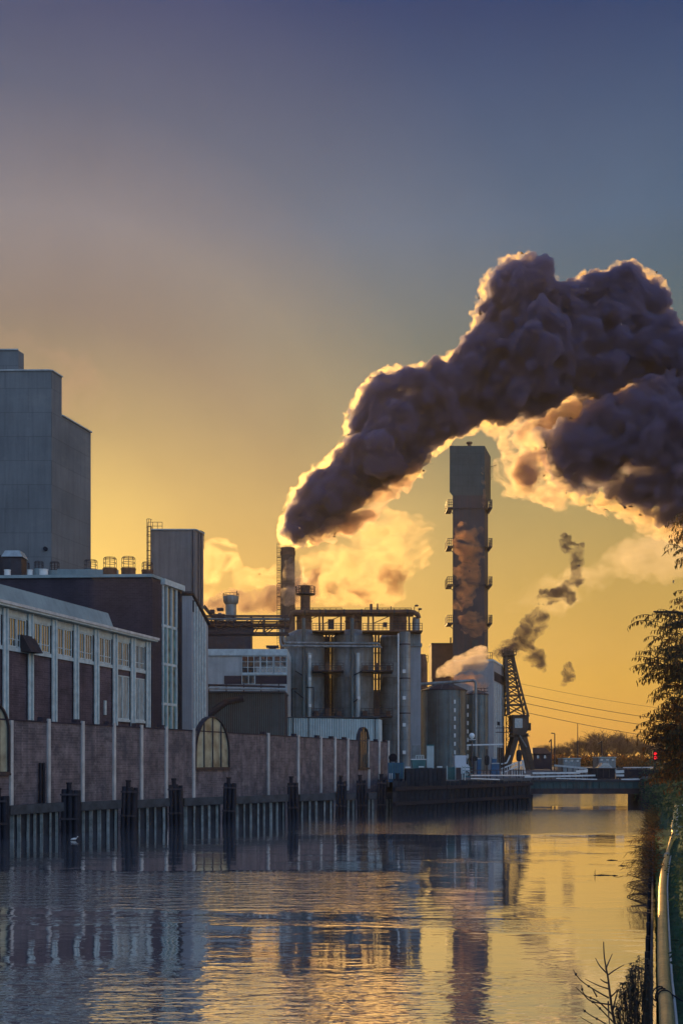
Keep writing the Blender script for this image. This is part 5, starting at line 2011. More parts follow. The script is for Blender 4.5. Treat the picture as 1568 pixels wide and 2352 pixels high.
def vehicle(name, label, cat, px0, px1, ytop, Y, ground, paint, kind):
    """Small parked vehicle seen side-on: body, glasshouse, windows, wheels."""
    x0, x1 = PX(px0, Y), PX(px1, Y)
    L_ = x1 - x0
    H_ = ZZ(ytop, Y) - ground
    t_ = thing(name, label, cat, ((x0 + x1) / 2, Y, ground))
    if kind == 'van':
        prof = [(0, .16), (1, .16), (1, .48), (.93, .54), (.80, .98), (.74, 1), (.03, 1), (0, .93)]
        win = [(.77, .60), (.90, .58), (.80, .90), (.77, .9)]
    else:
        prof = [(0, .22), (1, .22), (1, .5), (.95, .58), (.76, .66), (.60, .98), (.28, 1), (.12, .68), (.02, .62)]
        win = [(.17, .68), (.70, .68), (.585, .92), (.29, .94)]
    W_ = 1.7
    m1 = MB()
    k = len(prof)
    m1.add([(x0 + L_ * a, Y, ground + H_ * b_) for a, b_ in prof] + [(x0 + L_ * a, Y + W_, ground + H_ * b_) for a, b_ in prof],
           [tuple(range(k)), tuple(reversed(range(k, 2 * k)))] + [(i, i + k, (i + 1) % k + k, (i + 1) % k) for i in range(k)])
    m1.build('body', paint, t_)
    m1 = MB()
    k = len(win)
    m1.add([(x0 + L_ * a, Y - .02, ground + H_ * b_) for a, b_ in win] + [(x0 + L_ * a, Y - .003, ground + H_ * b_) for a, b_ in win],
           [tuple(range(k)), tuple(reversed(range(k, 2 * k)))] + [(i, i + k, (i + 1) % k + k, (i + 1) % k) for i in range(k)])
    m1.build('side_window', M['glass'], t_)
    for a in (.2, .8):
        m1 = MB()
        m1.tube([(x0 + L_ * a, Y - .03, ground + .31), (x0 + L_ * a, Y + .2, ground + .31)], .31, 16)
        wh = m1.build('wheel', M['tyre'], t_, smooth=True)
        m1 = MB()
        m1.tube([(x0 + L_ * a, Y - .05, ground + .31), (x0 + L_ * a, Y - .031, ground + .31)], .18, 12)
        m1.build('rim', M['steel_lt'], wh)
    return t_


vehicle('parked_van', 'white van parked on the quay below the wide silo', 'van', 1044, 1078, 1735, 112, LZ, M['van'], 'van')
vehicle('parked_car', 'silver car on the road behind the bridge rail', 'car', 1372, 1414, 1752, 122, LZ, M['car'], 'car')
Y = 116
for (x0, x1, y0, y1, lb) in ((1096, 1104, 1741, 1782, 'narrow bluish crate on the quay right of the low signal board'), (1128, 1146, 1752, 1782, 'wide bluish crate on the quay, lower one of its pair'),
                             (1130, 1140, 1740, 1752, 'small bluish crate standing on top of the wide one')):
    t = thing('blue_crate', lb, 'crate', (PX((x0 + x1) / 2, Y), Y, LZ), 'bluish crates on the quay')
    z0_, z1_ = (LZ if y1 == 1782 else ZZ(y1, Y) + .004), ZZ(y0, Y)
    m_ = MB()
    m_.box(PX(x0, Y), PX(x1, Y), Y, Y + .9, z0_, z1_)
    m_.build('body', M['blue'], t)
    m_ = MB()
    m_.box(PX(x0 - .5, Y), PX(x1 + .5, Y), Y - .04, Y - .003, z1_ - .12, z1_ - .01)
    m_.build('rim', M['steel_lt'], t)

# ------------------------------------------------------------------ bridge
cb = thing('canal_bridge', 'low flat steel girder bridge with teal side over the canal', 'bridge', (PX(1346, 110), 110, LZ))
Ya, Yb = 108.2, 115.8
m_ = MB()
xa, xb = PX(1200, Ya), PX(1477, Ya)
m_.prism([(xa, Ya - .15), (xb, Ya - .15), (xb + .9, Yb), (xa + .9, Yb)], ZZ(1796, Ya), ZZ(1791.5, Ya))
m_.build('deck', M['road'], cb)
m_ = MB()
m_.prism([(xa, Ya), (xb, Ya), (xb, Ya + .35), (xa, Ya + .35)], ZZ(1811, Ya), ZZ(1796, Ya) - .003)
m_.build('girder', M['bridge'], cb)
m_ = MB()
m_.prism([(xa, Ya + .8), (xb, Ya + .8), (xb + .9, Yb), (xa + .9, Yb)], ZZ(1823, Ya), ZZ(1800, Ya))
m_.prism([(xa, Ya + .05), (xb, Ya + .05), (xb, Ya + .5), (xa, Ya + .5)], ZZ(1823.5, Ya), ZZ(1811, Ya) - .003)
m_.build('understructure', M['steel_dk'], cb)
m_ = MB()
for i in range(18):
    px = 1212 + i * 15
    m_.bar((PX(px, Ya), Ya - .06, ZZ(1811, Ya)), (PX(px, Ya), Ya - .06, ZZ(1797, Ya)), .1, .1)
m_.build('stiffener', M['bridge'], cb)


def rail_run(x0, y0, x1, y1, Y0, Y1, w_, label, posts, name='guard_rail', mat='white_steel'):
    t_ = thing(name, label, 'guard rail', (PX(x0, Y0), Y0, LZ), 'pale guard rails along the bridge road')
    m1 = MB()
    m1.bar((PX(x0, Y0), Y0, ZZ(y0, Y0)), (PX(x1, Y1), Y1, ZZ(y1, Y1)), .07, w_)
    m1.build('beam', M[mat], t_)
    for i in range(posts):
        m1 = MB()
        k = (i + .5) / posts
        Yk = Y0 + (Y1 - Y0) * k
        px = x0 + (x1 - x0) * k
        m1.bar((PX(px, Yk), Yk + .1, LZ - .4), (PX(px, Yk), Yk + .1, ZZ(y0 + (y1 - y0) * k, Yk)), .1)
        m1.build('post', M['steel_dk'], t_)


rail_run(1204, 1784.5, 1366, 1781, 108.6, 109, .16, 'front pale guard rail along the bridge edge', 12)
rail_run(1222, 1776, 1330, 1775, 115, 116, .2, 'second pale guard rail across the bridge road behind the front one', 9)
rail_run(1276, 1788, 1370, 1790, 108.45, 108.5, .10, 'thin low pale rail under the front guard rail near mid bridge', 6)
rail_run(1322, 1773, 1354, 1770, 117, 117.5, .3, 'short broad pale guard rail just left of the dark bridge cabinet', 4)
rail_run(1413, 1773, 1432, 1772, 112, 112, .3, 'short pale rail panel right of the dark bridge cabinet', 3)
rail_run(1413, 1781, 1432, 1781, 110.5, 110.5, .2, 'lower short rail panel right of the dark bridge cabinet', 3)
rail_run(1426, 1791, 1475, 1790, 108.4, 108.4, .2, 'bright short rail on the bridge edge before the right abutment', 4)
rail_run(1430, 1763, 1497, 1762.5, 124, 124, .1, 'thin pale rail behind the bridge toward the red signal', 5)
rail_run(1272, 1758, 1358, 1766, 124, 121, .2, 'sloping pale guard rail on the far side of the bridge road', 7)
t = thing('bridge_cabinet', 'dark square bridge machinery cabinet between the guard rails', 'cabinet', (PX(1384, 110), 110, LZ))
m_ = MB()
m_.box(PX(1357, 110), PX(1411, 110), 110, 111.6, LZ - .15, ZZ(1766, 110))
m_.build('body', M['wood'], t)
m_ = MB()
m_.box(PX(1355.5, 110), PX(1412.5, 110), 109.9, 111.7, ZZ(1766, 110) + .003, ZZ(1764, 110))
m_.build('lid', M['steel_dk'], t)
m_ = MB()
for px in (1370, 1384, 1398):
    m_.bar((PX(px, 110), 109.97, LZ), (PX(px, 110), 109.97, ZZ(1767, 110)), .05)
m_.build('door_seam', M['steel_dk'], t)
m_ = MB()
m_.prism([(PX(1473, 107), 107), (PX(1532, 104), 104), (PX(1532, 104) + 3, 118), (PX(1473, 107) + 1.5, 118)], -1.5, ZZ(1789, 107))
t = tag(m_.build('bridge_abutment', M['plank_dk']), 'dark right-hand bridge abutment rising from the water', 'abutment')
m_ = MB()
m_.prism([(PX(1420, 117), 117), (PX(1530, 117), 117), (PX(1530, 117), 117.6), (PX(1420, 117), 117.6)], LZ - .2, ZZ(1767, 117))
tag(m_.build('road_parapet', M['wood']), 'dark solid parapet beyond the bridge below the red signal', 'parapet')

# far side: sheds, house, lamps, mast
Y = 170.0
for (x0, x1, yt, lb, cat) in ((1292, 1332, 1741, 'long grey shed with a pale roof line beyond the bridge, left of two', 'shed'), (1374, 1413, 1738.5, 'grey shed with a pale roof line beyond the bridge, right of two', 'shed')):
    t = thing('low_shed', lb, cat, (PX((x0 + x1) / 2, Y), Y, LZ), 'low sheds beyond the bridge')
    m_ = MB()
    m_.box(PX(x0, Y), PX(x1, Y), Y, Y + 4, LZ - .1, ZZ(yt + 2, Y))
    m_.build('wall', M['steel'], t)
    m_ = MB()
    m_.box(PX(x0 - 1, Y), PX(x1 + 1, Y), Y - .2, Y + 4.2, ZZ(yt + 2, Y) + .003, ZZ(yt, Y))
    m_.build('roof', M['corr'], t)
    for k in range(3):
        m_ = MB()
        px = x0 + (x1 - x0) * (k + .5) / 3
        rect(m_, px - 3, px + 3, yt + 4, yt + 9, Y, .003, .04)
        m_.build('window', M['glass'], t)
Y = 210.0
t = thing('dark_house', 'dark house with a brown hipped roof behind the crane foot', 'house', (PX(1244, Y), Y, LZ))
m_ = MB()
m_.box(PX(1224, Y), PX(1264, Y), Y, Y + 7, LZ - .1, ZZ(1731, Y))
m_.build('wall', M['brick_dark'], t)
x0, x1, ze, zr = PX(1222, Y), PX(1266, Y), ZZ(1731, Y) + .003, ZZ(1717, Y)
m_ = MB()
m_.add([(x0, Y - .4, ze), (x1, Y - .4, ze), (x1, Y + 7.4, ze), (x0, Y + 7.4, ze), (x0 + .6, Y + 3.5, zr), (x1 - .6, Y + 3.5, zr)],
       [(3, 2, 1, 0), (0, 1, 5, 4), (1, 2, 5), (2, 3, 4, 5), (3, 0, 4)])
m_.build('roof', M['rust'], t)
for px in (1232, 1248):
    m_ = MB()
    rect(m_, px, px + 5, 1735, 1742, Y, .003, .05)
    m_.build('window', M['glass'], t)
for (px, yt, ax, lb) in ((1273, 1685, -8, 'street lamp with a flat arm beyond the bridge'), (1265, 1698, -5, 'shorter street lamp with a tilted arm just left of the flat-armed one'), (1381, 1702, -9, 'dim street lamp in front of the bare trees')):
    Y = 190.0
    t = thing('street_lamp', lb, 'street lamp', (PX(px, Y), Y, LZ), 'street lamps beyond the bridge')
    m_ = MB()
    m_.tube([(PX(px, Y), Y, LZ - .1), (PX(px, Y), Y, ZZ(yt, Y))], [.14, .09], 8)
    m_.build('post', M['steel_dk'], t, smooth=True)
    m_ = MB()
    m_.bar((PX(px, Y), Y, ZZ(yt, Y)), (PX(px + ax, Y), Y, ZZ(yt, Y) + (.1 if ax == -8 else -.5)), .22, .16)
    m_.build('lamp_head', M['steel_dk'], t)
m_ = MB()
Y = 260
m_.tube([(PX(1325.5, Y), Y, LZ - .1), (PX(1325.5, Y), Y, ZZ(1662, Y))], [.17, .07], 8)
tag(m_.build('thin_mast', M['steel_dk'], smooth=True), 'thin bare mast rising above the far trees', 'mast')
for (ya, yb, xb, lb) in ((1598, 1650, 1510, 'upper of the three clear power lines sloping right from the crane'), (1616.5, 1669, 1510, 'middle of the three clear power lines sloping right'),
                         (1637, 1693, 1510, 'lowest power line, dipping toward the far trees'), (1574, 1625, 1510, 'faint topmost power line against the sky')):
    m_ = MB()
    pts = []
    Y = 230.0
    for k in range(25):
        t_ = k / 24
        px = 1180 + (1660 - 1180) * t_
        yy = ya + (yb - ya) * (px - 1190) / (xb - 1190)
        yy += 7 * math.sin(math.pi * t_) - 5
        pts.append((PX(px, Y), Y + 20 * t_, CH - (yy - HY) * (Y + 20 * t_) / F))
        pts[-1] = ((px - CX) * (Y + 20 * t_) / F, Y + 20 * t_, pts[-1][2])
    m_.tube(pts, .055 if ya != 1574 else .03, 5)
    tag(m_.build('power_line', M['steel_dk']), lb, 'power line', 'power lines above the far trees')

# ------------------------------------------------------------------ floating bird and sticks
Y = 61.3
X = PX(171, Y)
t = thing('white_waterbird', 'small white bird floating near the second mooring pile', 'bird', (X, Y, 0))
m_ = MB()
prof = [(-.20, .02, .05), (-.14, .06, .07), (-.02, .09, .085), (.08, .08, .09), (.13, .045, .12), (.155, .035, .18), (.185, .04, .215), (.215, .028, .21), (.235, .01, .20)]
k = 10
base = 0
for (u, r_, z_) in prof:
    for i in range(k):
        a_ = 2 * math.pi * i / k
        m_.v.append(Vector((X + u, Y + r_ * math.cos(a_), z_ + r_ * .8 * math.sin(a_))))
for i in range(len(prof) - 1):
    for j in range(k):
        j2 = (j + 1) % k
        m_.f.append((i * k + j, i * k + j2, (i + 1) * k + j2, (i + 1) * k + j))
m_.f.append(tuple(range(k)))
m_.f.append(tuple(reversed(range((len(prof) - 1) * k, len(prof) * k))))
m_.build('body', M['bird'], t, smooth=True, sharp=80)
m_ = MB()
m_.tube([(X + .232, Y, .2), (X + .275, Y, .19)], [.013, .004], 6)
m_.build('beak', M['beak'], t)
for (px, py, ln, up, lb) in ((1384, 2010.5, .75, .28, 'dark floating stick with one upright twig on the golden water'), (1411, 2011.5, .22, 0, 'short dark driftwood piece right of the upright twig'),
                             (1430, 1989, .42, 0, 'dark driftwood strip near the right bank, alone'), (1405, 1976, .5, 0, 'dashed dark driftwood strip farthest out on the golden water')):
    Y = 11250 / (py - HY)
    m_ = MB()
    X = PX(px, Y)
    m_.tube([(X - ln * .5, Y, .0), (X - ln * .1, Y + .03, .016), (X + ln * .5, Y - .02, 0)], [.012, .025, .01], 6)
    if up:
        m_.tube([(X - ln * .42, Y, -.05), (X - ln * .43, Y, .12), (X - ln * .41, Y, .22)], [.014, .012, .006], 6)
    tag(m_.build('driftwood', M['wood']), lb, 'driftwood', 'driftwood on the golden water')

# ------------------------------------------------------------------ pipe along the bank, fence, revetment
def bpath(tab):
    out = []
    for (px, Y, z) in tab:
        out.append(Vector((PX(px, Y), Y, z)))
    return out


def smooth_path(pts, k=6):
    out = []
    n_ = len(pts)
    for i in range(n_ - 1):
        p0, p1, p2, p3 = pts[max(i - 1, 0)], pts[i], pts[i + 1], pts[min(i + 2, n_ - 1)]
        for j in range(k):
            t_ = j / k
            out.append(.5 * ((2 * p1) + (p2 - p0) * t_ + (2 * p0 - 5 * p1 + 4 * p2 - p3) * t_ ** 2 + (3 * p1 - p0 - 3 * p2 + p3) * t_ ** 3))
    out.append(pts[-1])
    return out


bp_ = thing('bank_pipe', 'long pale plastic pipe lying along the right bank with a dark strap', 'pipe', (PX(1530, 15), 15, .8))
thick = smooth_path(bpath([(1540, 9, .86), (1533, 13, .86), (1529.5, 15.5, .87), (1523, 18.5, .88), (1520.5, 23, .9), (1520, 28, .9), (1521, 32, .91), (1526, 37, .92), (1531, 41, .93)]), 8)
m_ = MB()
m_.tube(thick, .105, 18)
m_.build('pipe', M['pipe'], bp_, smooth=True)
thin = smooth_path(bpath([(1530.5, 40.6, .93), (1533, 43, .93), (1537, 46, .95), (1541, 49, 1.0), (1545, 51.5, 1.08), (1543, 52, 1.32), (1547.5, 52, 1.75), (1548, 52, 2.05), (1552, 52, 2.36)]), 8)
m_ = MB()
m_.tube(thin, .07, 12)
m_.build('hose', M['pipe'], bp_, smooth=True)
m_ = MB()
c, c2 = thick[-2], thick[-1]
m_.tube([c - (c2 - c) * .8, c2], .122, 16)
m_.build('coupling', M['steel_lt'], bp_, smooth=True)
m_ = MB()
st_ = Vector((PX(1526.5, 16.6), 16.6, .872))
for k, dy in enumerate((0, .05, .11)):
    pts = []
    for i in range(17):
        a_ = 2 * math.pi * i / 16
        pts.append(st_ + Vector((math.cos(a_) * .118, dy * 3 + .05 * math.sin(a_ + k), math.sin(a_) * .118)))
    m_.tube(pts, .012, 6)
m_.tube([st_ + Vector((.1, .1, .06)), st_ + Vector((.2, -.1, .0)), st_ + Vector((.33, -.5, -.03))], .012, 6)
m_.build('strap', M['wood'], bp_)
m_ = MB()
m_.tube([p + Vector((.135, 0, -.02 + .012 * math.sin(i))) for i, p in enumerate(thick)], .022, 8)
tag(m_.build('pale_cable', M['white_steel'], smooth=True), 'thin pale cable lying close along the right side of the bank pipe', 'cable')

t = thing('green_fence', 'green tubular fence at the right picture edge where the hose climbs', 'fence', (PX(1553, 52.2), 52.2, 1))
Y = 52.25
m_ = MB()
for px in (1553, 1612, 1670):
    m_ = MB()
    m_.tube([(PX(px, Y), Y, .8), (PX(px, Y), Y, ZZ(1850, Y))], .045, 8)
    m_.build('post', M['white_steel'], t)
for py in (1850, 1875, 1899, 1917):
    m_ = MB()
    m_.tube([(PX(1553, Y), Y, ZZ(py, Y)), (PX(1672, Y), Y, ZZ(py, Y))], .038, 8)
    m_.build('rail', M['white_steel' if py == 1850 else 'corr'], t)

rv = thing('plank_revetment', 'low dark plank revetment edging the right bank beside the pipe', 'revetment', (bank_x(15), 15, 0))
R_ = random.Random(9)
for (ya, yb, zt) in ((9, 18.2, .90), (18.25, 22.6, .82), (22.65, 27, .74), (27.05, 33, .70), (33.05, 41, .66), (41.05, 52, .7)):
    m_ = MB()
    m_.bar((bank_x(ya) - .09, ya, zt / 2 - .25), (bank_x(yb) - .09, yb, zt / 2 - .25), .05, zt + .5)
    m_.build('plank', M['wood_wet'], rv)
    Y = ya + .3
    while Y < yb:
        m_ = MB()
        m_.tube([(bank_x(Y) - .17, Y, -.6), (bank_x(Y) - .17, Y, zt + .05 + R_.uniform(-.03, .05))], .05, 8)
        m_.build('post', M['wood'], rv)
        Y += 1.9


# ------------------------------------------------------------------ vegetation helpers
class Leaves:
    def __init__(self, seed):
        self.v, self.f = [], []
        self.R = random.Random(seed)

    def leaf(self, p, d, s, L, W, curl=.25):
        """Pointed, slightly folded leaf from p along d, width direction s."""
        d = d.normalized()
        s = (s - d * s.dot(d))
        if s.length < 1e-4:
            s = d.orthogonal()
        s.normalize()
        nn = d.cross(s)
        b = len(self.v)
        m1 = p + d * (L * .38)
        m2 = p + d * (L * .72) + nn * (curl * L * .25)
        e = p + d * L + nn * (curl * L * .7)
        self.v += [p, m1 + s * W * .5, m1 - s * W * .5, m2 + s * W * .36, m2 - s * W * .36, e]
        self.f += [(b, b + 2, b + 1), (b + 1, b + 2, b + 4, b + 3), (b + 3, b + 4, b + 5)]

    def build(self, name, mat, parent=None):
        m = MB()
        m.v = [Vector(p) for p in self.v]
        m.f = self.f
        return m.build(name, mat, parent)

    def rv(self):
        R = self.R
        while True:
            v = Vector((R.uniform(-1, 1), R.uniform(-1, 1), R.uniform(-1, 1)))
            if .05 < v.length < 1:
                return v.normalized()


# ------------------------------------------------------------------ leafy tree leaning in from the right
Y0 = 25.0
wt_ = thing('overhanging_tree', 'near tree with narrow hanging leaves reaching in from the right edge', 'tree', (PX(1740, Y0), Y0, 2.5))
tr = MB()
bx = PX(1740, Y0)
trunk_top = Vector((bx - .9, Y0, 13.5))
tr.tube(smooth_path([Vector((bx, Y0, 2.4)), Vector((bx - .1, Y0, 5)), Vector((bx - .5, Y0 + .2, 8.5)), trunk_top], 4), [.3 - .018 * i for i in range(13)], 10)
tr.build('trunk', M['bark'], wt_, smooth=True)
LV = Leaves(21)
LB = Leaves(22)
TW = MB()
R = LV.R
# (px, py, rx, ry, twigs, brown share)
CL = [(1640, 1235, 100, 75, 90, .1), (1580, 1185, 24, 34, 14, .1), (1605, 1370, 60, 50, 26, .1), (1550, 1440, 56, 44, 54, .1), (1500, 1405, 30, 16, 9, .1),
      (1530, 1510, 60, 44, 78, .15), (1575, 1570, 62, 60, 110, .2), (1560, 1650, 64, 54, 120, .5), (1532, 1700, 52, 52, 110, .75), (1600, 1500, 70, 120, 150, .2),
      (1600, 1700, 80, 110, 150, .4), (1562, 1765, 70, 40, 70, .5)]
limbs = {}
for (px, py, rx, ry, nt_, br_) in CL:
    c = P(px, py, Y0)
    z0 = min(max(c.z - 1.2, 3.5), 12.5)
    root = Vector((bx - .3, Y0, z0))
    mid = (root + c) / 2 + Vector((0, R.uniform(-.4, .4), .5))
    TW.tube(smooth_path([root, mid, c], 5), [.07 - .005 * i for i in range(11)], 6)
    for k in range(nt_):
        while True:
            o_ = Vector((R.uniform(-1, 1), R.uniform(-1, 1), R.uniform(-1, 1)))
            if o_.length < 1:
                break
        s_ = Y0 / F
        p = c + Vector((o_.x * rx * s_, o_.y * 1.6, o_.z * ry * s_))
        # twigs grow outward from the limb and droop
        d = Vector((-.75 + .5 * o_.x, .5 * o_.y, .35 + .4 * o_.z)) + LV.rv() * .35
        d.normalize()
        ln = R.uniform(.35, .75)
        start = p - d * ln * .6
        pts = []
        q = start.copy()
        dd = d.copy()
        steps = 7
        for i in range(steps):
            pts.append(q.copy())
            q = q + dd * (ln / steps)
            dd = (dd + Vector((0, 0, -.16))).normalized()
        TW.tube(pts, [.010 - .0011 * i for i in range(steps)], 4, cap=False)
        LL = LB if R.random() < br_ else LV
        for i in range(1, steps):
            for sgn in (-1, 1):
                if R.random() < .12:
                    continue
                qx, qy = CX + F * pts[i].x / pts[i].y, HY - F * (pts[i].z - CH) / pts[i].y
                if abs(qx - 1503) < 15 and 1700 < qy < 1756:
                    continue
                side = dd.cross(Vector((0, 0, 1)))
                if side.length < .01:
                    side = Vector((0, 1, 0))
                ld = Vector((R.uniform(-.5, .25), R.uniform(-.45, .45), -1.0)) + side * sgn * .45
                LL.leaf(pts[i] + (pts[i] - pts[i - 1]) * R.random(), ld, LV.rv(), R.uniform(.085, .15), R.uniform(.024, .038), R.uniform(-.5, .5))
TW.build('branches', M['bark'], wt_)
LV.build('foliage', M['leaf'], wt_)
LB.build('autumn_foliage', M['leaf_brown'], wt_)


def leaf_mass(name, label, cat, clusters, seed, mat, L, W, parent_loc, kind=None, stems=True):
    t_ = thing(name, label, cat, parent_loc)
    lv = Leaves(seed)
    st2 = MB()
    R2 = lv.R
    for (c, r, cnt) in clusters:
        c = Vector(c)
        for k in range(cnt):
            v = lv.rv()
            rr = R2.random() ** .45
            nz_ = 1 + .35 * noise.noise(Vector((v.x * 2.2 + c.x, v.y * 2.2, v.z * 2.2 + c.z)))
            p = c + Vector((v.x * r[0], v.y * r[1], v.z * r[2])) * rr * nz_
            d = v + lv.rv() * .8 + Vector((0, 0, -.2))
            lv.leaf(p, d, lv.rv(), L * R2.uniform(.6, 1.3), W * R2.uniform(.7, 1.2), R2.uniform(-.5, .5))
        if stems:
            for k in range(7):
                v = lv.rv()
                e = c + Vector((v.x * r[0], v.y * r[1], abs(v.z) * r[2])) * .9
                b_ = Vector((c.x + R2.uniform(-.2, .2), c.y, c.z - r[2] * .95))
                st2.tube([b_, (b_ + e) / 2 + lv.rv() * .1, e], [.03, .018, .006], 5)
    if stems:
        st2.build('stems', M['bark'], t_)
    lv.build('foliage', mat, t_)
    return t_


def bl_(px, Y, z):
    return (PX(px, Y), Y, z)


leaf_mass('bank_hedge', 'dense dark green bushes on the right bank below the red signal', 'bush',
          [(bl_(1545, 60, 2.8), (1.0, 4, 1.5), 1500), (bl_(1515, 72, 2.3), (.9, 5, 1.5), 1300), (bl_(1600, 47, 2.2), (.8, 2, 1.3), 900), (bl_(1540, 85, 3.6), (2.0, 5, 2.3), 1500), (bl_(1590, 55, 3.5), (1.5, 4, 2.2), 900)],
          31, M['leaf_green'], .17, .08, (PX(1545, 60), 60, 1), stems=False)
leaf_mass('bank_ivy', 'low dark shrubs covering the slope right of the pipe', 'shrub',
          [((bank_x(Y) + (1.15 if Y < 36 else 1.75) + .18 * math.sin(Y), Y, 1.25), (.5, 1.6, .55), 420) for Y in (12, 14.5, 17, 19.5, 22, 25, 28, 31, 34.5, 38, 42, 46)],
          33, M['leaf_green'], .11, .055, (bank_x(20) + 1.3, 20, 1), stems=False)
leaf_mass('willow_scrub', 'leafy dark scrub filling the right edge under the overhanging tree', 'bush',
          [(bl_(1600, 34, 3.6), (1.0, 2, 2.2), 1500), (bl_(1585, 40, 3.2), (.9, 2, 1.8), 1200), (bl_(1570, 30, 5.4), (.55, 1.2, 1.2), 700)], 35, M['leaf_green'], .13, .05, (PX(1600, 34), 34, 1.5), stems=False)

# reeds and orange twigs hanging over the water
t = thing('bank_reeds', 'arching reeds and orange twigs leaning over the water from the right bank', 'reeds', (bank_x(44), 44, .3))
t['kind'] = 'stuff'
lv = Leaves(41)
R = lv.R
tw = MB()
for k in range(110):
    Y = R.uniform(33, 62)
    base = Vector((bank_x(Y) + R.uniform(-.1, .25), Y, R.uniform(.3, .8)))
    ln = R.uniform(.5, 1.25)
    d = Vector((-R.uniform(.2, .9), R.uniform(-.5, .3), R.uniform(.3, 1.0))).normalized()
    pts, q, dd = [], base.copy(), d
    for i in range(7):
        pts.append(q.copy())
        q = q + dd * ln / 6
        dd = (dd + Vector((-.08, 0, -.17))).normalized()
    tw.tube(pts, [.014 - .0016 * i for i in range(7)], 4, cap=False)
    if k % 2 == 0:
        for i in range(2, 7):
            for s in (-1, 1):
                lv.leaf(pts[i], (dd + Vector((R.uniform(-.3, .3), R.uniform(-.5, .5), -.5 + .6 * s))), lv.rv(), R.uniform(.2, .38), .022, R.uniform(.1, .6))
for (Y, rr) in ((37, .34), (34, .28), (41, .4)):
    for k in range(5):
        pts = []
        c = Vector((bank_x(Y) - .25 - .04 * k, Y + .1 * k, .12))
        a0 = R.uniform(0, 1)
        for i in range(15):
            a_ = a0 + 2 * math.pi * i / 16
            pts.append(c + Vector((rr * (1 + .08 * k) * math.cos(a_), .1 * math.sin(a_ * 2), .12 * math.sin(a_) + .02 * k)))
        tw.tube(pts, .011, 4, cap=False)
for (Y, tip) in ((58, (1462, 1878)), (55, (1456, 1862))):
    a_ = Vector((bank_x(Y) + .1, Y, .4))
    e = P(tip[0], tip[1], Y)
    tw.tube([a_, (a_ + e) / 2 + Vector((0, 0, .12)), e], [.016, .011, .005], 4)
tw.build('twigs', M['twig'], t)
lv.build('blades', M['reed'], t)
lv = Leaves(43)
R = lv.R
t = thing('grass_frond_clump', 'feathery dark grass clump over the water just right of the bridge opening', 'grass clump', (bank_x(70), 70, .6))
for k in range(420):
    Y = R.uniform(58, 74)
    base = Vector((bank_x(Y) + R.uniform(-.35, .5), Y, R.uniform(.3, 1.5)))
    lv.leaf(base, Vector((-R.uniform(.2, 1.1), R.uniform(-.4, .4), R.uniform(-.2, .9))), lv.rv(), R.uniform(.35, .7), .035, R.uniform(-.9, -.2))
lv.build('blades', M['reed'], t)

leaf_mass('water_edge_scrub', 'tangled brown and green scrub hanging over the plank revetment at the water edge', 'scrub',
          [((bank_x(Y) - .05, Y, .75), (.28, 1.6, .5), 260) for Y in (36, 39, 42, 45.5, 49, 53, 57, 62)], 47, M['leaf_brown'], .13, .035, (bank_x(45), 45, .5), stems=False)
# grass along the pipe
lv = Leaves(44)
R = lv.R
for k in range(5200):
    Y = 11 + 42 * R.random() ** 1.6
    o_ = R.uniform(.02, .14) if R.random() < .25 else R.uniform(.36, 1.0)
    lv.leaf(Vector((bank_x(Y) + o_, Y, .74 + .16 * max(0, o_ - .4))), Vector((R.uniform(-.5, .5), R.uniform(-.5, .5), 1)), lv.rv(), R.uniform(.05, .15), .012, R.uniform(-.6, .6))
tag(lv.build('bank_grass', M['grass']), 'green grass strip beside the bank pipe', 'grass', kind='stuff')

# ------------------------------------------------------------------ foreground sapling and weeds
Y = 13.2
t = thing('bare_sapling', 'bare brown sapling with a few bud knots in the lower right foreground', 'sapling', (PX(1485, Y), Y, .45))


def sp_(pts, dy=0.0):
    k = len(pts)
    return smooth_path([Vector((PX(px, Y), Y + dy * i / max(1, k - 1), ZZ(py, Y))) for i, (px, py) in enumerate(pts)], 4)


def taper(pts, r0, r1):
    k = len(pts)
    return [r0 + (r1 - r0) * i / (k - 1) for i in range(k)]


m_ = MB()
pts = sp_([(1487, 2520), (1440, 2430), (1411, 2351), (1400, 2285), (1395, 2245), (1387, 2200), (1385, 2163)])
m_.tube(pts, taper(pts, .022, .006), 6)
m_.build('stem', M['twig'], t, smooth=True)
m_ = MB()
KN = MB()
BR_ = [[(1397, 2292), (1370, 2277), (1333, 2252), (1315, 2227)], [(1398, 2272), (1378, 2268), (1352, 2257)], [(1403, 2308), (1355, 2297), (1331, 2276), (1312, 2259)],
       [(1405, 2330), (1372, 2300), (1342, 2285), (1334, 2262)], [(1392, 2235), (1381, 2222), (1376, 2208)], [(1391, 2228), (1386, 2221), (1378, 2213)],
       [(1394, 2240), (1413, 2227), (1433, 2216)], [(1390, 2226), (1402, 2213), (1415, 2198)], [(1394, 2258), (1380, 2250), (1367, 2240)],
       [(1401, 2290), (1415, 2278), (1426, 2272)], [(1406, 2318), (1420, 2290), (1428, 2280)], [(1412, 2352), (1385, 2325), (1360, 2300), (1347, 2290)],
       [(1420, 2375), (1390, 2352), (1352, 2330), (1338, 2318)], [(1418, 2370), (1375, 2362), (1340, 2345)], [(1396, 2300), (1392, 2330), (1390, 2352)], [(1370, 2290), (1362, 2275), (1358, 2268)]]
for i, b_ in enumerate(BR_):
    pts = sp_(b_, .25 * math.sin(i * 2.1))
    m_.tube(pts, taper(pts, .011, .004), 5)
    if i in (0, 3, 11, 12):
        for q in (pts[len(pts) // 2], pts[-3]):
            KN.ball(q, .016, n=8, m=6)
m_.build('branches', M['twig'], t)
KN.build('bud_knots', M['bark'], t, smooth=True)

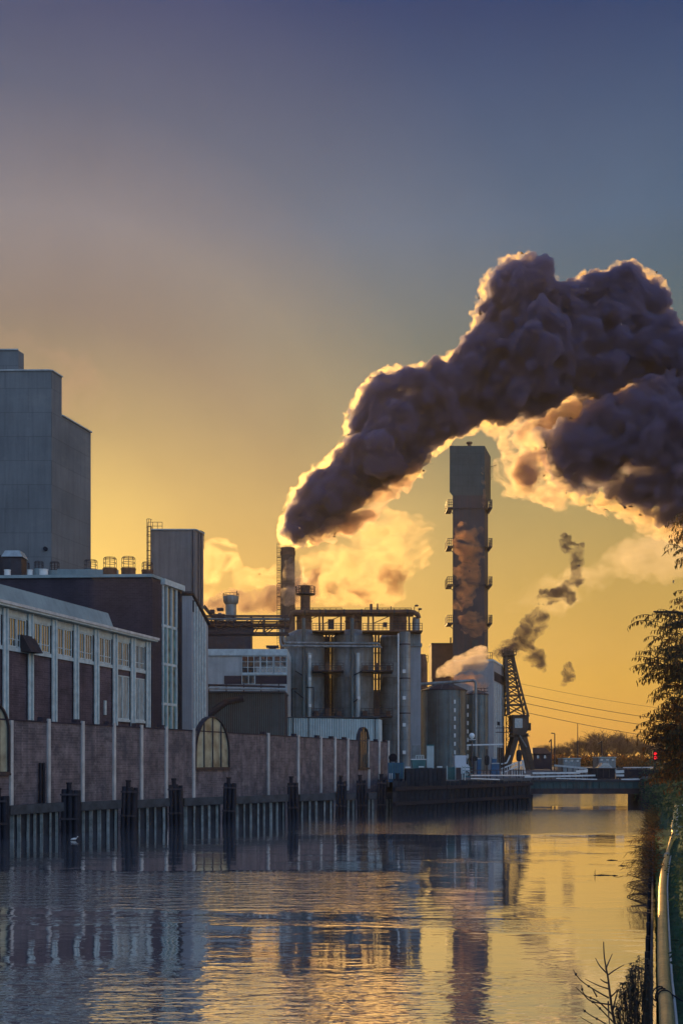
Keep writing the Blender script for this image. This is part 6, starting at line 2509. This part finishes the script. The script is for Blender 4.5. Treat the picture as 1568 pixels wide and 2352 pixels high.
t = thing('tall_weeds', 'clump of dark tall weeds with curled leaves beside the revetment in the foreground', 'weeds', (PX(1470, 13.2), 13.2, .45))
lv = Leaves(51)
R = lv.R
m_ = MB()
for k in range(78):
    Yk = 12.9 + R.random() * .8
    u = R.random()
    px = 1412 + 84 * u
    ytop = 2300 - 100 * min(1, u * 1.7) ** .8 + R.uniform(-8, 46)
    if px > 1470:
        ytop = 2205 + R.uniform(-3, 70)
    top_ = Vector((PX(px, Yk), Yk, ZZ(ytop, Yk)))
    base = Vector((max(bank_x(Yk) - .42, top_.x * .5 + (bank_x(Yk) - .1) * .5 + R.uniform(-.1, .1)), Yk, .25 + R.random() * .2))
    mid = (base + top_) / 2 + Vector((R.uniform(-.04, .04), 0, 0))
    pts = smooth_path([base, mid, top_], 7)
    m_.tube(pts, taper(pts, .007, .003), 4)
    nl = len(pts)
    for i in range(nl // 3, nl):
        dens = 2 if i < nl * .6 else 5
        for j in range(dens):
            a_ = R.uniform(0, 6.28)
            d = Vector((math.cos(a_), math.sin(a_), R.uniform(.0, .8)))
            lv.leaf(pts[i] + (pts[min(i + 1, nl - 1)] - pts[i]) * R.random(), d, Vector((-math.sin(a_), math.cos(a_), 0)), R.uniform(.035, .085), R.uniform(.012, .022), -R.uniform(.6, 1.3))
m_.build('stems', M['twig'], t)
lv.build('leaves', M['weed'], t)

# ------------------------------------------------------------------ far bare trees


def bare_tree_mesh(seed, h):
    R2 = random.Random(seed)
    tr_, cr_ = MB(), MB()

    def grow(p, d, L, r, lev):
        q = p + d * L
        m_ = (p + q) / 2 + Vector((R2.uniform(-.07, .07), R2.uniform(-.07, .07), 0)) * L
        (tr_ if lev == 0 else cr_).tube([p, m_, q], [r, r * .85, r * .68], 5 if lev < 2 else 3, cap=False)
        if lev >= 6:
            return
        nb = 4 if lev < 2 else 3
        for k in range(nb):
            a_ = 2 * math.pi * (k + R2.random()) / nb
            o_ = Vector((math.cos(a_), math.sin(a_), 0))
            w_ = R2.uniform(.2, .8) if lev < 3 else R2.uniform(.4, .95)
            nd = (d + o_ * w_ + Vector((0, 0, .18))).normalized()
            grow(p + d * L * R2.uniform(.25, 1.0), nd, L * R2.uniform(.62, .92) * (1.5 if lev == 0 else 1), max(r * .58, .016), lev + 1)
    grow(Vector((0, 0, 0)), Vector((0, 0, 1)), h * .13, h * .018, 0)
    return tr_, cr_


protos = []
FT = [(1232, 1708, 330), (1252, 1704, 350), (1278, 1706, 380), (1298, 1704, 340), (1318, 1694, 360), (1340, 1688, 345), (1362, 1680, 370), (1388, 1672, 350),
      (1410, 1675, 385), (1430, 1681, 355), (1452, 1687, 365), (1474, 1695, 345), (1374, 1690, 330), (1425, 1690, 325), (1496, 1700, 350), (1520, 1690, 360)]
for i, (px, yt, Y) in enumerate(FT):
    H_ = ZZ(yt, Y) - LZ
    lb = f'bare autumn tree beyond the bridge, {(ORD + ["twelfth", "thirteenth", "fourteenth", "fifteenth", "sixteenth"])[sorted(a[0] for a in FT).index(px)]} from the left in the far row'
    if i < 3:
        t = thing('bare_tree', lb, 'tree', (0, 0, 0), 'bare trees beyond the bridge')
        a, b_ = bare_tree_mesh(60 + i, 10.0)
        mx_ = max(v.z for v in b_.v)
        for mm in (a, b_):
            mm.v = [v * (10.0 / mx_) for v in mm.v]
        a.build('trunk', M['twig_far'], t)
        b_.build('crown', M['twig_far'], t)
        protos.append(t)
        o = t
    else:
        o = copy_tree(protos[i % 3], (0, 0, 0))
        o['label'] = lb
    o.location = (PX(px, Y), Y, LZ - .1)
    k = H_ / 10.0
    o.scale = (k * (.8 + .5 * ((i * 7) % 5) / 5), k, k)
    o.rotation_euler = (0, 0, i * 1.3)
# low undergrowth in front of them
lv = Leaves(71)
R = lv.R
for k in range(7000):
    Y = R.uniform(300, 330)
    px = R.uniform(1215, 1520)
    h_ = 2.6 + 1.8 * noise.noise(Vector((px * .05, 0, 0))) + 1.2 * noise.noise(Vector((px * .17, 3, 0)))
    lv.leaf(Vector((PX(px, Y), Y, LZ + R.random() * max(.6, h_))), lv.rv() + Vector((0, 0, .5)), lv.rv(), R.uniform(.5, 1.1), .4, .2)
tag(lv.build('far_undergrowth', M['leaf_brown']), 'brown undergrowth below the far bare trees', 'undergrowth', kind='stuff')



# ------------------------------------------------------------------ smoke and steam
def smoke_mat(name, col, dens, aniso, patch=None, lo=.42, hi=.62, step=.35):
    """Scattering volume; with patch (metres) the density is broken into drifting billows and gaps."""
    m, n = new_mat(name)
    out = n('ShaderNodeOutputMaterial')
    v = n('ShaderNodeVolumePrincipled')
    v.inputs['Color'].default_value = (*col, 1)
    v.inputs['Density'].default_value = dens
    v.inputs['Anisotropy'].default_value = aniso
    n.link(v.outputs[0], out.inputs['Volume'])
    if patch:
        tc = n('ShaderNodeTexCoord')
        mp = n('ShaderNodeMapping')
        mp.inputs['Rotation'].default_value = (0, rad(25), 0)
        mp.inputs['Scale'].default_value = (1 / patch * .8, 1 / patch * .6, 1 / patch * 1.15)
        n.link(tc.outputs['Object'], mp.inputs['Vector'])
        no = n('ShaderNodeTexNoise', i_Scale=1.0, i_Detail=4.0, i_Roughness=.62, i_Distortion=.6)
        n.link(mp.outputs[0], no.inputs['Vector'])
        mr = n('ShaderNodeMapRange', interpolation_type='SMOOTHSTEP')
        mr.inputs['From Min'].default_value = lo
        mr.inputs['From Max'].default_value = hi
        mr.inputs['To Min'].default_value = 0.0
        mr.inputs['To Max'].default_value = dens
        n.link(no.outputs['Fac'], mr.inputs['Value'])
        n.link(mr.outputs[0], v.inputs['Density'])
        m.cycles.volume_step_rate = step
    else:
        m.cycles.homogeneous_volume = True
    return m


_ib = bmesh.new()
bmesh.ops.create_icosphere(_ib, subdivisions=2, radius=1.0)
_ib.verts.ensure_lookup_table()
ICO_V = [v.co.copy() for v in _ib.verts]
_ib.verts.index_update()
ICO_F = [tuple(v.index for v in f.verts) for f in _ib.faces]
_ib.free()


def ico_dirs(k, R2):
    out = []
    for i in range(k):
        z = 1 - 2 * (i + .5) / k
        a = i * 2.39996 + R2.uniform(0, .5)
        q = math.sqrt(max(0, 1 - z * z))
        out.append(Vector((q * math.cos(a), q * math.sin(a), z)))
    return out


def cloud(label, cat, outline, Y, seed, mat, vox=.5, n_big=90, rmax=60, rmin=7, flat=.75, kids=6, kid=(.2, .62), disp=((4.6, 1.7), (1.9, .95), (.75, .75)), band=None):
    """Billowing smoke body filling an outline surveyed on the photograph, at distance Y with real thickness:
    big puffs, smaller puffs budding from them, fused into one skin with fine relief, filled with an even scattering volume."""
    R2 = random.Random(seed)
    n_ = len(outline)

    def inside(x, y):
        c_ = False
        j = n_ - 1
        for i in range(n_):
            (xi, yi), (xj, yj) = outline[i], outline[j]
            if (yi > y) != (yj > y) and x < (xj - xi) * (y - yi) / (yj - yi) + xi:
                c_ = not c_
            j = i
        return c_

    def edge(x, y):
        best = 1e9
        for i in range(n_):
            (x0, y0), (x1, y1) = outline[i], outline[(i + 1) % n_]
            dx, dy = x1 - x0, y1 - y0
            t_ = max(0, min(1, ((x - x0) * dx + (y - y0) * dy) / (dx * dx + dy * dy + 1e-9)))
            best = min(best, math.hypot(x - x0 - dx * t_, y - y0 - dy * t_))
        return best
    xs_ = [p[0] for p in outline]
    ys_ = [p[1] for p in outline]
    s_ = Y / F
    cand = []
    while len(cand) < n_big * 14:
        x, y = R2.uniform(min(xs_), max(xs_)), R2.uniform(min(ys_), max(ys_))
        if inside(x, y):
            d = edge(x, y)
            if d > rmin * .8 and (band is None or d < band):
                cand.append((x, y, d))
    # big puffs where there is room, then smaller ones towards the outline, thinning out overlaps
    cand.sort(key=lambda c: -c[2] + R2.uniform(0, 14))
    chosen = []
    for (x, y, d) in cand:
        r = min(d * R2.uniform(.82, 1.0), rmax * R2.uniform(.6, 1.0))
        if all(math.hypot(x - a, y - b) > (r + q) * .36 for a, b, q, e_ in chosen):
            chosen.append((x, y, r, d))
        if len(chosen) >= n_big:
            break
    bv, bf = [], []

    def ball(c, r):
        k0 = len(bv)
        sx, sy, sz = (R2.uniform(.8, 1.2) for _ in range(3))
        bv.extend((c.x + p.x * r * sx, c.y + p.y * r * sy, c.z + p.z * r * sz) for p in ICO_V)
        bf.extend(tuple(k0 + i for i in f) for f in ICO_F)
    for (x, y, r, d) in chosen:
        for k in range(1 + (d > rmax * 1.2)):
            off = R2.uniform(-flat, flat) * d * .9
            c = P(x, y, Y) + Vector((0, off * s_, 0))
            rr = r * s_
            ball(c, rr * .93)
            for dv in ico_dirs(kids, R2):
                dv = (dv + Vector((R2.uniform(-.4, .4), R2.uniform(-.4, .4), R2.uniform(-.4, .4)))).normalized()
                kr = rr * R2.uniform(*kid)
                # buds stay inside the outline so the surveyed shape holds
                bx_, by_ = x + dv.x * (rr * 1.0) / s_, y - dv.z * (rr * 1.0) / s_
                if inside(bx_, by_) or R2.random() < .35:
                    ball(c + dv * (rr * 1.02 - kr * .35), kr)
    me = bpy.data.meshes.new('smoke_raw')
    me.from_pydata(bv, [], bf)
    o = bpy.data.objects.new('smoke_raw', me)
    COL.objects.link(o)
    mo = o.modifiers.new('remesh', 'REMESH')
    mo.mode = 'VOXEL'
    mo.voxel_size = vox
    for (q, (sz, st_)) in enumerate(disp):
        kind = 'VORONOI' if q < len(disp) - 1 else 'CLOUDS'
        tx = bpy.data.textures.new('smoke_relief', kind)
        tx.noise_scale = sz
        dm = o.modifiers.new('relief', 'DISPLACE')
        dm.texture = tx
        dm.texture_coords = 'GLOBAL'
        if kind == 'VORONOI':
            tx.distance_metric = 'DISTANCE'
            tx.noise_intensity = 1.0
            dm.strength = -st_
            dm.mid_level = .4
        else:
            tx.noise_depth = 3
            dm.strength = st_
            dm.mid_level = .5
    dg = bpy.context.evaluated_depsgraph_get()
    fm = bpy.data.meshes.new_from_object(o.evaluated_get(dg))
    bpy.data.objects.remove(o)
    fm.materials.clear()
    fm.materials.append(mat)
    fm.name = 'smoke_plume' if cat == 'smoke' else 'steam_cloud'
    s = bpy.data.objects.new(fm.name, fm)
    COL.objects.link(s)
    tag(s, label, cat, kind='stuff')
    return s


SM = smoke_mat('thick_smoke', (.42, .40, .56), 1.5, .52, patch=5.0, lo=.27, hi=.52, step=.3)
SMW = smoke_mat('thick_smoke_warm', (.74, .56, .50), .75, .62, patch=6.0, lo=.32, hi=.60)  # reddish sunlight and glow put into the smoke colour
SMB = smoke_mat('thick_smoke_low', (.46, .42, .56), 1.2, .54, patch=5.5, lo=.31, hi=.56)
FRINGE = smoke_mat('gold_rim_fringe', (.96, .80, .55), .50, .70, patch=4.0, lo=.38, hi=.60)  # extra gold-tinted smoke body shaped to give the plume its bright rim
GOLD = smoke_mat('backlit_smoke', (.93, .80, .66), .55, .6, patch=5.0, lo=.40, hi=.66)
ST = smoke_mat('gold_tinted_steam', (.93, .77, .52), .17, .55, patch=8.0, lo=.40, hi=.64)  # gold of the low sun put into the colour of white steam
BANK = smoke_mat('low_smoke', (.60, .45, .40), .5, .45, patch=5.0, lo=.36, hi=.60)
VEIL = smoke_mat('steam_veil', (.97, .88, .74), .06, .5, patch=14.0, lo=.42, hi=.7, step=.5)
SF = smoke_mat('steam_puff', (.96, .84, .70), .8, .45, patch=3.0, lo=.34, hi=.56)
SR = smoke_mat('reddish_wisp', (.95, .56, .30), .5, .35, patch=3.2, lo=.39, hi=.60)
SD = smoke_mat('dark_wisp', (.12, .10, .17), 1.05, .2, patch=3.4, lo=.35, hi=.66)

PLUME = [(652, 1260), (645, 1215), (652, 1172), (676, 1118), (716, 1076), (762, 1040), (790, 1015), (797, 955), (824, 898), (866, 852), (925, 843), (990, 838), (1036, 814), (1066, 790), (1088, 725), (1106, 645),
       (1140, 602), (1208, 576), (1264, 626), (1290, 668), (1336, 628), (1385, 622), (1448, 602), (1530, 646), (1538, 728), (1580, 770), (1700, 790), (1700, 960), (1600, 945), (1500, 915), (1452, 888),
       (1402, 905), (1378, 932), (1320, 918), (1258, 950), (1200, 968), (1128, 980), (1062, 998), (1002, 1034), (972, 1082), (915, 1110), (860, 1142), (815, 1180), (760, 1225), (700, 1252)]


def grown(poly, d):
    """Outline pushed outward by d (survey units)."""
    k = len(poly)
    area = sum(poly[i][0] * poly[(i + 1) % k][1] - poly[(i + 1) % k][0] * poly[i][1] for i in range(k))
    sg = 1 if area > 0 else -1
    out = []
    for i in range(k):
        (x0, y0), (x1, y1), (x2, y2) = poly[i - 1], poly[i], poly[(i + 1) % k]
        tx, ty = x2 - x0, y2 - y0
        l_ = math.hypot(tx, ty) + 1e-6
        out.append((x1 + sg * ty / l_ * d, y1 - sg * tx / l_ * d))
    return out


cloud('long thick smoke plume climbing from the round chimney to the upper right', 'smoke',
      PLUME,
      240, 1, SM, vox=.42, n_big=200, rmax=74, kids=8, kid=(.2, .6), disp=((3.6, 1.5), (1.7, .9), (.8, .45), (.6, .5)))
cloud('torn gold-tinted fringe added as the bright rim along the edges of the long smoke plume', 'smoke', grown(PLUME, 11),
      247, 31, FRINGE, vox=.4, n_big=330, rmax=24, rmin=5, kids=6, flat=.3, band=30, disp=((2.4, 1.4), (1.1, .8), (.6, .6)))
cloud('underside of the long plume near the round chimney, tinted reddish brown for its light', 'smoke',
      [(644, 1264), (680, 1264), (720, 1215), (780, 1165), (840, 1120), (910, 1080), (985, 1025), (978, 1085), (925, 1138), (885, 1168), (850, 1220), (808, 1230), (752, 1258), (700, 1264)],
      238, 2, SMW, vox=.4, n_big=70, rmax=34, rmin=5)
cloud('dark smoke mass at the right edge blown from the square chimney', 'smoke',
      [(1215, 1000), (1262, 965), (1310, 952), (1342, 915), (1376, 912), (1396, 885), (1440, 895), (1462, 855), (1520, 850), (1700, 870), (1700, 1235), (1560, 1222), (1490, 1198), (1420, 1172), (1385, 1120), (1345, 1150), (1292, 1135), (1256, 1098), (1236, 1050)],
      230, 3, SMB, vox=.42, n_big=120, rmax=54, kids=8, kid=(.2, .6), disp=((3.6, 1.6), (1.7, .9), (.8, .45), (.6, .5)))
cloud('golden backlit smoke streaming from the square chimney head', 'smoke',
      [(1100, 1082), (1122, 1066), (1150, 1040), (1135, 1000), (1168, 965), (1230, 958), (1262, 1000), (1262, 1070), (1335, 1105), (1380, 1120), (1330, 1165), (1280, 1188), (1230, 1152), (1180, 1142), (1132, 1104)],
      226, 4, GOLD, vox=.38, n_big=80, rmax=34, rmin=5, kids=8)
cloud('ragged golden lower fringe of the smoke at the right edge', 'smoke',
      [(1330, 1120), (1420, 1118), (1500, 1158), (1570, 1182), (1700, 1200), (1700, 1275), (1568, 1258), (1480, 1238), (1440, 1205), (1380, 1192), (1340, 1165)],
      236, 5, GOLD, vox=.45, n_big=60, rmax=36, rmin=6)
cloud('glow-tinted golden brown smoke filling the gaps between the two dark masses', 'smoke',
      [(1150, 985), (1200, 950), (1270, 925), (1330, 900), (1400, 885), (1460, 870), (1560, 885), (1700, 930), (1700, 1150), (1560, 1120), (1450, 1080), (1350, 1080), (1250, 1060), (1180, 1030)],
      254, 6, SMW, vox=.5, n_big=70, rmax=50, rmin=8)
cloud('golden torn smoke bridging the long plume and the chimney stream', 'smoke',
      [(1112, 1000), (1130, 975), (1200, 945), (1290, 925), (1345, 905), (1350, 935), (1300, 975), (1240, 1005), (1180, 1015), (1140, 1030)],
      244, 32, GOLD, vox=.4, n_big=60, rmax=26, rmin=5)
cloud('gold-tinted fringe added as a bright rim along the lower dark smoke mass', 'smoke',
      [(1205, 1000), (1262, 955), (1342, 905), (1462, 870), (1700, 905), (1700, 1255), (1560, 1240), (1490, 1216), (1415, 1190), (1345, 1168), (1285, 1150), (1245, 1108), (1222, 1055)],
      240, 33, FRINGE, vox=.4, n_big=200, rmax=24, rmin=5, kids=6, flat=.3, band=30)
cloud('brown fold of smoke inside the golden stream beside the chimney head', 'smoke',
      [(1165, 1075), (1190, 1040), (1225, 1020), (1262, 1035), (1270, 1085), (1240, 1110), (1210, 1135), (1180, 1112)],
      222, 16, SMW, vox=.38, n_big=30, rmax=22, rmin=4)
cloud('golden steam cloud drifting between round chimney and square chimney', 'steam',
      [(682, 1300), (700, 1262), (760, 1248), (820, 1222), (850, 1180), (905, 1168), (960, 1180), (1000, 1200), (1005, 1250), (980, 1300), (945, 1330), (930, 1390), (840, 1395), (740, 1395), (690, 1370)],
      262, 7, ST, vox=.5, n_big=110, rmax=42, rmin=6, kids=8, disp=((2.4, 1.4), (1.0, .8)))
cloud('golden steam rising right of the beige tower', 'steam',
      [(462, 1250), (490, 1232), (520, 1232), (545, 1250), (562, 1272), (560, 1300), (610, 1306), (645, 1290), (645, 1350), (560, 1360), (462, 1390)],
      266, 8, ST, vox=.5, n_big=70, rmax=36, rmin=6, disp=((2.4, 1.4), (1.0, .8)))
cloud('darker low smoke bank behind the pipe bridge', 'smoke',
      [(462, 1382), (490, 1366), (525, 1342), (560, 1352), (590, 1350), (640, 1330), (690, 1318), (720, 1300), (740, 1330), (735, 1392), (640, 1412), (462, 1415)],
      250, 9, BANK, vox=.45, n_big=70, rmax=26, rmin=5, disp=((2.0, 1.2), (.9, .7)))
cloud('brown smoke shreds drifting in front of the golden steam by the round chimney', 'smoke',
      [(690, 1330), (720, 1295), (760, 1300), (800, 1330), (850, 1345), (900, 1375), (880, 1396), (800, 1392), (730, 1385), (695, 1370)],
      252, 34, smoke_mat('brown_shreds', (.66, .46, .34), .42, .45, patch=5.0, lo=.44, hi=.62), vox=.4, n_big=50, rmax=24, rmin=5, disp=((2.0, 1.2), (.9, .7)))
cloud('brownish smoke patch in front of the golden steam', 'smoke',
      [(862, 1312), (880, 1282), (905, 1292), (932, 1285), (940, 1325), (926, 1350), (935, 1380), (900, 1388), (872, 1372), (884, 1345), (852, 1340)],
      253, 15, bpy.data.materials['brown_shreds'], vox=.4, n_big=40, rmax=22, rmin=5, disp=((2.0, 1.2), (.9, .7)))
cloud('dusky smoke haze hanging in the sky behind the great grey tower', 'smoke',
      [(-120, 760), (20, 740), (120, 770), (220, 840), (300, 900), (290, 960), (200, 980), (60, 960), (-120, 960)],
      330, 35, smoke_mat('dusky_haze', (.62, .45, .46), .012, .3, patch=22.0, lo=.34, hi=.70, step=.6), vox=1.2, n_big=50, rmax=70, rmin=12, disp=((6, 4), (3, 2.4)))
cloud('thin steam veil right of the square chimney', 'steam',
      [(1140, 1400), (1200, 1330), (1300, 1300), (1380, 1270), (1450, 1220), (1600, 1220), (1650, 1330), (1500, 1350), (1420, 1330), (1340, 1390), (1250, 1430)],
      285, 10, VEIL, vox=.8, n_big=60, rmax=60, rmin=10, disp=((4, 3), (2, 1.8)))
cloud('steam puff gushing over the silo roofs at the chimney foot', 'steam',
      [(996, 1560), (1000, 1535), (1022, 1518), (1045, 1505), (1075, 1490), (1100, 1480), (1122, 1482), (1126, 1520), (1110, 1545), (1060, 1548), (1030, 1556)],
      186, 11, SF, vox=.28, n_big=60, rmax=18, rmin=3, disp=((1.4, .7), (.6, .35)))
cloud('grey steam drifting low over the silo roofs', 'steam',
      [(1012, 1565), (1030, 1552), (1070, 1545), (1110, 1545), (1128, 1570), (1120, 1595), (1090, 1590), (1050, 1572)],
      180, 12, SR, vox=.3, n_big=30, rmax=14, rmin=4, disp=((1.4, .8), (.7, .5)))
cloud('golden wisp curling in front of the round chimney', 'steam',
      [(640, 1330), (652, 1290), (668, 1272), (690, 1285), (720, 1300), (705, 1340), (690, 1380), (660, 1400), (642, 1380)],
      234, 17, GOLD, vox=.3, n_big=40, rmax=22, rmin=4, disp=((1.8, 1.1), (.8, .7)))
W_ = ((1.8, 1.1), (.8, .7))
for i, (pth, lb) in enumerate([([(1036, 1212), (1060, 1190), (1085, 1196), (1118, 1215), (1112, 1255), (1120, 1275), (1098, 1300), (1060, 1292), (1038, 1265)], 'uppermost reddish wisp crossing the square chimney shaft'),
                               ([(1036, 1296), (1075, 1284), (1108, 1300), (1112, 1340), (1095, 1358), (1104, 1385), (1066, 1412), (1036, 1402), (1046, 1350)], 'middle reddish wisp crossing the square chimney shaft'),
                               ([(1046, 1412), (1090, 1402), (1122, 1420), (1120, 1455), (1090, 1468), (1056, 1448)], 'lowest reddish wisp crossing the square chimney shaft'),
                               ([(1100, 1062), (1116, 1075), (1112, 1100), (1120, 1140), (1118, 1172), (1104, 1170), (1106, 1120)], 'small wisp curling down the side of the chimney head')]):
    cloud(lb, 'steam', pth, 214, 20 + i, SR, vox=.26, n_big=34, rmax=16, rmin=3, kids=6, disp=W_)
for i, (pth, lb) in enumerate([([(1278, 1235), (1296, 1215), (1316, 1240), (1342, 1242), (1346, 1288), (1336, 1312), (1346, 1335), (1322, 1362), (1302, 1340), (1306, 1318), (1306, 1285), (1284, 1265)], 'highest dark wisp drifting right of the square chimney'),
                               ([(1230, 1392), (1236, 1345), (1262, 1352), (1290, 1335), (1324, 1322), (1316, 1350), (1332, 1372), (1312, 1402), (1288, 1382), (1258, 1396)], 'dark wisp below the highest one, shaped like a hook'),
                               ([(1165, 1468), (1190, 1425), (1215, 1400), (1242, 1392), (1262, 1405), (1268, 1440), (1240, 1466), (1200, 1480)], 'small dark wisp above the crane top'),
                               ([(1122, 1508), (1140, 1478), (1185, 1455), (1225, 1475), (1262, 1508), (1256, 1556), (1225, 1535), (1192, 1515), (1155, 1525)], 'dark smoke smudge right behind the crane top'),
                               ([(1288, 1538), (1306, 1510), (1326, 1548), (1318, 1572), (1280, 1578), (1288, 1556)], 'lonely small dark wisp low in the sky right of the crane')]):
    cloud(lb, 'smoke', pth, 245, 40 + i, SD, vox=.3, n_big=60, rmax=15, rmin=2.5, kids=6, disp=W_)
HAZE = 0.0001

# ------------------------------------------------------------------ evening haze over the water and works
m, n = new_mat('evening_haze')
out = n('ShaderNodeOutputMaterial')
v = n('ShaderNodeVolumePrincipled')
v.inputs['Color'].default_value = (.95, .86, .74, 1)
v.inputs['Density'].default_value = HAZE
v.inputs['Anisotropy'].default_value = .45
n.link(v.outputs[0], out.inputs['Volume'])
m.cycles.homogeneous_volume = True
hz = MB()
hz.box(-1250, 1250, -60, 1350, -2.6, 142)
tag(hz.build('haze', m), kind='stuff')

# ------------------------------------------------------------------ render settings
sc.render.engine = 'CYCLES'
sc.cycles.use_denoising = True
sc.cycles.denoiser = 'OPENIMAGEDENOISE'
sc.cycles.volume_bounces = 3
sc.cycles.max_bounces = 10
sc.cycles.transparent_max_bounces = 24
sc.cycles.diffuse_bounces = 3
sc.cycles.glossy_bounces = 4
sc.cycles.caustics_reflective = False
sc.cycles.caustics_refractive = False
sc.cycles.sample_clamp_indirect = 6.0
sc.view_settings.view_transform = 'Standard'
sc.view_settings.look = 'None'
sc.view_settings.exposure = 0.0
sc.view_settings.gamma = 1.0
